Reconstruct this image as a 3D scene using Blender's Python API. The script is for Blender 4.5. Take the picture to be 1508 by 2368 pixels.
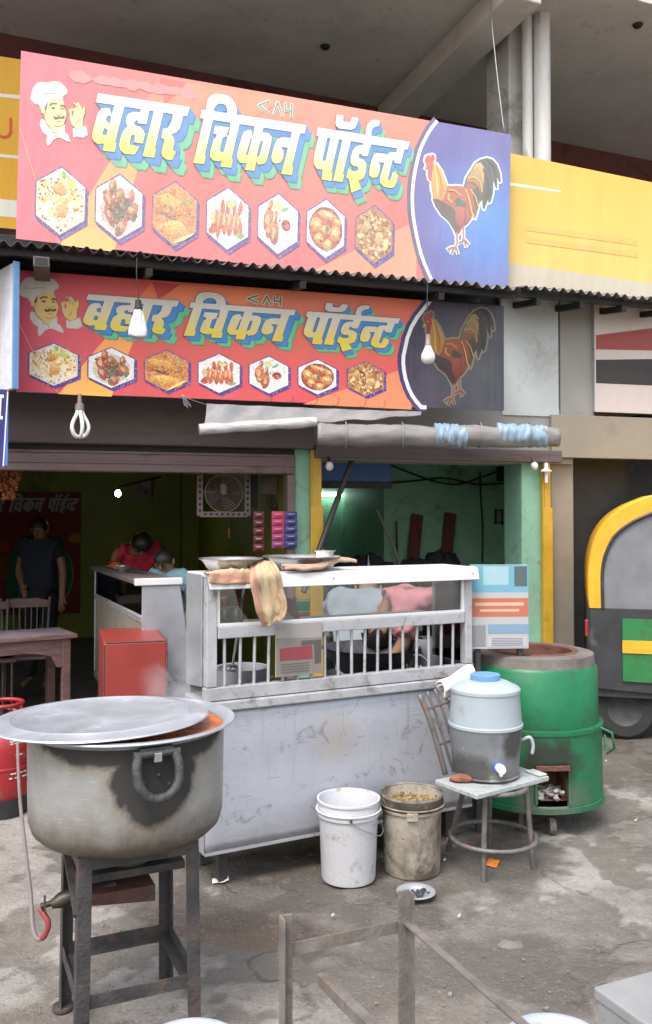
import bpy, bmesh, math, random
from mathutils import Vector, Matrix, noise
from mathutils.geometry import tessellate_polygon
R = math.radians
random.seed(7)
for _o in list(bpy.data.objects):
    bpy.data.objects.remove(_o)
scene = bpy.context.scene
COL = scene.collection

# ------------------------------------------------------------------ camera
EYE = 1.55
FPX = 2000.0                       # focal length in pixels of the 1508 x 2368 photograph
PITCH = R(1.5)
HORIZON = 1205.0
PROW = HORIZON - FPX * math.tan(PITCH)
cam_d = bpy.data.cameras.new('camera')
cam = bpy.data.objects.new('camera', cam_d)
COL.objects.link(cam)
cam.location = (0, 0, EYE)
cam.rotation_euler = (R(90) + PITCH, 0, 0)
cam_d.sensor_fit = 'VERTICAL'
cam_d.sensor_height = 24.0
cam_d.lens = 24.0 * FPX / 2368.0
cam_d.shift_y = (PROW - 1184.0) / 2368.0
cam_d.clip_start = 0.05
cam_d.clip_end = 500
scene.camera = cam

# ------------------------------------------------------------------ sky, sun, exposure
SUN_EL, SUN_AZ = 58.0, 205.0       # azimuth clockwise from +Y: the sun stands behind the camera, a little to the left
world = bpy.data.worlds.new('World')
scene.world = world
world.use_nodes = True
wn = world.node_tree
wn.nodes.clear()
w_sky = wn.nodes.new('ShaderNodeTexSky')
w_sky.sky_type = 'NISHITA'
w_sky.sun_disc = False
w_sky.sun_elevation = R(SUN_EL)
w_sky.sun_rotation = R(SUN_AZ)
w_sky.air_density = 1.6
w_sky.dust_density = 4.0
w_hs = wn.nodes.new('ShaderNodeHueSaturation')
w_hs.inputs['Saturation'].default_value = 0.58      # overcast: the blue is washed out of the whole sky
w_bg = wn.nodes.new('ShaderNodeBackground')
w_bg.inputs['Strength'].default_value = 0.142
w_out = wn.nodes.new('ShaderNodeOutputWorld')
wn.links.new(w_sky.outputs[0], w_hs.inputs['Color'])
wn.links.new(w_hs.outputs[0], w_bg.inputs[0])
wn.links.new(w_bg.outputs[0], w_out.inputs[0])
sun_d = bpy.data.lights.new('sun', 'SUN')
sun_d.energy = 1.15
sun_d.angle = R(22)
sun_d.color = (1.0, 0.98, 0.96)
sun = bpy.data.objects.new('sun', sun_d)
COL.objects.link(sun)
_sd = Vector((math.sin(R(SUN_AZ)) * math.cos(R(SUN_EL)), math.cos(R(SUN_AZ)) * math.cos(R(SUN_EL)), math.sin(R(SUN_EL))))
sun.rotation_euler = (-_sd).to_track_quat('-Z', 'Y').to_euler()
sun.location = (0, -8, 14)
vs = scene.view_settings
vs.view_transform = 'Standard'
vs.look = 'None'
vs.exposure = 1.15
vs.gamma = 1.0
vs.use_curve_mapping = False
cy = scene.cycles
cy.use_denoising = True
cy.use_adaptive_sampling = True
cy.adaptive_threshold = 0.02
cy.max_bounces = 6
cy.diffuse_bounces = 4
cy.volume_max_steps = 24
cy.volume_step_rate = 4.0
cy.volume_bounces = 0
cy.glossy_bounces = 3
cy.transmission_bounces = 6
cy.transparent_max_bounces = 12
cy.caustics_reflective = False
cy.caustics_refractive = False

# ------------------------------------------------------------------ where a thing seen in the photograph stands
_F = Vector((0, math.cos(PITCH), math.sin(PITCH)))
_U = Vector((0, -math.sin(PITCH), math.cos(PITCH)))
CAM = Vector((0, 0, EYE))
def ray(px, py):
    return _F + Vector((1, 0, 0)) * ((px - 754.0) / FPX) - _U * ((py - PROW) / FPX)
def P(px, py, Y):
    d = ray(px, py)
    return CAM + d * (Y / d.y)
def G(px, py, z=0.0):
    d = ray(px, py)
    return CAM + d * ((z - EYE) / d.z)
class Plane:
    """A vertical plane through p (at ground) turned by yaw; local x runs along it, local y behind it."""
    def __init__(self, p, yaw):
        self.o = Vector((p[0], p[1], 0))
        self.yaw = yaw
        self.ex = Vector((math.cos(yaw), math.sin(yaw), 0))
        self.ey = Vector((-math.sin(yaw), math.cos(yaw), 0))
    def at(self, px, py, off=0.0):
        d = ray(px, py)
        t = (self.o + self.ey * off - CAM).dot(self.ey) / d.dot(self.ey)
        w = CAM + d * t - self.o
        return Vector((w.dot(self.ex), off, w.z))
    def w(self, x, y, z):
        return self.o + self.ex * x + self.ey * y + Vector((0, 0, z))

# ------------------------------------------------------------------ colours and materials
def lin1(c):
    c = c / 255.0
    return c / 12.92 if c <= 0.04045 else ((c + 0.055) / 1.055) ** 2.4
def S(r, g, b, k=1.0):
    return (lin1(r) * k, lin1(g) * k, lin1(b) * k)
def new_mat(name):
    m = bpy.data.materials.new(name)
    m.use_nodes = True
    nt = m.node_tree
    return m, nt, nt.nodes['Principled BSDF']
def nd(nt, kind, **kw):
    n = nt.nodes.new(kind)
    for k, v in kw.items():
        setattr(n, k, v)
    return n
def rgba(c):
    return (c[0], c[1], c[2], 1.0)
def ramp(nt, src, p0, p1):
    r = nd(nt, 'ShaderNodeMapRange')
    r.clamp = True
    r.inputs['From Min'].default_value = p0
    r.inputs['From Max'].default_value = p1
    nt.links.new(src, r.inputs['Value'])
    return r.outputs[0]
def mixc(nt, fac, a, b):
    m = nd(nt, 'ShaderNodeMix', data_type='RGBA')
    if isinstance(fac, (int, float)):
        m.inputs['Factor'].default_value = fac
    else:
        nt.links.new(fac, m.inputs['Factor'])
    for sock, v in ((m.inputs['A'], a), (m.inputs['B'], b)):
        if isinstance(v, tuple):
            sock.default_value = rgba(v)
        else:
            nt.links.new(v, sock)
    return m.outputs['Result']
def math_(nt, op, a, b=None):
    n = nd(nt, 'ShaderNodeMath', operation=op)
    for i, v in enumerate((a, b)):
        if v is None:
            continue
        if isinstance(v, (int, float)):
            n.inputs[i].default_value = v
        else:
            nt.links.new(v, n.inputs[i])
    return n.outputs[0]
def tex_noise(nt, vec, scale, detail=4.0, rough=0.6, dist=0.0):
    n = nd(nt, 'ShaderNodeTexNoise')
    n.inputs['Scale'].default_value = scale
    n.inputs['Detail'].default_value = detail
    n.inputs['Roughness'].default_value = rough
    n.inputs['Distortion'].default_value = dist
    nt.links.new(vec, n.inputs['Vector'])
    return n.outputs['Fac']
def coords(nt, stretch=(1, 1, 1)):
    tc = nd(nt, 'ShaderNodeTexCoord')
    mp = nd(nt, 'ShaderNodeMapping')
    mp.inputs['Scale'].default_value = stretch
    nt.links.new(tc.outputs['Object'], mp.inputs['Vector'])
    return mp.outputs['Vector']
def bump(nt, b, h, strength, dist=0.01):
    n = nd(nt, 'ShaderNodeBump')
    n.inputs['Strength'].default_value = strength
    n.inputs['Distance'].default_value = dist
    nt.links.new(h, n.inputs['Height'])
    nt.links.new(n.outputs[0], b.inputs['Normal'])
def mat(name, base, rough=0.6, metal=0.0, var=0.18, scale=7.0, dirt=None, amt=0.35, dscale=3.0, bmp=0.0, bscale=40.0, stretch=(1, 1, 1), spec=0.5):
    """Plain surface: base colour with uneven tone, patches of dirt or wear, fine relief."""
    m, nt, b = new_mat(name)
    v = coords(nt, stretch)
    n1 = tex_noise(nt, v, scale, 3, 0.62)
    lo = tuple(c * (1 - var) for c in base)
    hi = tuple(min(0.95, c * (1 + var)) for c in base)
    col = mixc(nt, ramp(nt, n1, 0.32, 0.68), lo, hi)
    rr = nd(nt, 'ShaderNodeMapRange')
    rr.inputs['To Min'].default_value = max(0.03, rough - 0.12)
    rr.inputs['To Max'].default_value = min(1.0, rough + 0.12)
    nt.links.new(n1, rr.inputs['Value'])
    if dirt is not None:
        n2 = tex_noise(nt, v, dscale, 5, 0.70, 0.4)
        f = ramp(nt, n2, 0.66 - 0.38 * amt, 0.75 - 0.26 * amt)
        n3 = tex_noise(nt, v, dscale * 11, 2, 0.6)
        f = math_(nt, 'MAXIMUM', f, math_(nt, 'MULTIPLY', ramp(nt, n3, 0.70 - 0.10 * amt, 0.74 - 0.10 * amt), 0.75))
        f = math_(nt, 'MULTIPLY', f, 0.9)
        col = mixc(nt, f, col, dirt)
        if metal:
            nt.links.new(math_(nt, 'MULTIPLY', math_(nt, 'SUBTRACT', 1.0, f), metal), b.inputs['Metallic'])
    elif metal:
        b.inputs['Metallic'].default_value = metal
    nt.links.new(col, b.inputs['Base Color'])
    nt.links.new(rr.outputs[0], b.inputs['Roughness'])
    b.inputs['Specular IOR Level'].default_value = spec
    if bmp:
        bump(nt, b, tex_noise(nt, v, bscale, 2, 0.6), bmp)
    return m
def mat_emit(name, c, s):
    m, nt, b = new_mat(name)
    b.inputs['Base Color'].default_value = rgba(c)
    b.inputs['Emission Color'].default_value = rgba(c)
    b.inputs['Emission Strength'].default_value = s
    return m
def mat_glass(name, tint, alpha, rough=0.05):
    """Thin pane: mostly clear, tinted, with a reflecting surface."""
    m, nt, b = new_mat(name)
    nt.nodes.remove(b)
    out = nt.nodes['Material Output']
    tr = nd(nt, 'ShaderNodeBsdfTransparent')
    tr.inputs[0].default_value = rgba(tint)
    gl = nd(nt, 'ShaderNodeBsdfGlossy')
    gl.inputs['Roughness'].default_value = rough
    fr = nd(nt, 'ShaderNodeFresnel')
    fr.inputs['IOR'].default_value = 1.45
    mx = nd(nt, 'ShaderNodeMixShader')
    nt.links.new(math_(nt, 'ADD', fr.outputs[0], alpha), mx.inputs[0])
    nt.links.new(tr.outputs[0], mx.inputs[1])
    nt.links.new(gl.outputs[0], mx.inputs[2])
    nt.links.new(mx.outputs[0], out.inputs['Surface'])
    return m
def mat_film(name, c, clear, rough=0.25):
    """Cloudy plastic film: part of the light passes, part scatters."""
    m, nt, b = new_mat(name)
    out = nt.nodes['Material Output']
    v = coords(nt)
    tr = nd(nt, 'ShaderNodeBsdfTransparent')
    tr.inputs[0].default_value = (0.9, 0.92, 0.95, 1)
    b.inputs['Base Color'].default_value = rgba(c)
    b.inputs['Roughness'].default_value = rough
    mx = nd(nt, 'ShaderNodeMixShader')
    nn = tex_noise(nt, v, 5, 5, 0.6)
    nt.links.new(math_(nt, 'ADD', math_(nt, 'MULTIPLY', nn, 0.5), 1 - clear - 0.25), mx.inputs[0])
    nt.links.new(tr.outputs[0], mx.inputs[1])
    nt.links.new(b.outputs[0], mx.inputs[2])
    nt.links.new(mx.outputs[0], out.inputs['Surface'])
    bump(nt, b, tex_noise(nt, coords(nt, (3, 3, 9)), 4, 4, 0.6), 0.5, 0.02)
    return m
def mat_print(name, dust, dust_amt, rough=0.42, streak=0.0, grain=0.0):
    """Printed vinyl: the colours come with the print, dust and rain streaks lie on it."""
    m, nt, b = new_mat(name)
    at = nd(nt, 'ShaderNodeVertexColor', layer_name='ink')
    v = coords(nt)
    n1 = tex_noise(nt, v, 2.2, 3, 0.62)
    f = math_(nt, 'MULTIPLY', ramp(nt, n1, 0.25, 0.8), dust_amt)
    if streak:
        n2 = tex_noise(nt, coords(nt, (16, 16, 0.8)), 2.0, 5, 0.6)
        f = math_(nt, 'ADD', f, math_(nt, 'MULTIPLY', ramp(nt, n2, 0.52, 0.75), streak))
    ink = at.outputs['Color']
    if grain:
        g1 = tex_noise(nt, v, 85, 4, 0.7)
        ink = mixc(nt, math_(nt, 'MULTIPLY', ramp(nt, g1, 0.52, 0.68), grain), ink, (0.10, 0.045, 0.025))
        ink = mixc(nt, math_(nt, 'MULTIPLY', ramp(nt, g1, 0.46, 0.34), grain), ink, (0.80, 0.70, 0.52))
    nt.links.new(mixc(nt, f, ink, dust), b.inputs['Base Color'])
    b.inputs['Roughness'].default_value = rough
    b.inputs['Specular IOR Level'].default_value = 0.4
    bump(nt, b, tex_noise(nt, coords(nt, (1.6, 1.6, .5)), 2.6, 3, 0.5), 0.5, 0.04)
    return m

M = {}
STEEL = S(196, 198, 206)
M['alu'] = mat('alu sheet', (0.41, 0.42, 0.45), 0.48, 0.55, 0.10, 5, (0.17, 0.165, 0.17), 0.22, 4.5, 0.12, 30)
M['alu_frame'] = mat('alu frame', (0.45, 0.45, 0.475), 0.5, 0.35, 0.12, 9, (0.19, 0.165, 0.14), 0.30, 7, 0.15, 60)
M['alu_white'] = mat('white lip', (0.70, 0.685, 0.69), 0.45, 0.1, 0.06, 8, (0.35, 0.30, 0.26), 0.1, 8)
M['basin'] = mat('basin steel', (0.62, 0.62, 0.63), 0.28, 0.9, 0.12, 6, (0.22, 0.2, 0.18), 0.15, 6)
M['lid'] = mat('lid aluminium', (0.50, 0.535, 0.58), 0.42, 0.6, 0.10, 7, (0.36, 0.39, 0.43), 0.25, 5, 0.1, 60)
M['iron'] = mat('stand iron', (0.055, 0.053, 0.055), 0.62, 0.25, 0.3, 14, (0.13, 0.075, 0.055), 0.35, 7, 0.35, 90)
M['iron_red'] = mat('burner iron', (0.10, 0.045, 0.035), 0.75, 0.1, 0.4, 14, (0.03, 0.028, 0.028), 0.4, 6, 0.3, 90)
M['angle'] = mat('angle iron', (0.185, 0.165, 0.15), 0.58, 0.3, 0.25, 18, (0.13, 0.095, 0.07), 0.25, 9, 0.25, 90)
M['rail'] = mat('chair tube', (0.15, 0.14, 0.135), 0.55, 0.35, 0.3, 22, (0.20, 0.11, 0.07), 0.3, 12, 0.2, 80)
M['soot'] = mat('soot', (0.045, 0.045, 0.05), 0.6, 0.2, 0.4, 20, None, bmp=0.5, bscale=60)
M['black'] = mat('black', (0.012, 0.012, 0.013), 0.55, 0, 0.3)
M['rubber'] = mat('rubber', (0.02, 0.02, 0.02), 0.8, 0, 0.3)
M['white_plastic'] = mat('white bucket plastic', (0.57, 0.57, 0.60), 0.4, 0, 0.06, 6, (0.30, 0.275, 0.25), 0.20, 9, 0.1, 40)
M['dirty_plastic'] = mat('dirty bucket plastic', (0.36, 0.32, 0.265), 0.5, 0, 0.2, 8, (0.075, 0.058, 0.036), 0.62, 5, 0.2, 40)
M['swill'] = mat('swill', (0.30, 0.21, 0.10), 0.5, 0, 0.5, 40, (0.05, 0.03, 0.02), 0.4, 18, 1.0, 60)
M['cooler_top'] = mat('cooler plastic', (0.35, 0.405, 0.445), 0.4, 0, 0.06, 5, (0.27, 0.30, 0.32), 0.25, 6)
M['cooler_low'] = mat('cooler base', (0.17, 0.178, 0.19), 0.5, 0, 0.18, 7, (0.05, 0.05, 0.046), 0.5, 5, 0.15, 30)
M['blue_cap'] = mat('blue cap', (0.13, 0.28, 0.52), 0.4, 0, 0.1)
M['tap'] = mat('tap', (0.8, 0.8, 0.8), 0.35, 0, 0.03)
M['tap_blue'] = mat('tap blue', (0.06, 0.16, 0.45), 0.4, 0, 0.1)
M['drum'] = mat('green drum paint', (0.006, 0.150, 0.058), 0.45, 0, 0.16, 5, (0.03, 0.07, 0.04), 0.32, 4, 0.12, 25)
M['drum_low'] = mat('worn green drum paint', (0.010, 0.14, 0.058), 0.5, 0, 0.2, 6, (0.055, 0.05, 0.04), 0.45, 4, 0.25, 30)
M['clay'] = mat('clay rim', (0.165, 0.145, 0.135), 0.9, 0, 0.18, 9, (0.10, 0.07, 0.06), 0.25, 6, 0.5, 40)
M['terracotta'] = mat('terracotta', (0.135, 0.058, 0.042), 0.9, 0, 0.25, 12, (0.10, 0.05, 0.035), 0.35, 8, 0.6, 40)
M['ash'] = mat('ash', (0.35, 0.34, 0.33), 0.95, 0, 0.5, 40, (0.07, 0.065, 0.06), 0.4, 25, 1.0, 90)
M['red_box'] = mat('red painted steel', (0.275, 0.040, 0.034), 0.38, 0, 0.10, 4, (0.20, 0.04, 0.034), 0.2, 4, 0.06, 20)
M['red_edge'] = mat('worn red edge', (0.09, 0.06, 0.05), 0.6, 0.2, 0.4, 30, (0.4, 0.06, 0.04), 0.4, 30)
M['lpg'] = mat('gas cylinder red', (0.31, 0.020, 0.024), 0.42, 0, 0.12, 6, (0.28, 0.10, 0.09), 0.22, 7, 0.15, 40)
M['lpg_low'] = mat('gas cylinder base', (0.03, 0.03, 0.035), 0.6, 0, 0.3, 9)
M['hose'] = mat('hose', (0.20, 0.165, 0.16), 0.55, 0, 0.15)
M['hose_red'] = mat('red hose', (0.28, 0.045, 0.045), 0.5, 0, 0.2)
M['brass'] = mat('valve', (0.06, 0.052, 0.042), 0.45, 0.7, 0.2)
M['wood_table'] = mat('table wood', (0.17, 0.095, 0.09), 0.5, 0, 0.25, 4, (0.25, 0.19, 0.18), 0.3, 5, 0.1, 30, (1, 8, 8))
M['table_top'] = mat('table top', (0.27, 0.23, 0.25), 0.35, 0, 0.15, 4, (0.16, 0.12, 0.12), 0.3, 5)
M['board'] = mat('worn board', (0.36, 0.385, 0.39), 0.6, 0, 0.15, 9, (0.25, 0.20, 0.17), 0.35, 7, 0.2, 30, (1, 6, 6))
M['brick_red'] = mat('clay lump', (0.22, 0.085, 0.06), 0.9, 0, 0.3, 20, None, bmp=0.6, bscale=50)
M['cloth'] = None
M['wall_olive'] = mat('olive wall', (0.19, 0.215, 0.018), 0.6, 0, 0.14, 2, (0.08, 0.10, 0.02), 0.25, 1.5, 0.1, 15)
M['wall_mint'] = mat('green wall', (0.30, 0.56, 0.40), 0.62, 0, 0.10, 2, (0.10, 0.17, 0.115), 0.22, 2.5, 0.15, 15)
M['pillar_mint'] = mat('pillar paint', (0.24, 0.46, 0.345), 0.6, 0, 0.10, 3, (0.21, 0.24, 0.20), 0.3, 6, 0.2, 25)
M['yellow_paint'] = mat('yellow paint', (0.55, 0.335, 0.035), 0.45, 0, 0.08, 5, (0.30, 0.18, 0.04), 0.2, 8, 0.1, 30)
M['mauve'] = mat('shutter channel', (0.185, 0.125, 0.125), 0.6, 0.1, 0.15, 4, (0.09, 0.06, 0.055), 0.3, 4, 0.15, 30, (0.4, 3, 3))
M['shutter_box'] = mat('shutter box', (0.115, 0.09, 0.085), 0.7, 0.1, 0.12, 3, (0.07, 0.05, 0.045), 0.25, 3, 0.1, 30, (0.4, 3, 3))
M['dark_room'] = mat('near-black interior', (0.05, 0.052, 0.055), 0.9, 0, 0.2)  # near-black for the shop ceiling and inner walls
M['floor_in'] = mat('shop floor', (0.14, 0.125, 0.12), 0.6, 0, 0.2, 3, (0.07, 0.06, 0.055), 0.4, 3)
M['soffit'] = mat('bare concrete soffit', (0.60, 0.555, 0.515), 0.85, 0, 0.08, 1.2, (0.47, 0.425, 0.39), 0.4, 0.7, 0.35, 30)
M['wall_maroon'] = mat('red oxide wall', (0.17, 0.055, 0.048), 0.75, 0, 0.15, 2, (0.06, 0.03, 0.03), 0.3, 2)
M['column'] = mat('grey column plaster', (0.50, 0.48, 0.46), 0.8, 0, 0.10, 2, (0.25, 0.23, 0.21), 0.3, 2, 0.2, 25)
M['pipe'] = mat('white downpipe', (0.66, 0.645, 0.62), 0.5, 0, 0.10, 3, (0.30, 0.27, 0.24), 0.3, 3, 0.1, 25, (3, 3, 0.5))
M['tin'] = mat('tin roof', (0.11, 0.105, 0.11), 0.5, 0.3, 0.2, 5, (0.07, 0.04, 0.035), 0.4, 4, 0.1, 30)
M['pale_blue'] = mat('pale blue plaster', (0.46, 0.50, 0.51), 0.7, 0, 0.06, 3, (0.38, 0.38, 0.37), 0.3, 3)
M['grey_wall'] = mat('grey plaster', (0.28, 0.275, 0.265), 0.8, 0, 0.08, 3)
M['beige'] = mat('beige plaster', (0.27, 0.24, 0.195), 0.8, 0, 0.08, 3, (0.24, 0.21, 0.17), 0.3, 3)
M['film'] = mat_film('plastic film', (0.50, 0.50, 0.51), 0.45)
M['film_roll'] = mat('rolled film', (0.50, 0.49, 0.49), 0.22, 0.0, 0.22, 4, (0.36, 0.35, 0.34), 0.4, 3, 0.4, 12, (0.6, 6, 6))
M['tarp_roll'] = mat('rolled tarpaulin', (0.235, 0.22, 0.215), 0.5, 0, 0.1, 3, (0.26, 0.25, 0.26), 0.3, 3, 0.3, 12, (0.6, 6, 6))
M['tarp_blue'] = mat('light blue tarpaulin', (0.25, 0.35, 0.44), 0.5, 0, 0.1, 4)
M['glass'] = mat_glass('case glass', (0.86, 0.88, 0.88), 0.09, 0.05)
M['bulb'] = mat('bulb white', (0.78, 0.78, 0.78), 0.3, 0, 0.02)
M['socket'] = mat('lamp holder', (0.03, 0.028, 0.028), 0.45, 0, 0.2)
M['grey_holder'] = mat('grey lamp holder', (0.28, 0.22, 0.2), 0.5, 0.2, 0.2)
M['bag'] = mat('white polythene', (0.66, 0.65, 0.70), 0.35, 0, 0.12, 12, None, bmp=0.6, bscale=18)
M['wire'] = mat('wire', (0.02, 0.018, 0.018), 0.6, 0, 0.2)
M['wire_grey'] = mat('galvanised wire', (0.32, 0.33, 0.35), 0.5, 0.5, 0.1)
M['skin'] = mat('skin', (0.27, 0.145, 0.085), 0.55, 0, 0.1)
M['hair'] = mat('hair', (0.012, 0.01, 0.009), 0.5, 0, 0.2)
M['shirt_navy'] = mat('navy shirt', (0.014, 0.018, 0.035), 0.9, 0, 0.15)
M['shirt_red'] = mat('crimson shirt', (0.50, 0.03, 0.06), 0.85, 0, 0.1)
M['shirt_blue'] = mat('pale blue shirt', (0.24, 0.40, 0.48), 0.85, 0, 0.1)
M['shirt_grey'] = mat('grey shirt', (0.235, 0.265, 0.30), 0.85, 0, 0.12, bmp=0.3, bscale=14)
M['shirt_pink'] = mat('pink shirt', (0.50, 0.195, 0.22), 0.85, 0, 0.08, bmp=0.3, bscale=14)
M['trousers'] = mat('dark trousers', (0.02, 0.02, 0.028), 0.9, 0, 0.15)
M['eye'] = mat('eye', (0.03, 0.02, 0.02), 0.3, 0, 0.1)
M['green_veg'] = mat('greens', (0.10, 0.22, 0.03), 0.6, 0, 0.4, 20)
M['orange_veg'] = mat('orange wrap', (0.60, 0.20, 0.05), 0.6, 0, 0.25, 12)
M['curry'] = mat('curry', (0.52, 0.13, 0.02), 0.3, 0, 0.3, 14, (0.30, 0.05, 0.01), 0.4, 8, 0.4, 30)
M['timber'] = mat('dark red timber', (0.14, 0.035, 0.025), 0.7, 0, 0.25, 5, None, stretch=(6, 6, 1))
M['stick'] = mat('pale stick', (0.42, 0.32, 0.22), 0.7, 0, 0.2)
M['paper'] = mat('paper scrap', (0.72, 0.70, 0.67), 0.7, 0, 0.08)
M['peel'] = mat('orange peel', (0.65, 0.20, 0.03), 0.6, 0, 0.3, 30)
M['grey_box'] = mat('steel box', (0.36, 0.365, 0.375), 0.42, 0.4, 0.12, 5, (0.2, 0.18, 0.15), 0.25, 6)
M['cement'] = mat('pebble', (0.20, 0.185, 0.17), 0.9, 0, 0.3, 20)
M['rick_yellow'] = mat('rickshaw hood', (0.66, 0.36, 0.02), 0.5, 0, 0.08)
M['rick_black'] = mat('rickshaw black', (0.035, 0.036, 0.042), 0.38, 0, 0.2, 6, (0.10, 0.09, 0.08), 0.25, 5)
M['rick_green'] = mat('rickshaw green', (0.025, 0.17, 0.05), 0.4, 0, 0.12, 5, (0.05, 0.08, 0.04), 0.3, 5)
M['rick_glass'] = mat_glass('rickshaw glass', (0.30, 0.32, 0.34), 0.22, 0.08)
M['garland'] = mat('dried garland', (0.30, 0.10, 0.03), 0.8, 0, 0.4, 30)
M['grime'] = mat('greasy grime', (0.06, 0.05, 0.036), 0.5, 0, 0.4, 9, (0.26, 0.23, 0.18), 0.3, 9)
M['grey_canvas'] = mat('grey canvas', (0.17, 0.175, 0.185), 0.8, 0, 0.15, 5)
M['scrap'] = mat('small litter', (0.38, 0.36, 0.34), 0.8, 0, 0.15)
M['rim_dull'] = mat('dull wheel rim', (0.05, 0.05, 0.052), 0.6, 0.3, 0.3, 12)
M['chrome'] = mat('chrome', (0.6, 0.6, 0.62), 0.2, 0.9, 0.1)
M['fan_metal'] = mat('fan frame', (0.26, 0.185, 0.19), 0.5, 0.1, 0.1, 6)
M['tube_lit'] = mat_emit('lit tube', (0.72, 1.0, 0.86), 6.0)
M['bulb_lit'] = mat_emit('lit bulb', (0.95, 1.0, 0.92), 28.0)
M['print_up'] = mat_print('printed vinyl, sun-bleached', S(240, 205, 190), 0.10, 0.42)  # upper sign, its ink paled by painted-in glare
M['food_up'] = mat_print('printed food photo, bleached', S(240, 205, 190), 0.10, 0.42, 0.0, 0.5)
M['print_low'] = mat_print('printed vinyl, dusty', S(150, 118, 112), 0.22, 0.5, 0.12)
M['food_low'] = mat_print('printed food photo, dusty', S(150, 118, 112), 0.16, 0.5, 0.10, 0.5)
M['print_flat'] = mat_print('printed paper', S(150, 140, 130), 0.10, 0.5)
M['print_dim'] = mat_print('dark-toned printed banner', S(30, 26, 26), 0.25, 0.7)  # inks mixed partly toward near-black

# ------------------------------------------------------------------ mesh building
_MX = {}                            # world matrix of each thing's root, so parts can be given in world coordinates
def thing(name, label, cat, loc=(0, 0, 0), rz=0.0, group=None, tilt=None):
    o = bpy.data.objects.new(name, None)
    COL.objects.link(o)
    o.empty_display_size = 0.1
    o.location = loc
    o.rotation_euler = tilt if tilt else (0, 0, rz)
    _MX[o.name] = Matrix.Translation(Vector(loc)) @ o.rotation_euler.to_matrix().to_4x4()
    return tag(o, label, cat, group)
def tag(o, label=None, cat=None, group=None, kind=None):
    if label: o['label'] = label
    if cat: o['category'] = cat
    if group: o['group'] = group
    if kind: o['kind'] = kind
    return o
def perp(d):
    a = Vector((0, 0, 1)) if abs(d.z) < 0.9 else Vector((1, 0, 0))
    u = d.cross(a).normalized()
    return u, d.cross(u).normalized()
class MB:
    def __init__(self):
        self.v, self.f, self.c = [], [], []
    def add(self, vs_, fs, col=None):
        b = len(self.v)
        self.v += [Vector(p) for p in vs_]
        self.f += [tuple(b + i for i in f) for f in fs]
        if col is not None:
            if isinstance(col, tuple):
                col = [col] * len(vs_)
            self.c += list(col)
        return self
    def box(self, c, s, rot=None):
        c = Vector(c); h = Vector(s) / 2
        p = [Vector((x * h.x, y * h.y, z * h.z)) for z in (-1, 1) for y in (-1, 1) for x in (-1, 1)]
        if rot is not None:
            p = [rot @ q for q in p]
        return self.add([c + q for q in p], [(0, 2, 3, 1), (4, 5, 7, 6), (0, 1, 5, 4), (2, 6, 7, 3), (0, 4, 6, 2), (1, 3, 7, 5)])
    def span(self, a, b):
        a, b = Vector(a), Vector(b)
        return self.box((a + b) / 2, [abs(x) for x in (b - a)])
    def bar(self, p0, p1, w, h, up=(0, 0, 1)):
        p0, p1, up = Vector(p0), Vector(p1), Vector(up)
        d = (p1 - p0).normalized()
        s = d.cross(up)
        if s.length < 1e-4: s = d.cross(Vector((1, 0, 0)))
        s.normalize()
        u = s.cross(d).normalized()
        q = []
        for p in (p0, p1):
            q += [p - s * w / 2 - u * h / 2, p + s * w / 2 - u * h / 2, p + s * w / 2 + u * h / 2, p - s * w / 2 + u * h / 2]
        return self.add(q, [(3, 2, 1, 0), (4, 5, 6, 7), (0, 1, 5, 4), (1, 2, 6, 5), (2, 3, 7, 6), (3, 0, 4, 7)])
    def angle_bar(self, p0, p1, w, t, a, b):
        """L-section steel between two points; a and b are the directions of its two flanges."""
        p0, p1, a, b = Vector(p0), Vector(p1), Vector(a).normalized(), Vector(b).normalized()
        q = []
        sec = [(0, 0), (w, 0), (w, t), (t, t), (t, w), (0, w)]
        for p in (p0, p1):
            q += [p + a * x + b * y for x, y in sec]
        fs = [tuple(range(5, -1, -1)), tuple(range(6, 12))]
        fs += [(i, (i + 1) % 6, 6 + (i + 1) % 6, 6 + i) for i in range(6)]
        return self.add(q, fs)
    def tube(self, pts, r, n=8, closed=False, cap=True):
        pts = [Vector(p) for p in pts]
        N = len(pts)
        rs = r if isinstance(r, (list, tuple)) else [r] * N
        u = None
        rings = []
        for i in range(N):
            if closed: d = (pts[(i + 1) % N] - pts[i - 1]).normalized()
            else: d = (pts[min(i + 1, N - 1)] - pts[max(i - 1, 0)]).normalized()
            if u is None: u, _ = perp(d)
            else:
                u = u - d * u.dot(d)
                u = u.normalized() if u.length > 1e-6 else perp(d)[0]
            w = d.cross(u)
            rings.append([pts[i] + (u * math.cos(6.28318 * k / n) + w * math.sin(6.28318 * k / n)) * rs[i] for k in range(n)])
        fs = []
        for i in range(N if closed else N - 1):
            j = (i + 1) % N
            fs += [(i * n + k, i * n + (k + 1) % n, j * n + (k + 1) % n, j * n + k) for k in range(n)]
        if cap and not closed:
            fs += [tuple(range(n - 1, -1, -1)), tuple((N - 1) * n + k for k in range(n))]
        return self.add([p for g in rings for p in g], fs)
    def lathe(self, prof, n=32, c=(0, 0, 0), cap0=False, cap1=False):
        c = Vector(c)
        q = [c + Vector((r * math.cos(6.28318530718 * k / n), r * math.sin(6.28318530718 * k / n), z)) for r, z in prof for k in range(n)]
        m = len(prof)
        fs = [(i * n + k, i * n + (k + 1) % n, (i + 1) * n + (k + 1) % n, (i + 1) * n + k) for i in range(m - 1) for k in range(n)]
        if cap0: fs.append(tuple(range(n - 1, -1, -1)))
        if cap1: fs.append(tuple((m - 1) * n + k for k in range(n)))
        return self.add(q, fs)
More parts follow.
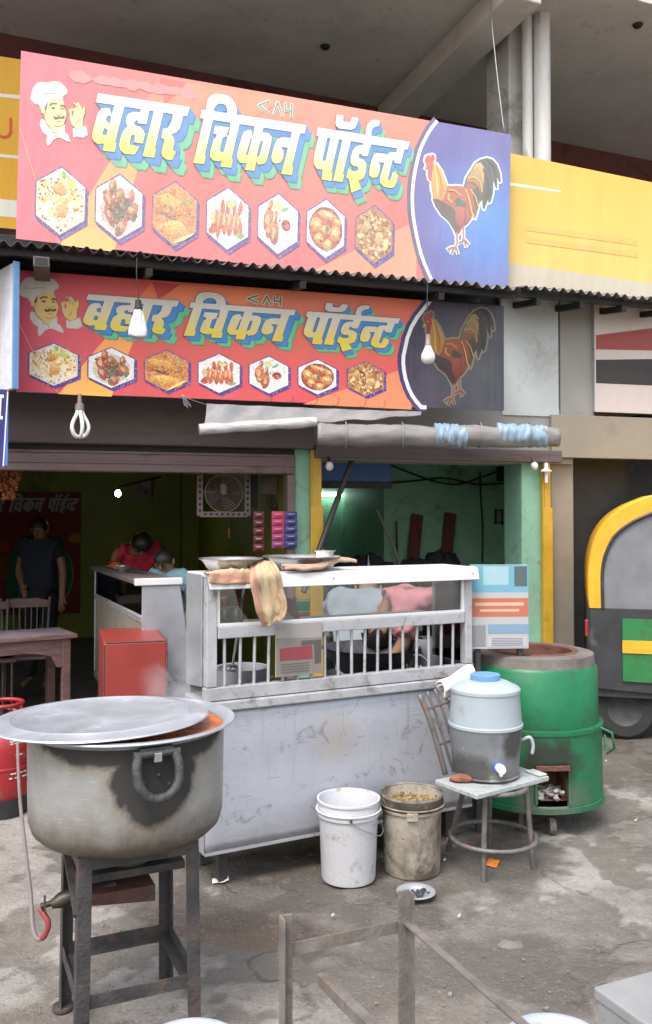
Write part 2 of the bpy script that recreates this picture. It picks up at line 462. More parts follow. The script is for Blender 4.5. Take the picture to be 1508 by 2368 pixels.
    def prism(self, poly, a, b, o, d):
        """Polygon in the plane (o, a, b) pushed along d."""
        a, b, o, d = Vector(a), Vector(b), Vector(o), Vector(d)
        n = len(poly)
        q = [o + a * x + b * y for x, y in poly]
        q += [p + d for p in q]
        fs = [(i, (i + 1) % n, n + (i + 1) % n, n + i) for i in range(n)]
        for t in tessellate_polygon([q[:n]]):
            fs += [(t[2], t[1], t[0]), (n + t[0], n + t[1], n + t[2])]
        return self.add(q, fs)
    def ball(self, c, r, n=12, m=8, jit=0.0, seed=0):
        c = Vector(c)
        rr = Vector(r) if isinstance(r, (tuple, list)) else Vector((r, r, r))
        q, fs = [], []
        for i in range(m + 1):
            th = math.pi * i / m
            for k in range(n):
                ph = 6.28318 * k / n
                d = Vector((math.sin(th) * math.cos(ph), math.sin(th) * math.sin(ph), math.cos(th)))
                s = 1 + (jit * noise.noise(d * 1.7 + Vector((seed, seed * 2, 0))) if jit else 0)
                q.append(c + Vector((d.x * rr.x, d.y * rr.y, d.z * rr.z)) * s)
        for i in range(m):
            fs += [(i * n + k, (i + 1) * n + k, (i + 1) * n + (k + 1) % n, i * n + (k + 1) % n) for k in range(n)]
        return self.add(q, fs)
    def grid(self, fn, nu, nv, col=None):
        q = [fn(i / nu, j / nv) for j in range(nv + 1) for i in range(nu + 1)]
        fs = [(j * (nu + 1) + i, j * (nu + 1) + i + 1, (j + 1) * (nu + 1) + i + 1, (j + 1) * (nu + 1) + i) for j in range(nv) for i in range(nu)]
        cc = None if col is None else [col(i / nu, j / nv) for j in range(nv + 1) for i in range(nu + 1)]
        return self.add(q, fs, cc)
    def build(self, name, m, parent=None, world=False, smooth=None, bevel=0.0, solid=0.0, label=None, cat=None, group=None, kind=None):
        me = bpy.data.meshes.new(name)
        if world and parent is not None:
            r = parent
            while r.parent is not None: r = r.parent
            inv = _MX[r.name].inverted()
            pts = [inv @ p for p in self.v]
        else:
            pts = self.v
        me.from_pydata([tuple(p) for p in pts], [], self.f)
        if self.c:
            at = me.color_attributes.new('ink', 'FLOAT_COLOR', 'POINT')
            flat = []
            for c in self.c: flat += [c[0], c[1], c[2], 1.0]
            at.data.foreach_set('color', flat)
        else:
            bm = bmesh.new(); bm.from_mesh(me)
            bmesh.ops.remove_doubles(bm, verts=bm.verts, dist=1e-6)
            bmesh.ops.recalc_face_normals(bm, faces=bm.faces)
            bm.to_mesh(me); bm.free()
        if smooth is not None:
            me.polygons.foreach_set('use_smooth', [True] * len(me.polygons))
            if smooth < 180: me.set_sharp_from_angle(angle=R(smooth))
        me.materials.append(M[m] if isinstance(m, str) else m)
        o = bpy.data.objects.new(name, me)
        COL.objects.link(o)
        if parent is not None: o.parent = parent
        if solid:
            md = o.modifiers.new('thickness', 'SOLIDIFY'); md.thickness = solid; md.offset = 0
        if bevel:
            md = o.modifiers.new('edges', 'BEVEL'); md.width = bevel; md.segments = 2; md.limit_method = 'ANGLE'; md.angle_limit = R(40)
        return tag(o, label, cat, group, kind)
def one_box(name, a, b, m, parent=None, bevel=0.004, **kw):
    return MB().span(a, b).build(name, m, parent, bevel=bevel, **kw)
def V3(*a): return Vector(a)
def hose(pts, n=6):
    """Smooth curve through points (Catmull-Rom)."""
    pts = [Vector(p) for p in pts]
    e = [pts[0] * 2 - pts[1]] + pts + [pts[-1] * 2 - pts[-2]]
    out = []
    for i in range(1, len(e) - 2):
        for k in range(n):
            t = k / n
            a, b, c, d = e[i - 1], e[i], e[i + 1], e[i + 2]
            out.append(0.5 * ((2 * b) + (c - a) * t + (2 * a - 5 * b + 4 * c - d) * t * t + (3 * b - a - 3 * c + d) * t ** 3))
    return out + [pts[-1]]

# ------------------------------------------------------------------ flat print: shapes lie in layers a fraction of a millimetre apart
def homography(src):
    """Photograph pixels of a rectangle's corners (TL, TR, BR, BL) to u 0..1 across, v 0..1 down."""
    dst = [(0, 0), (1, 0), (1, 1), (0, 1)]
    A, B = [], []
    for (x, y), (u, v) in zip(src, dst):
        A.append([x, y, 1, 0, 0, 0, -u * x, -u * y]); B.append(u)
        A.append([0, 0, 0, x, y, 1, -v * x, -v * y]); B.append(v)
    n = 8
    for i in range(n):
        p = max(range(i, n), key=lambda r: abs(A[r][i]))
        A[i], A[p] = A[p], A[i]; B[i], B[p] = B[p], B[i]
        for r in range(n):
            if r != i:
                k = A[r][i] / A[i][i]
                A[r] = [x - k * y for x, y in zip(A[r], A[i])]; B[r] -= k * B[i]
    h = [B[i] / A[i][i] for i in range(n)] + [1.0]
    return lambda x, y: ((h[0] * x + h[1] * y + h[2]) / (h[6] * x + h[7] * y + 1), (h[3] * x + h[4] * y + h[5]) / (h[6] * x + h[7] * y + 1))
class Print:
    """Printed shapes on a panel W x H: points are (u, v) with v down; the panel's front looks along -y."""
    def __init__(self, W, H, tr=None):
        self.W, self.H, self.mb = W, H, MB()
        self.tr = tr or (lambda c: c)
        self.z = 0.0
    def p(self, u, v):
        return Vector((u * self.W, -self.z, (1 - v) * self.H))
    def lift(self, d=0.0004):
        self.z += d
        return self
    def poly(self, pts, col, holes=()):
        loops = [[Vector((x, y, 0)) for x, y in pts]] + [[Vector((x, y, 0)) for x, y in h] for h in holes]
        flat = [q for l in loops for q in l]
        tris = tessellate_polygon(loops)
        vs_ = [self.p(q.x, q.y) for q in flat]
        cc = [self.tr(col(q.x, q.y) if callable(col) else col) for q in flat]
        fs = []
        for t in tris:
            a, b, c = (flat[i] for i in t)
            k = (b.x - a.x) * (c.y - a.y) - (b.y - a.y) * (c.x - a.x)
            fs.append(tuple(t) if k < 0 else (t[2], t[1], t[0]))
        self.mb.add(vs_, fs, cc)
    def stroke(self, pts, w, col, closed=False):
        """Line of width w (in metres on the panel)."""
        q = [Vector((u * self.W, v * self.H, 0)) for u, v in pts]
        n = len(q)
        for i in range(n if closed else n - 1):
            a, b = q[i], q[(i + 1) % n]
            d = b - a
            if d.length < 1e-6: continue
            d.normalize()
            s = Vector((-d.y, d.x, 0)) * w / 2
            e = d * w * 0.3
            r = [a - e + s, a - e - s, b + e - s, b + e + s]
            self.poly([(k.x / self.W, k.y / self.H) for k in r], col)
            self.z += 0.000004
    def blob(self, c, r, col, n=10, rot=0.0, jit=0.15, col2=None):
        """Uneven oval; c in uv, r in metres; col2 tints its lower side."""
        ph = random.random() * 9
        q = []
        for k in range(n):
            a = 6.28318 * k / n
            s = 1 + jit * math.sin(a * 2 + ph) * 0.6 + jit * (random.random() - 0.5)
            x, y = r[0] * math.cos(a) * s, r[1] * math.sin(a) * s
            q.append((c[0] + (x * math.cos(rot) - y * math.sin(rot)) / self.W, c[1] + (x * math.sin(rot) + y * math.cos(rot)) / self.H))
        if col2 is None: self.poly(q, col)
        else:
            top, bot = min(k[1] for k in q), max(k[1] for k in q)
            self.poly(q, lambda u, v: tuple(a + (b - a) * (v - top) / (bot - top) for a, b in zip(col, col2)))
        self.z += 0.000012
    def build(self, name, m, parent, **kw):
        return self.mb.build(name, m, parent, **kw)

# ------------------------------------------------------------------ lettering of the signs, drawn as outlines
def zoomed(x0, y0, s): return lambda pts: [(x0 + x * s, y0 + y * s) for x, y in pts]
_A, _B, _C = zoomed(190, 200, .17241), zoomed(430, 205, .19231), zoomed(700, 255, .17241)
GLYPHS = [   # (word, outline, holes): each a stroke of the headline writing, in photograph pixels of the upper sign
 (0, _A([(145,78),(1385,268),(1352,396),(115,200)]), []),
 (0, _A([(305,285),(250,277),(200,287),(155,340),(130,420),(85,610),(80,680),(110,735),(160,770),(245,765),(235,860),(390,882),(415,765),(392,750),(505,260),(368,232),(338,375),(322,330)]),
    [_A([(270,400),(300,388),(328,392),(315,495),(270,465),(262,430)]), _A([(245,552),(288,580),(275,650),(235,655),(220,625)])]),
 (0, _A([(725,285),(842,305),(808,505),(690,490),(692,458),(668,447),(640,480),(650,520),(720,537),(770,590),(790,640),(765,768),(650,750),(655,660),(630,643),(605,665),(588,770),(602,787),(725,810),(660,918),(520,905),(470,860),(448,790),(460,700),(490,600),(552,530),(530,480),(528,410),(560,360),(620,335),(720,342)]), []),
 (0, _A([(905,312),(1032,332),(928,832),(946,848),(922,962),(768,938)]), []),
 (0, _A([(1165,355),(1300,376),(1258,560),(1210,620),(1145,640),(1180,700),(1185,770),(1168,850),(1180,870),(1215,880),(1165,992),(1085,985),(1030,940),(1015,890),(1050,730),(1045,710),(1010,690),(1028,565),(1090,555),(1130,500)]), []),
 (1, _B([(135,246),(1405,440),(1382,548),(118,352)]), []),
 (1, _B([(165,350),(275,366),(185,805),(200,815),(180,915),(50,900)]), []),
 (1, _B([(190,270),(190,190),(205,120),(245,70),(300,52),(375,60),(440,75),(500,115),(540,180),(557,240),(556,330),(445,310),(443,240),(425,200),(390,175),(340,175),(305,200),(285,240),(275,285)]), []),
 (1, _B([(300,445),(472,468),(442,560),(470,570),(490,398),(598,416),(508,850),(525,860),(505,962),(378,945),(392,872),(340,882),(285,868),(248,825),(250,770),(285,620),(322,575),(322,552),(283,545)]),
    [_B([(395,600),(430,575),(455,585),(412,765),(385,775),(365,745)])]),
 (1, _B([(785,445),(888,460),(872,530),(945,538),(985,580),(985,650),(935,860),(905,912),(830,925),(808,880),(785,1000),(675,985),(692,905),(612,900),(578,850),(575,780),(625,580),(650,520),(700,498),(740,505),(755,585)]),
    [_B([(735,600),(752,595),(705,805),(678,800),(690,770)]), _B([(850,645),(875,630),(882,650),(850,800),(825,830),(808,825)])]),
 (1, _B([(1230,510),(1332,526),(1238,950),(1255,960),(1238,1055),(1112,1035),(1185,720),(1115,708),(1110,730),(1135,760),(1130,850),(1095,900),(1040,912),(1000,890),(985,830),(1020,680),(1060,610),(1110,590),(1215,600)]), []),
 (2, _C([(155,235),(1395,435),(1368,545),(135,350)]), []),
 (2, _C([(170,340),(288,358),(222,680),(235,697),(265,685),(330,366),(442,384),(342,850),(360,860),(345,965),(215,945),(230,812),(150,800),(108,730),(105,650)]), []),
 (2, _C([(490,392),(602,410),(500,870),(518,880),(495,982),(370,962)]), []),
 (2, _C([(405,58),(500,72),(492,140),(520,160),(575,165),(600,140),(612,95),(700,105),(685,190),(650,250),(600,268),(445,250),(405,220),(390,180)]), []),
 (2, _C([(770,440),(878,458),(825,635),(755,625),(745,595),(715,600),(712,655),(770,675),(815,730),(810,840),(780,930),(710,965),(750,1075),(620,1125),(580,935),(548,925),(570,795),(630,830),(680,838),(710,805),(695,770),(640,765),(600,720),(602,640),(625,560),(660,500),(720,478),(762,485)]), []),
 (2, _C([(800,345),(800,280),(825,190),(870,140),(940,130),(995,150),(975,220),(930,225),(890,255),(875,300),(875,365)]), []),
 (2, _C([(880,690),(905,620),(950,585),(1085,600),(1060,720),(980,715),(1000,760),(990,850),(965,915),(900,928),(855,890),(858,800)]), []),
 (2, _C([(1225,515),(1327,532),(1275,735),(1195,725),(1185,680),(1165,690),(1105,945),(1120,965),(1140,950),(1175,840),(1245,890),(1230,980),(1190,1055),(1140,1065),(1050,1045),(1000,990),(1005,900),(1085,620),(1130,575),(1215,580)]), []),
]
SMALL = [_B([(950,135),(825,190),(945,280)]), _B([(1008,300),(1055,155),(1115,320)]), _B([(1150,165),(1150,250),(1225,265)]), _B([(1225,175),(1222,340)])]
SHADE = [((15, 20), (14, 17)), ((12.5, 19), (10, 15)), (((7, 17)), (8, 12))]
_D = zoomed(930, 270, .17241)
ROO = dict(
 head=_D([(270,600),(285,545),(330,525),(345,545),(375,515),(400,530),(405,575),(380,620),(392,680),(372,760),(357,880),(325,850),(310,780),(318,715),(275,710),(295,665)]),
 neck=_D([(385,610),(440,650),(500,740),(545,850),(582,950),(560,1060),(520,1140),(470,1150),(400,1120),(365,1000),(360,890),(372,780)]),
 body=_D([(365,960),(395,1110),(385,1130),(420,1220),(500,1340),(560,1390),(620,1450),(680,1560),(690,1600),(740,1600),(790,1510),(850,1470),(905,1400),(940,1250),(920,1000),(800,955),(690,945),(582,950)]),
 breast=_D([(385,1120),(460,1130),(560,1190),(640,1230),(690,1290),(690,1400),(745,1500),(705,1595),(660,1530),(600,1430),(500,1340),(420,1220)]),
 wing=_D([(680,1140),(720,1105),(800,1160),(845,1190),(820,1235),(700,1215)]),
 thigh=_D([(690,1240),(760,1220),(830,1250),(900,1380),(850,1460),(790,1500),(720,1480),(690,1380)]),
 tail=_D([(800,960),(830,840),(890,740),(950,640),(1020,590),(1110,565),(1190,590),(1250,660),(1290,770),(1302,890),(1280,900),(1240,800),(1252,980),(1236,985),(1200,870),(1195,1050),(1165,1170),(1135,1180),(1130,1130),(1075,1275),(1058,1240),(1050,1140),(1015,1180),(990,1290),(960,1395),(930,1380),(900,1200),(840,1060)]),
 plume=_D([(820,950),(850,830),(910,730),(960,640),(1030,630),(1075,700),(1080,800),(1060,1040),(1040,1060),(1000,960),(930,1000),(860,1000)]))
ROO_LINES = [  # (points, width in px, colour)
 (_D([(900,740),(980,700),(1040,760),(1060,900)]), 3, S(210,180,90)), (_D([(860,840),(950,830),(1030,900),(1050,1030)]), 3, S(215,185,100)), (_D([(840,900),(920,900),(1000,970),(1030,1080)]), 2.5, S(170,60,50)),
 (_D([(830,1000),(880,1150),(910,1300),(950,1380)]), 3, S(235,195,90)), (_D([(860,990),(920,1120),(950,1250),(965,1340)]), 2.5, S(190,80,50)), (_D([(890,990),(960,1100),(1000,1230)]), 2.5, S(230,190,95)), (_D([(840,1040),(870,1200),(890,1330)]), 2, S(150,60,40)),
 (_D([(1080,620),(1150,700),(1190,850),(1190,1000)]), 3, S(70,95,90)), (_D([(1120,590),(1200,680),(1240,800),(1245,930)]), 2.5, S(30,45,48)), (_D([(1060,720),(1120,850),(1140,1000),(1130,1130)]), 3, S(35,50,50)), (_D([(1090,900),(1100,1050),(1075,1240)]), 3, S(60,80,75)),
 (_D([(400,650),(430,800),(440,960),(450,1090)]), 3, S(250,215,110)), (_D([(430,680),(480,820),(500,960),(490,1080)]), 3, S(190,110,40)), (_D([(470,740),(530,880),(550,1000)]), 2.5, S(245,200,95)),
 (_D([(600,1000),(680,1010),(760,1080)]), 5, S(220,150,60)), (_D([(600,1060),(590,1120),(640,1170)]), 5, S(225,165,70)), (_D([(820,1260),(825,1400),(810,1480)]), 2, S(110,35,30)),
 (_D([(712,1590),(715,1720),(692,1795)]), 5, S(190,120,90)), (_D([(700,1780),(640,1785),(590,1812)]), 4, S(170,90,75)), (_D([(670,1795),(640,1862)]), 4, S(165,85,70)), (_D([(705,1790),(728,1862)]), 3.5, S(165,85,70)),
 (_D([(800,1500),(800,1680),(830,1690)]), 4.5, S(185,115,85)), (_D([(800,1690),(745,1722)]), 3.5, S(165,85,70)), (_D([(818,1700),(836,1772)]), 3.5, S(165,85,70)), (_D([(828,1690),(872,1742)]), 3.5, S(165,85,70))]
_K = lambda pts: [((x - 120) / 1200.0, (y - 85) / 1135.0) for x, y in pts]      # chef, in its own box
CHEF = dict(
 hat=_K([(120,350),(160,200),(240,110),(330,95),(420,105),(530,90),(640,85),(720,110),(800,170),(860,240),(840,290),(760,330),(772,388),(700,382),(560,395),(460,440),(405,560),(330,552),(300,480),(190,450),(130,400)]),
 face=_K([(460,440),(560,393),(700,378),(770,385),(815,460),(830,570),(870,640),(865,720),(820,850),(780,920),(700,972),(640,967),(560,930),(450,830),(400,700),(380,650),(340,640),(330,570),(370,553),(430,580)]),
 hair=_K([(462,438),(398,550),(428,612),(446,560),(462,500)]),
 scarf=_K([(350,770),(400,780),(480,880),(590,958),(700,975),(790,900),(830,860),(830,990),(900,1040),(960,1150),(900,1130),(760,1070),(680,1070),(600,1110),(510,1215),(490,1150),(500,1040),(400,980),(335,860)]),
 hand=_K([(910,590),(960,560),(1060,565),(1080,520),(1000,460),(1030,455),(1090,492),(1090,448),(1130,470),(1180,540),(1210,580),(1240,520),(1265,560),(1265,640),(1230,720),(1225,885),(1100,942),(1060,900),(1000,860),(950,760),(940,660)]),
 hole=_K([(985,605),(1030,620),(1012,700),(995,700)]),
 cuff=_K([(1040,930),(1100,947),(1230,897),(1280,890),(1320,1030),(1250,1072),(1050,1060)]))
CHEF_LINES = [(_K([(515,505),(560,470),(655,475)]), 2.2), (_K([(740,515),(790,505),(825,530)]), 2.4), (_K([(560,555),(610,555)]), 2.6), (_K([(750,560),(800,570)]), 1.8),
 (_K([(615,715),(640,745),(700,730),(690,715)]), 3.0), (_K([(735,725),(790,735),(820,710)]), 3.0), (_K([(655,660),(690,690),(740,690),(770,640)]), 0.9), (_K([(680,800),(760,790)]), 1.2), (_K([(620,870),(700,890),(780,860)]), 1.0),
 (_K([(430,600),(400,690),(450,830),(560,925)]), 0.9), (_K([(1130,760),(1080,850)]), 1.0), (_K([(1090,520),(1110,600)]), 0.9), (_K([(1150,560),(1160,620)]), 0.9), (_K([(205,290),(420,300),(430,285),(620,290)]), 0.8), (_K([(560,990),(660,990),(690,1060)]), 0.9)]
def affine3(src, dst):
    (x0, y0), (x1, y1), (x2, y2) = src
    det = (x1 - x0) * (y2 - y0) - (x2 - x0) * (y1 - y0)
    def f(x, y):
        a = ((x - x0) * (y2 - y0) - (x2 - x0) * (y - y0)) / det
        b = ((x1 - x0) * (y - y0) - (x - x0) * (y1 - y0)) / det
        return tuple(dst[0][i] + a * (dst[1][i] - dst[0][i]) + b * (dst[2][i] - dst[0][i]) for i in (0, 1))
    return f
UP_C = [(33, 110), (1178, 312), (1172, 682), (37, 552)]
LOW_C = [(37, 622), (1170, 706), (1163, 948), (37, 905)]
hU, hL = homography(UP_C), homography(LOW_C)
_t = affine3([hU(215, 214), hU(940.5, 330), hU(807, 449)], [hL(203, 680), hL(927, 736), hL(792, 813)])
_r = affine3([hU(976.5, 358.8), hU(1154, 423), hU(1040, 590.7)], [hL(983, 722), hL(1145, 760), hL(1034, 934)])
text_low = lambda x, y: _t(*hU(x, y))
roo_low = lambda x, y: _r(*hU(x, y))
ARC_UP = _D([(410,60),(340,150),(290,230),(235,340),(190,450),(155,575),(130,700),(108,825),(95,950),(90,1050),(90,1150),(95,1250),(105,1350),(125,1475),(150,1600),(178,1725),(210,1850),(260,1990),(330,2150),(372,2240),(420,2330)])
_E = zoomed(500, 560, .4642)
ARC_LOW = _E([(1068,285),(1040,320),(1000,370),(970,420),(948,475),(935,530),(927,565),(925,600),(928,640),(935,680),(948,722),(965,760),(985,790),(1010,822),(1030,850)])
HEX_UP = [(78,196,383,548),(216,328,401,560),(348,453,418,575),(472.5,573,433,584),(591.5,687,447,594.5),(704,795,460.5,604.5),(818,906,475.5,618)]
HEX_LOW = [(65,183,792,895),(202,313,802,900),(333,438,808,906),(457,557,816,911),(575,669,822,912),(688,780,829,914),(802,890,834,918)]

def lerp3(a, b, t):
    t = max(0.0, min(1.0, t))
    return tuple(x + (y - x) * t for x, y in zip(a, b))
def food(pr, k, uc, vc, uh, vh):
    """The picture in one hexagon: k picks the dish."""
    rx, ry = uh * pr.W, vh * pr.H
    rs = random.Random(k * 7 + 3)
    def inside(x, y, m=0.9): return abs(x) < m and abs(y) < m - 0.48 * abs(x)
    def blob(x, y, a, b, col, rot=0.0, col2=None, n=9, jit=0.2):
        pr.blob((uc + x * uh, vc + y * vh), (a * rx, b * ry), col, n, rot, jit, col2)
    def spots(n, size, cols, m=0.84, ecc=0.6):
        for _ in range(n):
            x, y = rs.uniform(-1, 1), rs.uniform(-1, 1)
            if inside(x, y, m): blob(x, y, size * rs.uniform(.6, 1.3), size * ecc * rs.uniform(.6, 1.3), rs.choice(cols), rs.uniform(0, 3.1), n=6)
    if k == 0:
        spots(60, .20, [S(240,215,150), S(250,235,200), S(235,190,90), S(245,240,225)], 0.8)
        spots(170, .07, [S(250,245,235), S(200,120,50), S(120,60,40), S(245,225,150), S(180,60,50), S(255,250,240)], 0.93, .4)
        blob(-.05, -.35, .26, .2, S(240,190,80), -.5, S(200,120,50)); blob(.05, .18, .22, .36, S(250,205,110), .1, S(205,130,55))
        blob(.1, -.78, .09, .13, S(110,190,70)); blob(.42, -.48, .22, .13, S(190,215,110)); spots(40, .05, [S(90,50,35), S(250,245,235)], .9, .4)
    elif k == 1:
        blob(0, .05, .82, .72, S(200,200,190), n=16, jit=.05)
        blob(.05, .1, .5, .5, S(90,85,70), n=12)
        for x, y, a, b, r in [(-.45,-.15,.2,.42,-.35),(-.3,-.6,.16,.3,.1),(.02,-.3,.26,.3,.2),(.55,.1,.26,.3,.6),(-.4,.3,.18,.34,-.3),(.1,.62,.24,.3,.5),(.5,-.35,.14,.28,.2)]:
            blob(x, y, a, b, S(205,110,75), r, S(120,38,25)); blob(x - .04, y - .08, a * .45, b * .4, S(235,165,120), r)
        spots(16, .12, [S(70,110,60), S(95,140,70), S(50,80,50)], .75); spots(26, .05, [S(225,150,110), S(90,30,22)], .7)
    elif k == 2:
        spots(70, .2, [S(215,140,60), S(200,115,55), S(225,160,80), S(190,100,55)], .8)
        blob(-.1, -.25, .74, .26, S(250,196,84), .35, S(176,84,30)); blob(.08, .52, .62, .3, S(252,206,104), .2, S(190,108,38)); blob(-.3, .08, .45, .07, S(110,66,44), .25); blob(.35, -.62, .4, .18, S(215,140,75), .5)
        spots(90, .045, [S(250,205,110), S(190,105,50), S(240,180,80), S(170,85,40)], .88)
        spots(4, .08, [S(80,110,60), S(120,150,80)], .5); blob(.55, -.42, .14, .08, S(130,180,80)); blob(.45, .72, .5, .06, S(250,225,150), -.5)
    elif k == 3:
        blob(0, .1, .8, .5, S(240,238,236), n=16, jit=.05)
        for i, x in enumerate((-.62, -.4, -.15, .1, .35, .55)):
            blob(x, .12 + .05 * (i % 2), .14, .46, S(225,135,90), .18 - .06 * i, S(185,65,40)); blob(x - .03, 0, .05, .25, S(245,190,140), .1)
        for x in (-.25, .0, .3, .6): blob(x, -.38, .1, .26, S(215,110,75), .2 * x, S(180,70,45))
        blob(.15, -.48, .2, .13, S(225,225,120)); blob(-.72, .42, .2, .14, S(205,70,50)); blob(-.72, .0, .14, .2, S(200,205,140)); spots(10, .09, [S(120,175,90), S(90,150,80)], .3); blob(.62, .5, .2, .1, S(120,170,100))
    elif k == 4:
        blob(.05, .05, .84, .7, S(236,240,234), n=18, jit=.04)
        for x, y, a, b, r in [(-.5,-.1,.24,.44,.15),(-.2,.3,.24,.46,-.05),(-.45,.25,.2,.24,.3),(-.4,-.6,.1,.22,.2),(-.12,-.25,.1,.25,.05)]:
            blob(x, y, a, b, S(215,140,95), r, S(150,60,40)); blob(x - .04, y, a * .5, b * .4, S(235,180,130), r)
        spots(16, .06, [S(120,40,30), S(240,190,140)], .3)
        blob(-.05, -.58, .22, .16, S(225,230,150)); blob(.32, -.5, .2, .07, S(120,180,130), -.6); blob(.4, .02, .3, .28, S(225,228,220), n=14, jit=.03); blob(.4, .02, .23, .2, S(150,40,45), n=14, jit=.06); blob(.45, .05, .1, .1, S(195,100,95))
    elif k == 5:
        blob(0, 0, .88, .76, S(150,40,28), n=22, jit=.03); blob(0, 0, .78, .66, S(190,72,40), n=22, jit=.05)
        for x, y, a, b, r in [(.1,-.45,.5,.17,.35),(-.5,-.1,.3,.26,.5),(.5,.15,.3,.26,.3),(-.35,.35,.24,.2,0),(.1,.55,.2,.24,.3),(.0,.05,.3,.16,.2),(.6,-.25,.2,.16,.6)]:
            blob(x, y, a, b, S(230,190,110), r, S(185,110,50)); blob(x, y - .05, a * .5, b * .4, S(245,215,150), r)
        blob(.06, -.0, .1, .13, S(60,140,90)); spots(18, .06, [S(150,40,28), S(235,200,130), S(120,30,20)], .6)
    else:
        spots(60, .22, [S(165,105,55), S(190,140,80), S(120,70,45), S(205,160,100)], .78)
        spots(110, .13, [S(225,185,120), S(205,150,85), S(235,205,150), S(150,85,50), S(240,215,165)], .86, .7); spots(60, .06, [S(95,55,38), S(250,230,190), S(165,75,45)], .9)
        blob(.25, .15, .25, .24, S(235,205,140), .2, S(190,140,70)); blob(.66, .3, .14, .2, S(240,215,150)); blob(-.5, -.2, .2, .24, S(225,190,120), .4, S(170,110,60))

def make_sign(name, label, corner, tilt, W, H, hx, txt, roo, arc, chef_box, hexes, tr, pm, field_blues, smear):
    root = thing(name, label, 'sign', corner, tilt=tilt)
    fr = MB().span((0, 0.002, 0), (W, 0.03, H)).build('panel', 'alu_frame', root)
    # background
    bg = Print(W, H, tr); bg.z = 0.001
    coral, pink, orange = S(220,86,84), S(214,74,100), S(234,128,94)
    def ground(u, v):
        c = lerp3(pink, coral, u * 4)
        c = lerp3(c, orange, max(0, 1 - v * 1.35) * max(0, min(1, (u - .12) * 3)) * (1 - abs(u - .55)))
        return lerp3(c, S(222,72,94), max(0, v - .75) * 1.6)
    nu, nv = 60, 24
    bg.mb.grid(lambda a, b: bg.p(a, 1 - b), nu, nv, lambda a, b: tr(ground(a, 1 - b)))
    bg.build('background_print', pm, root)
    q = lambda pts: [hL(*p) for p in pts]
    shapes = [([(136, 911), (258, 917), (312, 780), (372, 690), (415, 656), (350, 651), (290, 730), (228, 800)], lambda u, v: lerp3(S(246,120,80), S(252,186,86), (v - .1) * 1.3)),
              ([(352, 650), (420, 656), (366, 690)], S(205,66,64)), ([(700, 934), (950, 846), (950, 946)], S(245,140,100)), ([(415, 656), (640, 673), (470, 745), (372, 692)], S(242,132,86))]
    for k, (pts, colr) in enumerate(shapes):
        sh = Print(W, H, tr); sh.z = 0.0015 + .0003 * k
        sh.poly(q(pts), colr); sh.build('colour_shape', pm, root)
    sh = Print(W, H, tr); sh.z = .0028
    sh.stroke(q([(38, 738), (85, 832), (136, 911)]), .005, S(250,150,110)); sh.build('colour_line', pm, root)
    if smear:       # the faded small line above the headline
        for (a, b, c, d) in smear:
            fl = Print(W, H, tr); fl.z = .0032
            for i in range(7):
                t = i / 6
                fl.blob(hx(a + (c - a) * t, b + (d - b) * t), (.06, .035), lerp3(S(222,128,112), S(150,120,170), .22 + .12 * math.sin(i * 2.1)), 10, 0, .3)
            fl.build('faded_line', pm, root)
    # blue field with the rooster
    bl = Print(W, H, tr); bl.z = 0.0034
    A_ = [(u, min(1.0, max(0.0, v))) for u, v in (hx(*p) for p in arc)]
    rows = 26
    def arc_u(v):
        for (u0, v0), (u1, v1) in zip(A_, A_[1:]):
            if v0 <= v <= v1 and v1 > v0: return u0 + (u1 - u0) * (v - v0) / (v1 - v0)
        return A_[-1][0] if v > A_[-1][1] else A_[0][0]
    navy, cyan = field_blues  # edge and centre blues of the field; the lower sign's pair is greyer
    def blue(u, v):
        d = math.hypot((u - .945) * W, (v - .58) * H * .9)
        return lerp3(cyan, navy, d / .46 - .12)
    bl.mb.grid(lambda a, b: bl.p(arc_u(1 - b) + (1 - arc_u(1 - b)) * a, 1 - b), 14, rows, lambda a, b: tr(blue(arc_u(1 - b) + (1 - arc_u(1 - b)) * a, 1 - b)))
    bl.z = 0.0040; bl.stroke(A_, .058, S(52,50,110)); bl.z = 0.0046; bl.stroke([(u + .0035, v) for u, v in A_], .026, S(240,238,232))
    bl.build('blue_field', pm, root)
    rp = Print(W, H, tr); px = W / 1145.0
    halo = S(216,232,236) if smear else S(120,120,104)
    g = {k: [roo(*p) for p in v] for k, v in ROO.items()}
    rp.z = 0.0050
    for k in ('head', 'neck', 'body', 'tail'):
        rp.stroke(g[k], 9 * px, halo, True); rp.z += .00005
    for pts, w, c in ROO_LINES:
        if w >= 3.5: rp.stroke([roo(*p) for p in pts], (w + 7) * px, halo)
    rp.z = 0.0062
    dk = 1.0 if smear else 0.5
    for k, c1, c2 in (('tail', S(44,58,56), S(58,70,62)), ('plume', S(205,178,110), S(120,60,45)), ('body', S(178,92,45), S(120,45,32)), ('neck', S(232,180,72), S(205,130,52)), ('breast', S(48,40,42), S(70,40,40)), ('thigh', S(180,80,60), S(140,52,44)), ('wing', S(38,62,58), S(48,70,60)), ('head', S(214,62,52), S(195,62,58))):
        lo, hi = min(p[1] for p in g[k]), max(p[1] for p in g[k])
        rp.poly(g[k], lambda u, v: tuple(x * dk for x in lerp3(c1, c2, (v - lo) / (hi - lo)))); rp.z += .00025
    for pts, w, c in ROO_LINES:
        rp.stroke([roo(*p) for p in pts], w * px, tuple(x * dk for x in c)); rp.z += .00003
    e = roo(986, 381)
    rp.blob(e, (.006, .006), S(250,200,120)); rp.blob(e, (.003, .003), S(20,15,15))
    rp.poly([roo(*p) for p in _D([(272, 690), (300, 680), (298, 712), (268, 708)])], S(210,170,90))
    rp.build('rooster_picture', pm, root)
    # chef
    (cx0, cy0), (cx1, cy1) = chef_box
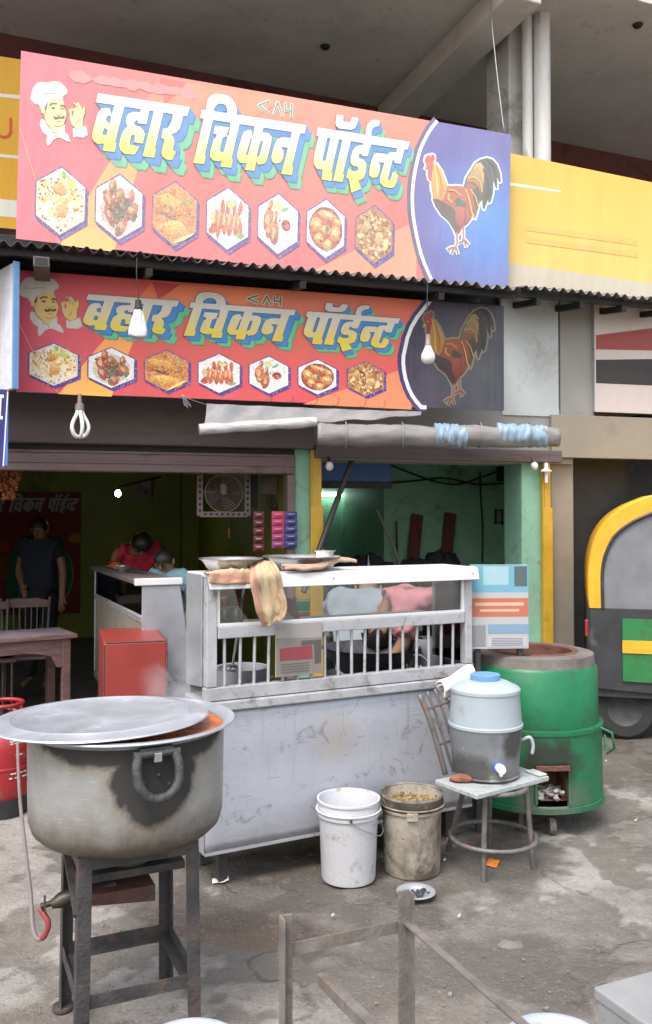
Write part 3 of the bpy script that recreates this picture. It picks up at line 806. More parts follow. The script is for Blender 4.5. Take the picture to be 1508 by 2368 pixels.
    cf = lambda p: hx(cx0 + (cx1 - cx0) * p[0], cy0 + (cy1 - cy0) * p[1])
    cp = Print(W, H, tr); cp.z = .0034
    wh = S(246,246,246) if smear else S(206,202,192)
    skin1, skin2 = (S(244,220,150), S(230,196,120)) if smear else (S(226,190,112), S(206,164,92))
    for k in ('hat', 'scarf', 'cuff'): cp.stroke([cf(p) for p in CHEF[k]], .012, wh, True)
    for k in ('hand', 'face'): cp.stroke([cf(p) for p in CHEF[k]], .008, S(150,110,70), True)
    cp.z += .0005
    cp.poly([cf(p) for p in CHEF['hat']], lambda u, v: wh); cp.z += .0003
    cp.poly([cf(p) for p in CHEF['scarf']], wh); cp.z += .0003
    cp.poly([cf(p) for p in CHEF['face']], skin1); cp.z += .0003
    cp.poly([cf(p) for p in CHEF['hand']], skin1, [[cf(p) for p in CHEF['hole']]]); cp.z += .0003
    cp.poly([cf(p) for p in CHEF['cuff']], wh); cp.z += .0003
    cp.poly([cf(p) for p in CHEF['hair']], S(50,52,66)); cp.z += .0003
    for pts, w in CHEF_LINES: cp.stroke([cf(p) for p in pts], w * .0042, S(70,52,44) if w > 1.3 else S(150,120,88)); cp.z += .00002
    cp.build('chef_picture', pm, root)
    # dishes in hexagons
    hexp = [(0, -1), (1, -.5), (1, .5), (0, 1), (-1, .5), (-1, -.5)]
    for k, (x0, x1, y0, y1) in enumerate(hexes):
        xm, ym = (x0 + x1) / 2, (y0 + y1) / 2
        uc, vc = hx(xm, ym); uh = (hx(x1, ym)[0] - hx(x0, ym)[0]) / 2; vh = (hx(xm, y1)[1] - hx(xm, y0)[1]) / 2
        hp = Print(W, H, tr); hp.z = .0030 + .0001 * k
        hp.poly([(uc + .0035 + a * uh, vc + vh * .1 + b * vh) for a, b in hexp], S(72,48,150)); hp.z += .0010
        hp.poly([(uc + a * uh, vc + b * vh) for a, b in hexp], S(84,58,150)); hp.z += .0006
        base = [S(242,228,200), S(236,234,230), S(212,138,66), S(246,244,242), S(244,246,242), S(240,238,236), S(176,118,66)][k]
        hp.poly([(uc + a * uh * .945, vc + b * vh * .945) for a, b in hexp], base); hp.z += .0004
        food(hp, k, uc, vc, uh * .95, vh * .95)
        hp.build('food_picture', 'food_up' if smear else 'food_low', root)
    # headline letters with their blue and green depth
    allv = [txt(*p)[1] for _, o, _ in GLYPHS for p in o]
    v0, v1 = min(allv), max(allv)
    def face(u, v):
        t = (v - v0) / (v1 - v0)
        return lerp3(S(246,244,242) if smear else S(222,214,200), S(246,228,66) if smear else S(232,206,48), (t - .38) / .42)
    for i, (wd, out, holes) in enumerate(GLYPHS):
        lp = Print(W, H, tr)
        (bx, by), (gx, gy) = SHADE[wd]
        nb = 6
        for s in range(nb):      # green depth, then blue depth, drawn back to front
            t = 1 - s / nb
            lp.z = .0030 + .00055 * s + i * .00002
            dx, dy = bx + gx * t, by + gy * t
            lp.poly([txt(x + dx, y + dy) for x, y in out], S(92,196,140) if s else S(60,150,112), [[txt(x + dx, y + dy) for x, y in h] for h in holes])
        for s in range(nb + 2):
            t = 1 - s / (nb + 2)
            lp.z = .0066 + .00055 * s + i * .00002
            lp.poly([txt(x + bx * t, y + by * t) for x, y in out], S(44,140,212) if s else S(40,78,168), [[txt(x + bx * t, y + by * t) for x, y in h] for h in holes])
        lp.z = .0112 + i * .00004
        for l in [out] + list(holes): lp.stroke([txt(*p) for p in l], .0065, S(48,76,128), True)
        lp.z = .0128 + i * .00005
        lp.poly([txt(*p) for p in out], face, [[txt(*p) for p in h] for h in holes])
        lp.build('letter', pm, root)
    for i, ln in enumerate(SMALL):
        lp = Print(W, H, tr); lp.z = .0036 + .0001 * i
        lp.stroke([txt(*p) for p in ln], .021, S(240,226,206)); lp.z += .0008; lp.stroke([txt(*p) for p in ln], .011, S(26,128,92) if not smear else S(40,146,118))
        lp.build('small_mark', pm, root)
    return root

# ------------------------------------------------------------------ the ground
def fbm(x, y, s, o=4, seed=0.0):
    return noise.fractal(Vector((x * s, y * s, seed)), 0.6, 2.0, o)
def make_ground():
    def axis(a, b, step, far):
        c = [a + i * step for i in range(int((b - a) / step) + 1)]
        lo, hi, k = [], [], step
        x = a
        while x > -far:
            k *= 1.5; x -= k; lo.append(x)
        x, k = c[-1], step
        while x < far:
            k *= 1.5; x += k; hi.append(x)
        return lo[::-1] + c + hi
    xs, ys = axis(-2.2, 3.2, .03, 120), axis(1.2, 6.4, .03, 120)
    q, cc = [], []
    for y in ys:
        for x in xs:
            near = max(0.0, min(1.0, 2.2 - abs(y - 3.6) * .55)) * max(0.0, min(1.0, 2.6 - abs(x - .4) * .8))
            n1 = fbm(x, y, 1.1, 5, 3.1); n2 = fbm(x, y, 4.0, 4, 7.7)
            skin = max(0.0, min(1.0, (n1 * .8 + n2 * .35 + .05) * 9 + .5))        # where the top coat of cement is left
            z = near * (.007 * skin + .004 * n2 + .002 * fbm(x, y, 14, 3, 1.0)) - .011
            q.append((x, y, z if near > 0 else -.011))
            damp = max(0.0, min(1.0, (fbm(x, y, .8, 4, 11.3) + fbm(x, y, 3.0, 3, 5.0) * .4) * 2.2 + .28))
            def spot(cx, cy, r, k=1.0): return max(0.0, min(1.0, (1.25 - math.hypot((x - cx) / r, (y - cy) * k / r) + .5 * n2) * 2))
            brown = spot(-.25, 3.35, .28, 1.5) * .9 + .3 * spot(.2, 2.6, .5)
            wet = max(1.2 * spot(.0, 3.85, .8, 1.5), .75 * spot(.55, 3.1, .55, 2.0), .6 * spot(1.35, 3.55, .4, 2.4), .6 * spot(.7, 2.55, .35, 2.0), spot(-.05, 4.0, .75, 1.3), spot(.55, 4.05, .55, 1.4), .8 * spot(.9, 2.95, .4, 2), .7 * spot(1.7, 4.3, .5, 1.5), 1.3 * spot(2.6, 5.7, 1.0, 1.2), .7 * spot(-1.5, 3.3, .35, 2.2), .6 * spot(.1, 2.9, .4, 2.2))  # damp spots; counter shade painted in below it, plain darkening near the rickshaw
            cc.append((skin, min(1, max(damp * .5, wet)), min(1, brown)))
    nx = len(xs)
    fs = [(j * nx + i, j * nx + i + 1, (j + 1) * nx + i + 1, (j + 1) * nx + i) for j in range(len(ys) - 1) for i in range(nx - 1)]
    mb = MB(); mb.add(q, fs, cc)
    m, nt, b = new_mat('worn cement yard')
    at = nd(nt, 'ShaderNodeVertexColor', layer_name='ink')
    sp = nd(nt, 'ShaderNodeSeparateColor')
    nt.links.new(at.outputs['Color'], sp.inputs[0])
    v = coords(nt)
    nA, nB, nC = tex_noise(nt, v, 2.3, 6, .68), tex_noise(nt, v, 11, 5, .7, .3), tex_noise(nt, v, 70, 2, .7)
    light = mixc(nt, ramp(nt, nA, .34, .66), (0.33, 0.308, 0.285), (0.245, 0.225, 0.206))
    dark = mixc(nt, ramp(nt, nB, .35, .65), (0.14, 0.124, 0.109), (0.20, 0.181, 0.162))
    edge = math_(nt, 'ADD', sp.outputs[0], math_(nt, 'MULTIPLY', math_(nt, 'SUBTRACT', nB, .5), .9))
    c = mixc(nt, ramp(nt, edge, .3, .75), dark, light)
    c = mixc(nt, math_(nt, 'MULTIPLY', ramp(nt, nB, .58, .72), .55), c, (0.16, 0.135, 0.115))
    c = mixc(nt, math_(nt, 'MULTIPLY', ramp(nt, math_(nt, 'ADD', sp.outputs[2], math_(nt, 'MULTIPLY', math_(nt, 'SUBTRACT', nB, .5), .8)), .25, .8), .75), c, (0.155, 0.10, 0.06))
    wet_shade_f = ramp(nt, math_(nt, 'ADD', sp.outputs[1], math_(nt, 'MULTIPLY', math_(nt, 'SUBTRACT', nB, .5), .9)), .3, .85)
    c = mixc(nt, math_(nt, 'MULTIPLY', wet_shade_f, .72), c, (0.075, 0.064, 0.054))
    c = mixc(nt, math_(nt, 'MULTIPLY', ramp(nt, nC, .60, .72), .35), c, (0.36, 0.33, 0.30))
    c = mixc(nt, math_(nt, 'MULTIPLY', ramp(nt, nC, .42, .30), .5), c, (0.085, 0.07, 0.06))
    nD = tex_noise(nt, v, 28, 5, .75, .2)
    c = mixc(nt, math_(nt, 'MULTIPLY', ramp(nt, nD, .56, .68), .32), c, (0.10, 0.085, 0.072))
    c = mixc(nt, math_(nt, 'MULTIPLY', ramp(nt, nD, .42, .30), .35), c, (0.34, 0.315, 0.285))
    vo = nd(nt, 'ShaderNodeTexVoronoi', feature='DISTANCE_TO_EDGE')
    vo.inputs['Scale'].default_value = 1.15
    wob = nd(nt, 'ShaderNodeTexNoise'); wob.inputs['Scale'].default_value = 3.0; wob.inputs['Detail'].default_value = 6.0
    nt.links.new(v, wob.inputs['Vector'])
    vm = nd(nt, 'ShaderNodeMix', data_type='VECTOR'); vm.inputs['Factor'].default_value = .32
    nt.links.new(v, vm.inputs[4]); nt.links.new(wob.outputs['Color'], vm.inputs[5])
    nt.links.new(vm.outputs[1], vo.inputs['Vector'])
    crack = math_(nt, 'MULTIPLY', ramp(nt, vo.outputs['Distance'], .014, .004), ramp(nt, nA, .45, .6))
    c = mixc(nt, math_(nt, 'MULTIPLY', crack, .45), c, (0.06, 0.05, 0.045))
    nt.links.new(c, b.inputs['Base Color'])
    rr = nd(nt, 'ShaderNodeMapRange'); rr.inputs['To Min'].default_value = .88; rr.inputs['To Max'].default_value = .5
    nt.links.new(wet_shade_f, rr.inputs['Value']); nt.links.new(rr.outputs[0], b.inputs['Roughness'])
    hgt = math_(nt, 'SUBTRACT', math_(nt, 'ADD', nB, math_(nt, 'MULTIPLY', nC, .5)), math_(nt, 'MULTIPLY', crack, .8))
    bump(nt, b, math_(nt, 'ADD', hgt, nD), .7, .014)
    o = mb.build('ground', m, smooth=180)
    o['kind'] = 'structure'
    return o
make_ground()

# ------------------------------------------------------------------ the building: two shop units, porch soffit, column
FP = Plane(P(700, 1205, 6.2), R(15.4))
bld = thing('shop_building', 'plastered building with two open shop units under a bare concrete porch soffit', 'building', FP.o, FP.yaw)
fa = FP.at
def plate(name, px0, py0, px1, py1, off, depth, m, parent=bld, bevel=.004):
    a, b = fa(px0, py0, off), fa(px1, py1, off)
    c, d = fa(px0, py1, off), fa(px1, py0, off)
    z0, z1 = (b.z + c.z) / 2, (a.z + d.z) / 2
    return MB().span(((a.x + c.x) / 2, off, z0), ((b.x + d.x) / 2, off + depth, z1)).build(name, m, parent, bevel=bevel)
XR = fa(672, 1205).x               # inner right edge of the left unit
XP0, XP1 = fa(681, 1205).x, fa(722, 1205).x
XQ0, XQ1 = fa(1207, 1205).x, fa(1258, 1205).x
LZ = 2.72
one_box('floor', (-3.6, .0, -.15), (XP1, 6.0, .02), 'floor_in', bld)
one_box('ceiling', (-3.6, .1, LZ), (XP1, 6.0, LZ + .1), 'dark_room', bld)
one_box('wall', (-3.6, 5.8, 0), (XP1, 6.0, LZ), 'wall_olive', bld)
one_box('wall', (-3.75, 0, 0), (-3.6, 6.0, LZ + .1), 'wall_olive', bld)
one_box('wall', (XP0 + .003, .3, 0), (XP1 - .003, 6.0, LZ), 'wall_olive', bld)
xj = fa(437, 1205, 5.8).x
one_box('wall_pier', (xj - .12, 5.55, 0), (xj + .14, 5.8, LZ), 'wall_olive', bld)
pil = one_box('pillar', (XP0, 0, 0), (XP1, .3, 2.4), 'pillar_mint', bld, .012)
for (a, b, m) in ((1352, 1384, 'yellow_paint'), (1390, 1412, 'drum'), (1416, 1470, 'timber')):
    z1, z0 = fa(705, a, -.006).z, fa(705, b, -.006).z
    MB().span((XP0 - .01, -.006, z0), (XP1 + .002, .15, z1)).build('painted_band', m, pil)
# right unit
XB = fa(888, 1205, 1.8).x
one_box('floor', (XP1, 0, -.15), (2.86, 3.5, .018), 'grey_wall', bld)
one_box('ceiling', (XP1, .3, 2.42), (2.86, 3.5, 2.52), 'wall_mint', bld)
one_box('wall', (XB, 1.8, 0), (2.86, 1.92, 2.42), 'wall_mint', bld)
one_box('wall', (XP1, 3.3, 0), (XB + .2, 3.42, 2.42), 'wall_mint', bld)
one_box('wall', (XB, 1.92, 0), (XB + .1, 3.3, 2.42), 'wall_mint', bld)
one_box('wall', (2.72, .42, 0), (2.86, 1.8, 2.42), 'wall_mint', bld)
one_box('wall', (XQ1 + .003, .305, 0), (2.86, .42, 2.42), 'dark_room', bld)
one_box('pillar', (XQ0, 0, 0), (XQ1, .3, 2.4), 'pillar_mint', bld, .012)
for px0, px1 in ((720, 744), (1256, 1274)):          # yellow shutter guides
    a, b = fa(px0, 1205, -.05).x, fa(px1, 1205, -.05).x
    gd = MB().span((a, -.05, 0), (b, -.004, 2.06)).build('shutter_guide', 'yellow_paint', bld, bevel=.004)
    MB().span((a + .012, -.058, 0), (a + .03, -.052, 2.0)).build('guide_lip', 'yellow_paint', gd)
    MB().span((a - .006, -.062, .0), (b + .01, -.052, fa(730, 1172, -.05).z)).build('guide_cover', 'yellow_paint', gd, bevel=.003)
# shutter gear above the openings
z_l0, z_l1 = fa(350, 1092).z, fa(350, 1046).z
z_b0, z_b1 = fa(350, 1032).z, fa(350, 930).z
ln_ = MB().span((-3.6, -.02, z_l0), (XP0 + .0, .12, z_l1)).build('lintel_channel', 'mauve', bld, bevel=.008)
MB().span((-3.6, -.032, z_l0 + .055), (XP0 - .01, -.024, z_l0 + .068)).build('lintel_lip', 'mauve', ln_)
MB().span((-3.6, -.034, z_l1 - .014), (XP0 - .01, -.024, z_l1)).build('lintel_lip', 'mauve', ln_)
one_box('shutter_box', (-3.6, -.10, z_b0), (XP1 - .01, .3, 2.42), 'shutter_box', bld, .01)
one_box('shutter_slot', (-3.6, -.0, z_l1), (XP0, .2, z_b0), 'black', bld)
one_box('door_frame', (XR - .03, -.03, 0), (XP0 - .003, .08, z_l0 - .003), 'mauve', bld, .004)
one_box('shutter_box', (XP1, -.02, fa(900, 1066).z), (XQ1 + .25, .3, 2.42), 'grey_wall', bld, .01)
one_box('fascia', (-3.6, .025, 2.424), (XQ1 + .25, .3, 3.45), 'black', bld)
# to the right of the second unit
plate('wall_panel', 1268, 700, 1296, 1500, .05, .2, 'beige')
plate('wall_panel', 1160, 690, 1292, 962, -.03, .04, 'pale_blue')
plate('wall_panel', 1296, 700, 1374, 962, -.035, .03, 'grey_wall')
post_r = plate('pillar', 1276, 1066, 1330, 1990, .03, .3, 'beige', bevel=.012)
xg = fa(1335, 1205).x
one_box('wall', (xg + .9, 2.6, 0), (xg + 7, 2.8, 3.4), 'grey_wall', bld)
one_box('wall', (2.863, .4, 0), (2.96, 2.7, 2.3), 'dark_room', bld)
one_box('ceiling', (2.864, .1, 2.3), (xg + 7, 2.8, 2.42), 'dark_room', bld)
one_box('shutter', (2.97, 2.3, 0), (xg + 3.0, 2.38, 2.3), 'rick_black', bld)
one_box('fascia', (xg - .2, .3, 2.425), (xg + 7, .5, 3.5), 'grey_wall', bld)
# upper floor: soffit, maroon wall, beam, column with downpipes
UPL = Plane(P(0, 75, 7.17), R(21.8))
ZS = P(0, 75, 7.17).z
def ubox(name, a, b, m, parent=bld, bevel=.006, mb=None):
    mb = mb or MB()
    a, b = Vector(a), Vector(b)
    c, h = (a + b) / 2, (b - a) / 2
    p = [UPL.w(c.x + x * h.x, c.y + y * h.y, c.z + z * h.z) for z in (-1, 1) for y in (-1, 1) for x in (-1, 1)]
    mb.add(p, [(0, 2, 3, 1), (4, 5, 7, 6), (0, 1, 5, 4), (2, 6, 7, 3), (0, 4, 6, 2), (1, 3, 7, 5)])
    return mb.build(name, m, parent, world=True, bevel=bevel) if name else mb
ubox('soffit', (-4, -2.35, ZS), (14, .2, ZS + .16), 'soffit')
ubox('upper_wall', (-4, 0, 3.3), (14, .25, ZS), 'wall_maroon')
xb = UPL.at(905, 240, -.05).x
beam = ubox('beam', (xb - .13, -2.3, ZS - .2), (xb + .16, 0, ZS - .001), 'soffit', bevel=.01)
cl = G(1174, 30, ZS - .4)
ck = (cl - UPL.o).dot(UPL.ex), (cl - UPL.o).dot(UPL.ey)
def uloc(px, Y):
    w_ = P(px, 300, Y) - UPL.o
    return w_.dot(UPL.ex), w_.dot(UPL.ey)
c0 = uloc(1178, 7.0)
colm = ubox('column', (c0[0], c0[1], 2.53), (c0[0] + .32, c0[1] + .35, ZS - .002), 'column', bevel=.015)
for k, (pxc, r) in enumerate(((1220, .042), (1254, .068))):
    u = uloc(pxc, 6.93)
    pw = UPL.w(u[0], u[1], 0)
    dp = MB().tube([pw + V3(0, 0, 2.53), pw + V3(0, 0, ZS - .003)], r, 14).build('downpipe', 'pipe', colm, world=True, smooth=40)
    for z in (3.9,): MB().lathe([(r + .004, z), (r + .012, z + .01), (r + .012, z + .07), (r + .004, z + .08)], 14, pw).build('pipe_collar', 'pipe', dp, world=True, smooth=40)
for px, py in ((752, 108), (1475, 58)):
    g = G(px, py, ZS - .006)
    MB().lathe([(.0, -.02), (.03, -.018), (.045, .004)], 14, g).build('ceiling_box', 'black', bld, world=True, smooth=60)

# ------------------------------------------------------------------ the two chicken signs
def veil(k): return lambda c: tuple(x + (0.80 - x) * k for x in c)  # pales ink toward white: paints a veil of glare over the upper sign
lo_c = P(37, 905, 5.2)
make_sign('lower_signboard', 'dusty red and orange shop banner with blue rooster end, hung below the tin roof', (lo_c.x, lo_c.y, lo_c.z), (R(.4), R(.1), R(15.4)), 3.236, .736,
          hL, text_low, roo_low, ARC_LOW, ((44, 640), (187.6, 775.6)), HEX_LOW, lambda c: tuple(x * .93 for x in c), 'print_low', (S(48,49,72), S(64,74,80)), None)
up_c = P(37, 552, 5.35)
make_sign('upper_signboard', 'large glare-paled shop sign with chef, dishes and rooster above the tin roof', (up_c.x, up_c.y, up_c.z), (R(1.2), R(1.0), R(17.6)), 3.446, 1.18,
          hU, hU, hU, ARC_UP, ((61.5, 185.7), (192, 334)), HEX_UP, veil(.20), 'print_up', (S(66,66,158), S(10,126,214)), [(170, 172, 172, 174), (225, 182, 425, 212)])

# ------------------------------------------------------------------ neighbours' signs
def flat_sign(name, label, px0, px1, top0, bot0, Y, yaw, thick=.05, edge='alu_frame', extra=0.0, cat='sign'):
    pl = Plane(P(px0, 1205, Y), yaw)
    a, b = pl.at(px0, top0), pl.at(px0, bot0)
    W = pl.at(px1, top0).x + extra
    r = thing(name, label, cat, pl.w(0, 0, b.z), yaw)
    MB().span((0, .002, 0), (W, thick, a.z - b.z)).build('panel', edge, r, bevel=.003)
    return r, W, a.z - b.z, lambda px, py: (pl.at(px, py).x / W, (a.z - pl.at(px, py).z) / (a.z - b.z))
ysr, W, H, f = flat_sign('yellow_signboard', 'plain yellow neighbouring sign beside the white downpipes, right of the rooster', 1174, 1680, 353, 672, 6.5, R(23.7))
pr = Print(W, H); pr.z = .001
pr.mb.grid(lambda a, b: pr.p(a, 1 - b), 10, 8, lambda a, b: lerp3(S(236,204,122), S(232,192,96), b))
pr.build('background_print', 'print_flat', ysr)
p2 = Print(W, H); p2.z = .0016
p2.poly([f(1172, 421), f(1298, 441), f(1298, 445), f(1172, 428)], S(245,240,230)); p2.z += .0004
p2.poly([(0, .80), (1, .80), (1, 1), (0, 1)], S(206,196,176)); p2.z += .0004
p2.blob(f(1530, 612), (.10, .09), S(226,110,120), 16, 0, .1); p2.z += .0004
for y0 in (520, 548): p2.poly([f(1215, y0), f(1475, y0 + 34), f(1475, y0 + 48), f(1215, y0 + 13)], S(226,190,112)); p2.z += .0003
p2.build('printed_lines', 'print_flat', ysr)
ysl, W, H, f = flat_sign('yellow_signboard', 'yellow neighbouring sign with a red letter, left edge behind the chef sign', -220, 60, 96, 505, 5.75, R(18))
pr = Print(W, H); pr.z = .001
pr.poly([(0, 0), (1, 0), (1, 1), (0, 1)], S(236,176,40)); pr.z += .0005
for y0, y1 in ((222, 230), (362, 369), (466, 506)): pr.poly([f(-220, y0 - 26), f(60, y0), f(60, y1), f(-220, y1 - 26)], S(240,236,226)); pr.z += .0004
pr.stroke([f(-6, 272), f(-6, 306), f(0, 315), f(10, 318), f(20, 315), f(25, 306), f(25, 275)], .02, S(214,84,34))
pr.build('background_print', 'print_flat', ysl)
lw = P(30, 760, 4.95)
lbx = thing('light_box', 'plastic-wrapped white box sign with blue edge at the left end of the banner', 'sign', (lw.x, lw.y, P(30, 898, 4.95).z), R(-48))
hz = P(30, 606, 4.95).z - P(30, 898, 4.95).z
MB().span((-.7, -.0, 0), (-.003, .03, hz)).build('face_panel', 'bag', lbx, bevel=.004)
MB().span((0, -.006, -.005), (.016, .032, hz + .005)).build('blue_edge', 'blue_cap', lbx, bevel=.004)
nb, W, H, f = flat_sign('navy_signboard', 'navy blue hanging sign with white lettering at the left frame edge', -190, 20, 893, 1075, 4.9, R(15), .02, 'tap_blue')
pr = Print(W, H); pr.z = .001
pr.poly([(0, 0), (1, 0), (.955, 1), (0, 1)], S(40,36,118)); pr.z += .0005
pr.poly([(.985, 0), (1, 0), (.955, 1), (.94, 1)], S(222,222,226)); pr.z += .0005
pr.poly([f(-14, 912), f(9, 913), f(9, 920), f(4, 920), f(2, 962), f(7, 963), f(6, 970), f(-12, 969), f(-12, 961), f(-6, 961), f(-4, 920), f(-14, 919)], S(222,222,226))
pr.poly([f(-60, 912), f(-26, 912), f(-26, 920), f(-60, 919)], S(222,222,226)); pr.z += .0003
pr.build('printed_face', 'print_flat', nb)
nbr, W, H, f = flat_sign('shop_signboard', 'pale sign with red and black bands on the neighbouring shop front, right edge', 1378, 1700, 700, 952, 6.75, R(15.4))
pr = Print(W, H); pr.z = .001
pr.poly([(0, 0), (1, 0), (1, 1), (0, 1)], S(196,186,184)); pr.z += .0005
pr.poly([f(1378, 775), f(1700, 735), f(1700, 815), f(1378, 808)], S(150,66,62)); pr.z += .0005
pr.poly([f(1378, 832), f(1700, 828), f(1700, 900), f(1378, 886)], S(46,42,44))
pr.build('printed_face', 'print_flat', nbr)

# ------------------------------------------------------------------ tin roofs between the signs
def tin_roof(name, label, px0, px1, py, Y, yaw, back, rise, pre=0.0, post=0.0):
    w0 = P(px0, py, Y)
    pl = Plane(w0, yaw)
    L = pl.at(px1, py).x + post
    r = thing(name, label, 'roof', (w0.x, w0.y, w0.z), yaw)
    pitch, amp = .076, .0155
    rs = random.Random(5)
    nw = int((L + pre) / pitch * 8)
    def fn(u, v):
        x = -pre + u * (L + pre)
        bend = .012 * noise.noise(Vector((x * 1.3, v * 2, 3.0))) + (.012 * max(0, 1 - v * 6) * noise.noise(Vector((x * 7, 0, 1.0))))
        return Vector((x, back * v + .02 * noise.noise(Vector((x * 2, 9, 0))) * (1 - v), rise * v + amp * math.sin(x / pitch * 6.28318) + bend))
    MB().grid(fn, nw, 10).build('corrugated_sheet', 'tin', r, smooth=180, solid=.0022)
    for yy in (.10, .62, 1.1):
        if yy < back: MB().span((-pre, yy - .02, rise * yy / back - .062), (L, yy + .02, rise * yy / back - .028)).build('purlin', 'black', r)
    for i in range(4):
        x = -pre + (L + pre) * (i + .4) / 4
        MB().bar((x, .04, -.085 + .0), (x, back, rise - .085), .04, .045).build('rafter', 'black', r)
    return r
tin_roof('tin_roof', 'dark corrugated tin roof strip running between the two chicken signs', 0, 1205, 560, 4.85, R(17.2), 1.5, .27, .5)
tin_roof('tin_roof', 'short corrugated tin roof edge below the yellow sign on the right', 1212, 1600, 664, 6.2, R(17), 1.0, .15)
stb = thing('square_tube', 'short dark square steel tube end poking out under the tin roof above the chef', 'tube', P(96, 607, 4.95), R(17))
MB().span((-.045, -.02, -.03), (.045, .5, .03)).build('tube_wall', 'shutter_box', stb, bevel=.004)
MB().span((-.034, -.0225, -.02), (.034, -.0205, .02)).build('tube_mouth', 'black', stb)

# ------------------------------------------------------------------ the steel food counter
CP = Plane(P(477, 1205, 3.66), R(27.7))
ca = CP.at
CL = ca(1090, 1600).x              # length
cart = thing('food_counter', 'scuffed aluminium food counter with glass case, white lip and barred front', 'counter', CP.o, CP.yaw)
Z_BOT, Z_LEDGE, Z_RAIL, Z_B0, Z_B1, Z_G0, Z_G1, Z_TOP = .157, .745, .79, .846, 1.05, 1.10, 1.268, 1.325
DW = .24
# front panel with slight dents, scratches and grease
def scuffed():
    m, nt, b = new_mat('scuffed aluminium front')
    v = coords(nt)
    n1 = tex_noise(nt, v, 3.0, 6, .6)
    c = mixc(nt, ramp(nt, n1, .3, .7), (0.41, 0.425, 0.485), (0.51, 0.525, 0.585))
    n2 = tex_noise(nt, coords(nt, (5, 5, 6)), 1.6, 7, .74, 1.2)
    c = mixc(nt, math_(nt, 'MULTIPLY', ramp(nt, n2, .565, .64), .55), c, (0.17, 0.16, 0.155))
    mpn = nd(nt, 'ShaderNodeMapping'); mpn.inputs['Rotation'].default_value = (0, R(55), 0); mpn.inputs['Scale'].default_value = (3, 3, 110)
    nt.links.new(v, mpn.inputs['Vector'])
    sc = tex_noise(nt, mpn.outputs[0], 2.0, 4, .6)
    c = mixc(nt, math_(nt, 'MULTIPLY', math_(nt, 'MULTIPLY', ramp(nt, sc, .60, .66), ramp(nt, n1, .46, .58)), .6), c, (0.12, 0.115, 0.115))
    sz = nd(nt, 'ShaderNodeSeparateXYZ'); nt.links.new(v, sz.inputs[0])
    low = ramp(nt, math_(nt, 'ADD', sz.outputs[2], math_(nt, 'MULTIPLY', n2, .3)), .42, .26)
    c = mixc(nt, math_(nt, 'MULTIPLY', low, .55), c, (0.20, 0.185, 0.165))
    g = nd(nt, 'ShaderNodeVectorMath', operation='DISTANCE'); g.inputs[1].default_value = (.62, 0, .56)
    nt.links.new(v, g.inputs[0])
    c = mixc(nt, math_(nt, 'MULTIPLY', ramp(nt, math_(nt, 'ADD', g.outputs['Value'], math_(nt, 'MULTIPLY', n2, .25)), .27, .14), .5), c, (0.42, 0.33, 0.24))
    dr = tex_noise(nt, coords(nt, (30, 30, .9)), 1.5, 4, .6)
    c = mixc(nt, math_(nt, 'MULTIPLY', math_(nt, 'MULTIPLY', ramp(nt, dr, .58, .68), ramp(nt, sz.outputs[2], .3, .7)), .4), c, (0.26, 0.22, 0.18))
    nt.links.new(c, b.inputs['Base Color'])
    b.inputs['Metallic'].default_value = .35
    b.inputs['Roughness'].default_value = .5
    bump(nt, b, n1, .25, .03)
    return m
M['scuffed'] = scuffed()
MB().grid(lambda u, v: Vector((.0 + u * CL, .002 + .004 * noise.noise(Vector((u * 4, v * 3, 1))), Z_BOT + v * (Z_LEDGE - Z_BOT))), 30, 16).build('front_panel', 'scuffed', cart, smooth=180, solid=.004)
MB().span((0, -.004, Z_BOT - .012), (CL, .012, Z_BOT)).build('bottom_edge', 'alu_frame', cart)
MB().span((-.004, .006, Z_BOT - .01), (-.0005, DW, Z_LEDGE - .004)).build('side_panel', 'alu', cart)
MB().span((CL + .001, .006, Z_BOT - .01), (CL + .005, DW + .1, Z_LEDGE)).build('side_panel', 'alu', cart)
MB().span((-.012, -.022, Z_LEDGE), (CL + .012, DW, Z_RAIL - .003)).build('ledge', 'alu_frame', cart, bevel=.006)
MB().span((-.006, -.012, Z_RAIL), (CL + .006, .03, Z_B0)).build('rail', 'alu_frame', cart, bevel=.004)
MB().span((.05, -.012, Z_B1), (CL - .045, .03, Z_G0)).build('rail', 'alu_frame', cart, bevel=.004)
one_box('corner_post', (0, -.012, Z_B0 + .002), (.047, .034, Z_TOP - .01), 'alu_frame', cart)
one_box('corner_post', (CL - .042, -.012, Z_B0 + .002), (CL, .034, Z_TOP - .01), 'alu_frame', cart)
# left end: a closed panel leaning back a little
MB().prism([(.036, Z_B0), (DW, Z_B0 - .02), (DW, Z_TOP - .004), (.036, Z_TOP - .004)], (0, 1, 0), (0, 0, 1), (-.006, 0, 0), (.006, 0, 0)).build('side_panel', 'alu', cart, bevel=.002)
MB().prism([(.036, Z_B0), (DW + .1, Z_B0), (DW + .1, Z_TOP - .004), (.036, Z_TOP - .004)], (0, 1, 0), (0, 0, 1), (CL, 0, 0), (.006, 0, 0)).build('side_panel', 'glass', cart)
bars = [ca(x, 1520).x for x in (521, 556, 589, 622, 656, 690, 722, 753, 784, 815, 845, 875, 905, 934, 965, 994, 1022, 1049)]
for x in bars:
    MB().tube([(x, .008, Z_B0 - .004), (x + random.uniform(-.004, .004), .008, Z_B1 + .004)], .0072, 10).build('bar', 'alu_frame', cart, smooth=50)
gp = MB().span((.05, .006, Z_G0 + .002), (CL - .045, .010, Z_G1 + .01)).build('glass_pane', 'glass', cart)
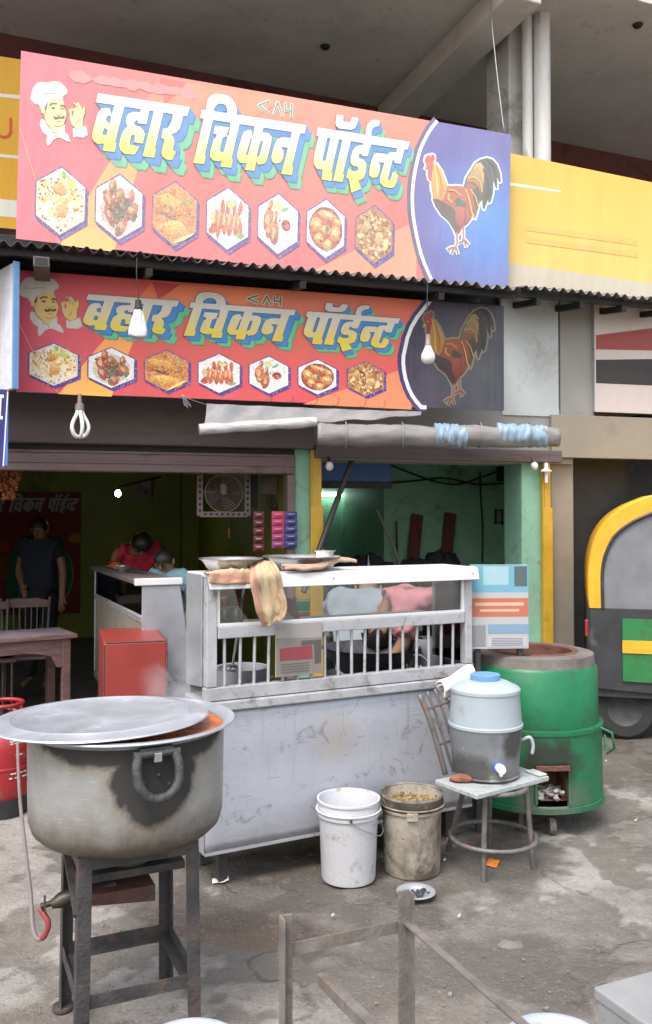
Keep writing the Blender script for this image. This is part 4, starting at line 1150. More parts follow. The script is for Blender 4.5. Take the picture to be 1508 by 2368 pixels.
for a, b in (((.047, -.006, Z_G0), (.062, .012, Z_G1)), ((CL - .06, -.006, Z_G0), (CL - .042, .012, Z_G1)), ((.047, -.008, Z_G0), (CL - .042, .012, Z_G0 + .014))):
    MB().span(a, b).build('glazing_bead', 'alu_white', gp, bevel=.002)
lip = [(-.062, Z_G1 - .004), (-.05, Z_TOP - .004), (-.03, Z_TOP), (DW, Z_TOP + .002), (DW, Z_TOP - .012), (-.02, Z_TOP - .014), (-.045, Z_G1 - .006)]
MB().prism([(y, z) for y, z in lip], (0, 1, 0), (0, 0, 1), (-.002, 0, 0), (CL + .008, 0, 0)).build('top_lip', 'alu_white', cart, bevel=.003)
MB().span((.05, .02, Z_G0 - .03), (CL - .05, DW + .14, Z_G0 - .022)).build('shelf', 'alu', cart)
MB().span((.01, DW + .10, .10), (CL - .01, DW + .11, Z_LEDGE - .002)).build('back_panel', 'alu', cart)  # unseen; panel and next tray added to block light under the counter
MB().span((.01, .012, .165), (CL - .01, DW + .10, .172)).build('light_block_tray', 'alu', cart)
for x in (.10, CL - .1):
    MB().span((x - .02, .05, 0), (x + .02, .09, Z_LEDGE - .001)).build('leg', 'iron', cart)
    MB().span((x - .02, DW + .04, 0), (x + .02, DW + .08, Z_LEDGE - .001)).build('leg', 'iron', cart)
for x in (.02, CL * .42, CL - .03):
    for z in (Z_TOP - .03,): MB().ball((x, -.058, z), (.005, .003, .005), 8, 5).build('rivet', 'grey_box', cart)
# small board tied to the bars
bx0, bx1 = ca(634, 1500).x, ca(740, 1500).x
zb0, zb1 = ca(690, 1560).z, ca(690, 1440).z
brd = thing('notice_card', 'small grey and red printed card tied to the bars of the counter', 'card', CP.w(bx0, -.018, zb0), CP.yaw)
MB().span((0, .0, 0), (bx1 - bx0, .004, zb1 - zb0)).build('card', 'paper', brd)
pr = Print(bx1 - bx0, zb1 - zb0); pr.z = .001
pr.poly([(0, 0), (1, 0), (1, 1), (0, 1)], S(126,120,116)); pr.z += .0004
pr.poly([(.0, .0), (1, 0), (1, .30), (0, .26)], S(150,146,144)); pr.z += .0004
pr.poly([(.08, .46), (.78, .44), (.80, .70), (.08, .70)], S(136,60,68)); pr.z += .0004
pr.poly([(.55, .34), (.98, .34), (.98, .78), (.84, .80), (.82, .42), (.55, .43)], S(84,78,76)); pr.z += .0004
for k_ in range(4): pr.poly([(.10, .76 + k_ * .05), (.72, .76 + k_ * .05), (.72, .775 + k_ * .05), (.10, .775 + k_ * .05)], S(92,86,84)); pr.z += .0002
pr.build('printed_face', 'print_flat', brd)
MB().tube([(.01, -.004, zb1 - zb0 - .02), (.01, .02, zb1 - zb0 + .01)], .0015, 5).build('tie', 'wire', brd)
# standing menu board at the right end
mx = Plane(P(1087, 1205, 4.34), R(4))
zc0, zc1 = mx.at(1150, 1500).z, mx.at(1150, 1306).z
Wm = mx.at(1222, 1400).x
mnu = thing('menu_board', 'printed menu board in cyan, white and orange bands beside the tandoor drum', 'board', mx.w(0, 0, 0), mx.yaw)
MB().span((0, .002, zc0), (Wm, .016, zc1)).build('panel', 'paper', mnu, bevel=.002)
pr = Print(Wm, zc1 - zc0); pr.z = -.0005
def band(a, b, c, x0=0.0, x1=1.0):
    pr.poly([(x0, a), (x1, a), (x1, b), (x0, b)], tuple(.72 * q for q in c)); pr.z += .0002
band(0, 1, S(196,196,198)); band(0, .33, S(120,184,206)); band(.02, .24, S(172,212,222), .22, .66); band(.02, .26, S(88,104,110), .76, .98)
band(.40, .62, S(204,118,92)); band(.45, .49, S(228,190,170), .08, .92); band(.53, .56, S(228,190,170), .16, .84); band(.71, .82, S(136,168,198), .30, 1.0); band(.86, .98, S(206,204,214), .30, .96); band(.72, .97, S(150,152,156), .03, .26)
for k_ in range(5): band(.875 + k_ * .02, .882 + k_ * .02, S(110,112,124), .36, .9)
for q in range(len(pr.mb.v)): pr.mb.v[q].z += zc0
pr.build('printed_face', 'print_flat', mnu)
for x in (.03, Wm - .05): MB().span((x, .017, 0), (x + .025, .042, zc1 - .01)).build('post', 'iron', mnu)
# scrap of paper trays, tumblers and packets behind the glass
zsh = Z_G0 - .022
for i, (px, yy) in enumerate(((517, .12), (531, .15), (545, .11), (524, .19), (539, .2))):
    x = ca(px, 1430, yy).x
    MB().lathe([(.019, zsh), (.026, zsh + .085), (.024, zsh + .083), (.018, zsh + .004)], 16, (x, yy, 0), cap0=True).build('steel_tumbler', 'basin', None, smooth=40)
    o = bpy.data.objects[-1] if False else COL.objects[-1]
    o.matrix_world = Matrix.Translation(CP.o) @ Matrix.Rotation(CP.yaw, 4, 'Z')
    tag(o, ['steel tumbler at the left post inside the glass case', 'second steel tumbler from the left post in the glass case', 'steel tumbler nearest the hanging cloth in the glass case', 'steel tumbler behind the left pair in the glass case', 'rear steel tumbler on the right in the glass case'][i], 'tumbler', 'steel tumblers in the glass case')
def cart_obj(mb, name, m, label, cat, group=None, **kw):
    o = mb.build(name, m, None, label=label, cat=cat, group=group, **kw)
    o.matrix_world = Matrix.Translation(CP.o) @ Matrix.Rotation(CP.yaw, 4, 'Z')
    return o
for i, (px, m, h, lab) in enumerate(((512, 'orange_veg', .12, 'orange snack packet leaning behind the tumblers'), (540, 'brick_red', .1, 'brown snack packet leaning behind the tumblers'), (672, 'shirt_pink', .1, 'pink plastic packet on the counter shelf beside the cloth'), (660, 'paper', .07, 'crumpled white packet on the counter shelf beside the cloth'))):
    x = ca(px, 1400, .26).x
    def fn(u, v, x=x, h=h): return Vector((x + (u - .5) * .075 * (1 - .25 * v), .25 + .012 * math.sin(u * 6 + v * 4) + .02 * v, zsh + .002 + v * h + .006 * math.sin(u * 9)))
    cart_obj(MB().grid(fn, 8, 8), 'snack_packet', m, lab, 'packet', 'packets behind the glass', smooth=180, solid=.018)

# steel basins and plate on top of the counter
def basin(name, label, px, py, r, h, yy, seed):
    c = ca(px, py, yy)
    w = CP.w(c.x, yy, Z_TOP + .0035)
    pr_ = [(0, 0), (r * .60, .0), (r * .72, .008), (r * .90, h * .75), (r * .965, h - .004), (r * 1.05, h + .001), (r * 1.055, h + .005), (r * .96, h + .002), (r * .88, h * .75), (r * .70, .012), (0, .006)]
    o = MB().lathe(pr_, 48).build(name, 'basin', None, smooth=50, label=label, cat='basin', group='steel basins on the counter')
    o.location = w
    return o
basin('steel_basin', 'wide shallow steel basin at the left end of the counter top', 534, 1300, .135, .055, .09, 1)
basin('steel_basin', 'larger shallow steel basin in the middle of the counter top under the twisted cloth', 697, 1300, .172, .057, .115, 2)
zp = ca(730, 1276, .26)
MB().lathe([(0, 0), (.045, 0), (.046, .068), (.056, .071), (.056, .074), (.043, .071), (.042, .004), (0, .003)], 32, CP.w(zp.x, .17, Z_TOP + .012)).build('steel_bowl', 'basin', None, smooth=50, label='small steel bowl standing in the larger basin on the counter', cat='bowl')
# cloths
def cloth_mat():
    m, nt, b = new_mat('checked cotton cloth')
    v = coords(nt)
    n1 = tex_noise(nt, v, 5, 5, .6)
    c = mixc(nt, ramp(nt, n1, .42, .60), (0.45, 0.345, 0.225), (0.44, 0.275, 0.19))
    n2 = tex_noise(nt, v, 16, 6, .7)
    c = mixc(nt, math_(nt, 'MULTIPLY', ramp(nt, n2, .57, .72), .65), c, (0.23, 0.15, 0.09))
    wv = nd(nt, 'ShaderNodeTexWave'); wv.inputs['Scale'].default_value = 9; wv.inputs['Distortion'].default_value = 1.5
    nt.links.new(v, wv.inputs['Vector'])
    c = mixc(nt, math_(nt, 'MULTIPLY', ramp(nt, wv.outputs['Fac'], .6, .9), .35), c, (0.50, 0.22, 0.16))
    nt.links.new(c, b.inputs['Base Color'])
    b.inputs['Roughness'].default_value = .95
    b.inputs['Sheen Weight'].default_value = .3
    bump(nt, b, tex_noise(nt, v, 28, 5, .65), .7, .008)
    return m
M['cloth'] = cloth_mat()
def cloth_ink(u, v):
    c = lerp3((0.49, 0.375, 0.235), (0.46, 0.275, 0.195), max(0, min(1, (.26 - u) * 12)))
    for s in (.14, .80, .88): c = lerp3(c, (0.44, 0.17, 0.125), max(0, 1 - abs(u - s) * 42))
    k = noise.noise(Vector((u * 5, v * 6, 3.3)))
    return lerp3(c, (0.20, 0.155, 0.115), max(0, k * 2.2 - .45))
def cloth_striped():
    m, nt, b = new_mat('striped cotton cloth')
    at = nd(nt, 'ShaderNodeVertexColor', layer_name='ink')
    v = coords(nt)
    n2 = tex_noise(nt, v, 60, 3, .7)
    nt.links.new(mixc(nt, math_(nt, 'MULTIPLY', ramp(nt, n2, .5, .68), .35), at.outputs['Color'], (0.24, 0.17, 0.11)), b.inputs['Base Color'])
    b.inputs['Roughness'].default_value = 1.0
    b.inputs['Specular IOR Level'].default_value = .1
    bump(nt, b, tex_noise(nt, v, 32, 5, .65), .6, .006)
    return m
M['cloth_striped'] = cloth_striped()
def ribbon(mb, secs, nu=18, fold=.012, nf=3, seed=0):
    """Cloth through cross-sections given as (left point, right point) in photograph pixels with the offset from the counter front."""
    L = hose([ca(*s[0]) for s in secs], 5); Rr = hose([ca(*s[1]) for s in secs], 5)
    n = len(L) - 1
    def fn(u, v):
        i = min(n - 1, int(v * n)); t = v * n - i
        a = L[i].lerp(L[i + 1], t); b = Rr[i].lerp(Rr[i + 1], t)
        p = a.lerp(b, u)
        ph = u * nf + .35 * math.sin(v * 3 + seed) + .25 * noise.noise(Vector((u * 2, v * 2.5, seed)))
        tri = abs((ph % 1) - .5) * 4 - 1
        f = fold * (tri + .9 * noise.noise(Vector((u * 4, v * 5, seed + 3)))) * min(1, .35 + v)
        g = .012 * noise.noise(Vector((u * 4, v * 6, seed + 9)))
        return p + Vector((g * .6, f, f * .3 + g))
    mb.grid(fn, nu, n, cloth_ink)
cm = MB()
ribbon(cm, [((583, 1296, .06), (610, 1292, .06)), ((580, 1308, -.02), (628, 1300, -.02)), ((578, 1335, -.082), (648, 1322, -.085)), ((582, 1375, -.085), (657, 1360, -.08)), ((592, 1412, -.078), (661, 1395, -.078)), ((601, 1440, -.072), (657, 1418, -.072)), ((608, 1453, -.07), (650, 1434, -.07))], 44, .011, 1.35, .4)
def mound(u, v):
    x0, x1 = ca(473, 1320, -.02).x, ca(600, 1310, .0).x
    edge = .018 * noise.noise(Vector((u * 5, 0, 2)))
    x = x0 + (x1 - x0) * u
    prof = math.sin(math.pi * min(1, .08 + .92 * u)) ** .7
    y = -.088 + (.10 + .06 * u) * v + edge
    wr = abs(noise.noise(Vector((u * 3.2 + v * 1.5, v * 7, 4)))) * .030 + abs(noise.noise(Vector((u * 8, v * 12, 8)))) * .012
    lift = .003 + (.006 + wr) * prof * math.sin(math.pi * min(1, .05 + v)) ** .6
    drop = max(0, (.24 - v) / .24)
    return Vector((x + .006 * math.sin(v * 8), y + .022 * drop, Z_TOP + lift - drop * (.028 + .022 * prof)))
cm.grid(mound, 50, 26, lambda u, v: cloth_ink(v * .8 + .1 * u, u))
cart_obj(cm, 'kitchen_cloth', 'cloth_striped', 'pale orange cotton cloth hanging over the counter lip in front of the basins', 'cloth', smooth=180, solid=.003)
c2 = MB()
pts = [ca(655, 1316, -.035), ca(690, 1318, -.045), ca(725, 1318, -.045), ca(752, 1308, -.03), ca(772, 1300, .0), ca(795, 1297, .02), ca(822, 1300, .02)]
pts = [Vector((p.x, p.y, max(p.z, Z_TOP + .012))) for p in pts]
hp_ = hose(pts, 5)
for k in range(6):
    tw = []
    for i, p in enumerate(hp_):
        t = i / (len(hp_) - 1)
        a = t * 5 + k * 1.047
        tw.append(p + Vector((0, math.cos(a) * .019, abs(math.sin(a)) * .015 + .002)) * (1 - t * .5))
    c2.tube(tw, [(.0045 + .0065 * math.sin(math.pi * (.12 + .82 * i / (len(hp_) - 1)))) for i in range(len(hp_))], 9)
cart_obj(c2, 'kitchen_cloth', 'cloth', 'second pale orange cloth twisted along the front of the larger basin', 'cloth', smooth=180)

# cooking gear behind the bars
wk = CP.w(ca(875, 1500, .55).x, .62, 0)
stv = thing('cooking_bench', 'dark iron cooking bench behind the counter bars', 'bench', wk, CP.yaw)
MB().span((-.85, -.22, .60), (.55, .3, .66)).build('bench_top', 'soot', stv, bevel=.006)
for x in (-.8, .5):
    for y in (-.18, .26): MB().span((x - .02, y - .02, 0), (x + .02, y + .02, .60)).build('leg', 'iron', stv)
MB().span((-.85, .26, .30), (.55, .27, .6)).build('back_apron', 'alu', stv)
wok = thing('iron_wok', 'large black iron wok seen behind the counter bars', 'wok', wk + V3(0, 0, .66), CP.yaw)
MB().lathe([(0, .0), (.08, .01), (.17, .07), (.235, .16), (.26, .20), (.27, .205), (.25, .19), (.16, .08), (.07, .02), (0, .015)], 36).build('bowl', 'soot', wok, smooth=60)
for s in (-1, 1): MB().tube(hose([(s * .255, -.05, .2), (s * .31, -.03, .225), (s * .31, .03, .225), (s * .255, .05, .2)], 5), .008, 7).build('handle', 'soot', wok, smooth=60)
ket = CP.w(ca(965, 1480, .42).x, .42, .66)
kt = thing('steel_kettle', 'dented steel kettle at the right of the wok', 'kettle', ket, 0)
MB().lathe([(.05, 0), (.062, .03), (.055, .08), (.03, .11), (.026, .12), (0, .122)], 24, cap0=True).build('body', 'basin', kt, smooth=50)
MB().tube(hose([(-.05, 0, .09), (-.06, 0, .15), (.0, 0, .175), (.05, 0, .14), (.05, 0, .09)], 5), .006, 7).build('handle', 'basin', kt, smooth=60)
MB().tube([(.05, 0, .05), (.085, 0, .09)], [.012, .007], 8).build('spout', 'basin', kt, smooth=60)
pan = CP.w(ca(560, 1500, .5).x, .5, .66)
pn = thing('steel_pot', 'plain steel pot on the bench behind the left bars', 'pot', pan, 0)
MB().lathe([(.0, 0), (.11, 0), (.125, .02), (.125, .17), (.135, .175), (.12, .172), (.115, .02), (0, .01)], 32).build('body', 'alu', pn, smooth=45)
for s in (-1, 1): MB().tube(hose([(s * .122, -.03, .12), (s * .15, 0, .125), (s * .122, .03, .12)], 4), .005, 6).build('handle', 'alu', pn, smooth=60)
ss = CP.w(ca(1000, 1480, .5).x, .55, .66)
MB().lathe([(.0, 0), (.075, 0), (.08, .01), (.08, .24), (.075, .24), (.07, .02), (0, .01)], 28, ss).build('steel_canister', 'alu', None, smooth=45, label='tall steel canister at the right end behind the bars', cat='canister')
lw_ = thing('steel_ladle', 'long steel ladle leaning in the case at the left behind the glass', 'ladle', CP.w(0, 0, 0), CP.yaw)
MB().tube([ca(537, 1545, .24), ca(566, 1352, .2)], .006, 7).build('rod', 'basin', lw_, smooth=60)
MB().ball(ca(537, 1545, .24), (.03, .03, .016), 12, 6).build('scoop', 'basin', lw_, smooth=180)

# ------------------------------------------------------------------ big pot on its iron burner stand
SB = Plane((-.615, 2.715), math.atan2(.13, .29))
HS = .176                          # half side of the stand
ST = .592                          # height of its top
std = thing('burner_stand', 'blackened square iron stand with gas burner under the big cooking pot', 'stand', SB.o, SB.yaw)
W_ = .040
for sx in (-1, 1):
    for sy in (-1, 1):
        sp = 1.015 if sy < 0 else 1.0
        p0, p1 = V3(sx * HS * 1.03 * sp, sy * HS * 1.03 * sp, .012), V3(sx * HS, sy * HS, ST)
        lg = MB().angle_bar(p0, p1, W_, .004, (-sx, 0, 0), (0, -sy, 0)).build('leg', 'iron', std, bevel=.001)
        MB().lathe([(0, 0), (.034, .0), (.034, .008), (.012, .012), (0, .013)], 18, (p0.x - sx * .012, p0.y - sy * .012, -.002)).build('foot_plate', 'iron', lg, smooth=40)
for z, nm in ((ST - W_, 'top_rail'), (.16, 'stretcher')):
    for s in (-1, 1):
        MB().angle_bar((-HS + .005, s * HS, z + (0 if nm == 'stretcher' else W_)), (HS - .005, s * HS, z + (0 if nm == 'stretcher' else W_)), W_, .004, (0, -s, 0), (0, 0, 1 if nm == 'stretcher' else -1)).build(nm, 'iron', std, bevel=.001)
        MB().angle_bar((s * HS, -HS + .005, z + (.002 if nm == 'stretcher' else W_ - .002)), (s * HS, HS - .005, z + (.002 if nm == 'stretcher' else W_ - .002)), W_, .004, (-s, 0, 0), (0, 0, 1 if nm == 'stretcher' else -1)).build(nm, 'iron', std, bevel=.001)
for a, b in (((HS - .006, HS - .02, ST - .04), (HS - .006, HS - .02 - .09, ST - .04)),):
    MB().prism([(0, 0), (.10, 0), (0, -.085)], (0, -1, 0), (0, 0, 1), (HS - .002, HS - .005, ST - .035), (-.004, 0, 0)).build('gusset', 'iron', std)
MB().bar((-HS + .004, -HS + .02, ST - .17), (-HS + .004, HS - .03, ST - .04), .012, .025, (1, 0, 0)).build('brace', 'iron', std)
# burner: two iron trays and a gas pipe
MB().span((-HS + .01, -.06, ST - .125), (HS - .01, .07, ST - .10)).build('burner_tray', 'iron', std, bevel=.003)
MB().prism([(-.14, 0), (.07, 0), (.07, -.05), (-.14, -.03)], (1, 0, 0), (0, 0, 1), (0, -.07, ST - .155), (0, .10, 0)).build('burner_pan', 'iron_red', std, bevel=.002)
MB().lathe([(.02, 0), (.07, .01), (.075, .03), (.05, .04), (0, .042)], 24, (0, 0, ST - .10)).build('burner_ring', 'soot', std, smooth=40)
vp = P(118, 2092, 2.62)
loc = lambda w: Vector(((w - SB.o).dot(SB.ex), (w - SB.o).dot(SB.ey), w.z))
vl = loc(vp)
MB().tube([vl + V3(.01, 0, 0), V3(-.04, -.02, vl.z + .035)], .013, 10).build('gas_pipe', 'iron', std, smooth=60)
gv = MB().tube([vl + V3(.065, .0, .016), vl + V3(.03, 0, .008), vl], [.022, .024, .012], 10).build('gas_valve', 'brass', std, smooth=40)
MB().tube([vl + V3(-.03, 0, .0), vl + V3(.0, 0, .004)], .009, 8).build('nozzle', 'brass', gv, smooth=60)
MB().bar(vl + V3(-.018, -.012, -.012), vl + V3(-.018, .004, .03), .006, .006).build('valve_lever', 'brass', gv)

def pot_mat():
    m, nt, b = new_mat('sooty aluminium pot')
    v = coords(nt)
    n1 = tex_noise(nt, v, 5, 7, .65, .3); n2 = tex_noise(nt, v, 16, 7, .7)
    c = mixc(nt, ramp(nt, n1, .32, .7), (0.33, 0.33, 0.325), (0.43, 0.432, 0.435))
    mp = nd(nt, 'ShaderNodeMapping'); mp.inputs['Rotation'].default_value = (R(38), R(52), R(10)); mp.inputs['Scale'].default_value = (2.5, 2.5, 70)
    nt.links.new(v, mp.inputs['Vector'])
    scr = tex_noise(nt, mp.outputs[0], 5, 4, .6)
    c = mixc(nt, math_(nt, 'MULTIPLY', ramp(nt, scr, .60, .64), .45), c, (0.66, 0.655, 0.64))
    sz = nd(nt, 'ShaderNodeSeparateXYZ'); nt.links.new(v, sz.inputs[0])
    low = ramp(nt, math_(nt, 'ADD', sz.outputs[2], math_(nt, 'MULTIPLY', n2, .14)), .21, .10)
    tan = ramp(nt, math_(nt, 'ADD', sz.outputs[2], math_(nt, 'MULTIPLY', n1, .2)), .27, .14)
    c = mixc(nt, math_(nt, 'MULTIPLY', tan, .45), c, (0.25, 0.205, 0.14))
    c = mixc(nt, math_(nt, 'MULTIPLY', low, .92), c, (0.06, 0.046, 0.032))
    # burnt spill below the rim, running down round the handle
    def dist(p, sc):
        mm = nd(nt, 'ShaderNodeMapping'); mm.vector_type = 'POINT'
        mm.inputs['Scale'].default_value = sc
        mm.inputs['Location'].default_value = tuple(-a * s for a, s in zip(p, sc))
        nt.links.new(v, mm.inputs['Vector'])
        l = nd(nt, 'ShaderNodeVectorMath', operation='LENGTH'); nt.links.new(mm.outputs[0], l.inputs[0])
        return l.outputs['Value']
    h = HANDLE
    d1 = dist((h.x, h.y, h.z - .015), (5.8, 5.8, 5.2))
    d2 = dist((h.x * .9 - .05, h.y * .95 + .02, .335), (2.4, 2.4, 9.0))
    nn = math_(nt, 'MULTIPLY', math_(nt, 'SUBTRACT', n1, .5), .7)
    f1 = ramp(nt, math_(nt, 'ADD', d1, nn), .78, .66); f2 = ramp(nt, math_(nt, 'ADD', d2, nn), .72, .60)
    g1 = ramp(nt, math_(nt, 'ADD', d1, nn), .98, .72); g2 = ramp(nt, math_(nt, 'ADD', d2, nn), .94, .68)
    c = mixc(nt, math_(nt, 'MULTIPLY', math_(nt, 'MAXIMUM', g1, g2), .5), c, (0.20, 0.155, 0.085))
    so = math_(nt, 'MAXIMUM', f1, f2)
    c = mixc(nt, math_(nt, 'MULTIPLY', so, .93), c, (0.010, 0.010, 0.011))
    nt.links.new(c, b.inputs['Base Color'])
    nt.links.new(math_(nt, 'MULTIPLY', math_(nt, 'SUBTRACT', 1.0, math_(nt, 'MAXIMUM', so, low)), .55), b.inputs['Metallic'])
    rr_ = nd(nt, 'ShaderNodeMapRange'); rr_.inputs['To Min'].default_value = .42; rr_.inputs['To Max'].default_value = .85
    nt.links.new(so, rr_.inputs['Value']); nt.links.new(rr_.outputs[0], b.inputs['Roughness'])
    bump(nt, b, n2, .2, .006)
    return m
PH = .335
pot_o = V3(SB.o.x - .002, SB.o.y - .005, ST + .002)
_ha = math.atan2(-pot_o.y, -pot_o.x) + R(14.5)            # the handle's direction round the pot
HANDLE = V3(.300 * math.cos(_ha), .300 * math.sin(_ha), .245)
pot = thing('cooking_pot', 'huge aluminium cooking pot with burnt streak and horseshoe handle on the iron stand', 'pot', pot_o)
M['pot'] = pot_mat()
prof = [(0, 0), (.225, .0), (.262, .010), (.283, .030), (.293, .062), (.295, .14), (.297, PH - .03), (.298, PH - .014), (.293, PH - .015), (.291, PH - .04), (.290, .2)]
MB().lathe(prof, 96).build('body', 'pot', pot, smooth=60)
MB().lathe([(.2945, PH - .018), (.300, PH - .013), (.318, PH + .002), (.330, PH + .001), (.332, PH + .004), (.330, PH + .008), (.318, PH + .009), (.297, PH - .006), (.2945, PH - .018)], 96).build('rim_flange', 'lid', pot, smooth=50)
MB().lathe([(0, PH - .016), (.18, PH - .014), (.2935, PH - .017)], 48).build('curry', 'curry', pot, smooth=180)
er, et = V3(math.cos(_ha), math.sin(_ha), 0), V3(-math.sin(_ha), math.cos(_ha), 0)
def hpt(s, o_, z): return er * (.300 + o_) + et * s + V3(0, 0, HANDLE.z + z)
hd = MB().tube(hose([hpt(-.053, .018, .062), hpt(-.060, .03, .03), hpt(-.055, .042, -.015), hpt(-.030, .048, -.045), hpt(0, .05, -.052), hpt(.030, .048, -.045), hpt(.055, .042, -.015), hpt(.060, .03, .03), hpt(.053, .018, .062)], 5), [.0135] * 41, 10).build('handle', 'soot', pot, smooth=180)
MB().tube([hpt(-.066, .018, .064), hpt(.066, .018, .064)], .011, 10).build('handle_pin', 'soot', hd, smooth=40)
MB().bar(hpt(-.048, .004, .07), hpt(.048, .004, .07), .022, .035, er).build('handle_bracket', 'soot', hd, bevel=.003)
MB().bar(hpt(-.010, .02, .055), hpt(.012, .02, .055), .026, .020, er).build('bracket_tab', 'basin', hd, bevel=.002)
for s in (-.03, .01, .04): MB().ball(hpt(s, .004, .01 - abs(s)), .006, 8, 5).build('rivet', 'soot', hd)
lid = thing('pot_lid', 'flat dull aluminium lid pushed aside on the big cooking pot', 'lid', pot_o + V3(-.080, -.008, PH + .012), tilt=(R(-.6), R(-1.1), 0))
MB().lathe([(0, .004), (.20, .004), (.262, .008), (.27, .013), (.276, .009), (.318, .006), (.327, .004), (.330, .0), (.326, -.003), (.316, .0), (.27, .002), (0, -.001)], 96).build('disc', 'lid', lid, smooth=35)

# gas cylinder and its hose
gx = V3(-1.735, 4.66, 0)
lpg = thing('gas_cylinder', 'red gas cylinder with dark base at the left frame edge', 'gas cylinder', gx)
MB().lathe([(0, .055), (.12, .055), (.155, .10), (.162, .15), (.163, .36), (.15, .42), (.10, .465), (.035, .48), (.03, .50), (0, .50)], 40).build('body', 'lpg', lpg, smooth=50)
MB().lathe([(.162, .248), (.166, .252), (.166, .260), (.162, .264)], 40).build('weld_seam', 'lpg', lpg, smooth=40)
MB().lathe([(.125, 0), (.135, .0), (.14, .05), (.160, .10), (.152, .10), (.13, .05)], 40).build('foot_ring', 'lpg_low', lpg, smooth=40)
col = MB().tube([V3(.105 * math.cos(a), .105 * math.sin(a), .575) for a in [i * 6.28318 / 28 for i in range(28)]], .011, 8, closed=True).build('collar_ring', 'lpg', lpg, smooth=180)
for a in (-.6, .97, 2.54, 4.11):
    MB().prism([(-.035, .43), (.035, .43), (.028, .572), (-.028, .572)], (-math.sin(a), math.cos(a), 0), (0, 0, 1), (.105 * math.cos(a), .105 * math.sin(a), 0), (.005 * math.cos(a), .005 * math.sin(a), 0)).build('collar_stay', 'lpg', col)
MB().tube([(0, 0, .49), (0, 0, .55)], [.02, .012], 10).build('valve', 'brass', lpg, smooth=40)
ga = math.atan2(-gx.y, -gx.x)
mk = MB()
for i, (z, w) in enumerate(((.40, .055), (.388, .05), (.33, .02), (.235, .05), (.212, .06))):
    rr_ = .1645 if z < .37 else .158
    for k in range(7):
        a = ga + .55 + (k / 6 - .5) * w * 9
        if (k + i) % 3 == 2: continue
        d_, t_ = V3(math.cos(a), math.sin(a), 0), V3(-math.sin(a), math.cos(a), 0)
        mk.bar(d_ * rr_ + t_ * -.008 + V3(0, 0, z), d_ * rr_ + t_ * .008 + V3(0, 0, z), .006, .002, d_)
mk.build('white_print', 'paper', lpg, kind='stuff')
hsp = [P(108, 2100, 2.62) + V3(-.02, 0, 0), P(112, 2135, 2.61), P(102, 2165, 2.62), P(86, 2170, 2.64), P(76, 2140, 2.68), P(70, 2060, 2.8), P(58, 1960, 3.1), P(45, 1830, 3.6), P(41, 1720, 4.1), P(42, 1650, 4.5), gx + V3(.02, 0, .55)]
hs = thing('gas_hose', 'thin rubber gas hose drooping from the burner valve up to the red cylinder', 'hose', (hsp[3].x, hsp[3].y, hsp[3].z))
full = hose(hsp, 6)
MB().tube(full[:15], .0085, 8).build('red_end', 'hose_red', hs, world=True, smooth=180)
MB().tube(full[14:], .007, 8).build('tube', 'hose', hs, world=True, smooth=180)

# ------------------------------------------------------------------ buckets and plate
def bucket(name, label, px, py, r0, r1, h, body, dirty):
    w = G(px, py); d = V3(w.x, w.y, 0).normalized()
    o_ = V3(w.x, w.y, 0) + d * r0
    t = thing(name, label, 'bucket', (o_.x, o_.y, -.002), group='buckets in front of the counter')
    k = h
    MB().lathe([(0, .004), (r0 - .012, .0), (r0 - .003, .004), (r0, .014), (r1 - .006, k * .78), (r1 - .004, k * .80), (r1 + .003, k * .805), (r1 + .004, k * .835), (r1 - .002, k * .84), (r1 - .001, k * .97), (r1 + .004, k * .975), (r1 + .004, k), (r1 - .004, k), (r1 - .008, k * .95), (r0 - .004, .02), (0, .012)], 56).build('body', body, t, smooth=40)
    MB().lathe([(r1 + .001, k * .865), (r1 + .010, k * .868), (r1 + .010, k * .875), (r1 + .001, k * .878)], 56).build('rim_band', body, t, smooth=40)
    return t, o_, d
wb, wo, wd = bucket('plastic_bucket', 'clean white plastic bucket with wire handle before the counter', 806, 2055, .118, .134, .347, 'white_plastic', 0)
k = .347; a0 = math.atan2(-wd.y, -wd.x)
pa = lambda a, rr, z: V3(rr * math.cos(a), rr * math.sin(a), z)
MB().tube(hose([pa(a0 + .08, .142, k * .83), pa(a0 + .35, .141, k * .74), pa(a0 + .75, .142, k * .66), pa(a0 + 1.15, .150, k * .59), pa(a0 + 1.7, .150, k * .62), pa(a0 + 2.4, .146, k * .72), pa(a0 + 3.2, .142, k * .83)], 6), .0022, 6).build('wire_handle', 'wire_grey', wb, smooth=180)
for a in (a0 + .08, a0 + 3.2): MB().ball(pa(a, .139, k * .83), .007, 8, 5).build('handle_lug', 'soot', wb)
bb, bo, bd = bucket('plastic_bucket', 'grimy brown bucket of food scraps beside the white one', 953, 2038, .124, .137, .347, 'dirty_plastic', 1)
MB().lathe([(0, k * .86), (.06, k * .875), (.128, k * .85)], 32).build('food_scraps', 'swill', bb, smooth=180)
sc_ = MB(); rs = random.Random(4)
for i in range(130):
    a, rr = rs.uniform(0, 6.28), .125 * math.sqrt(rs.random())
    sc_.ball(V3(rr * math.cos(a), rr * math.sin(a), k * .868 + rs.uniform(0, .01)), (.006, .004, .004), 5, 3, .3, i)
sc_.build('scrap_bits', 'swill', bb, kind='stuff')
MB().lathe([(.131, k * .80), (.1385, k * .83), (.140, k * .99), (.1375, k * 1.004), (.130, k * .985)], 48).build('soiled_rim', 'grime', bb, smooth=40)
ah = math.atan2(-bd.y, -bd.x)
MB().bar(pa(ah + .02, .142, k * .755) , pa(ah + .02, .143, k * .86), .05, .01, pa(ah, 1, 0)).build('handle_lug', 'dirty_plastic', bb, bevel=.004)
plw = G(962, 2070)
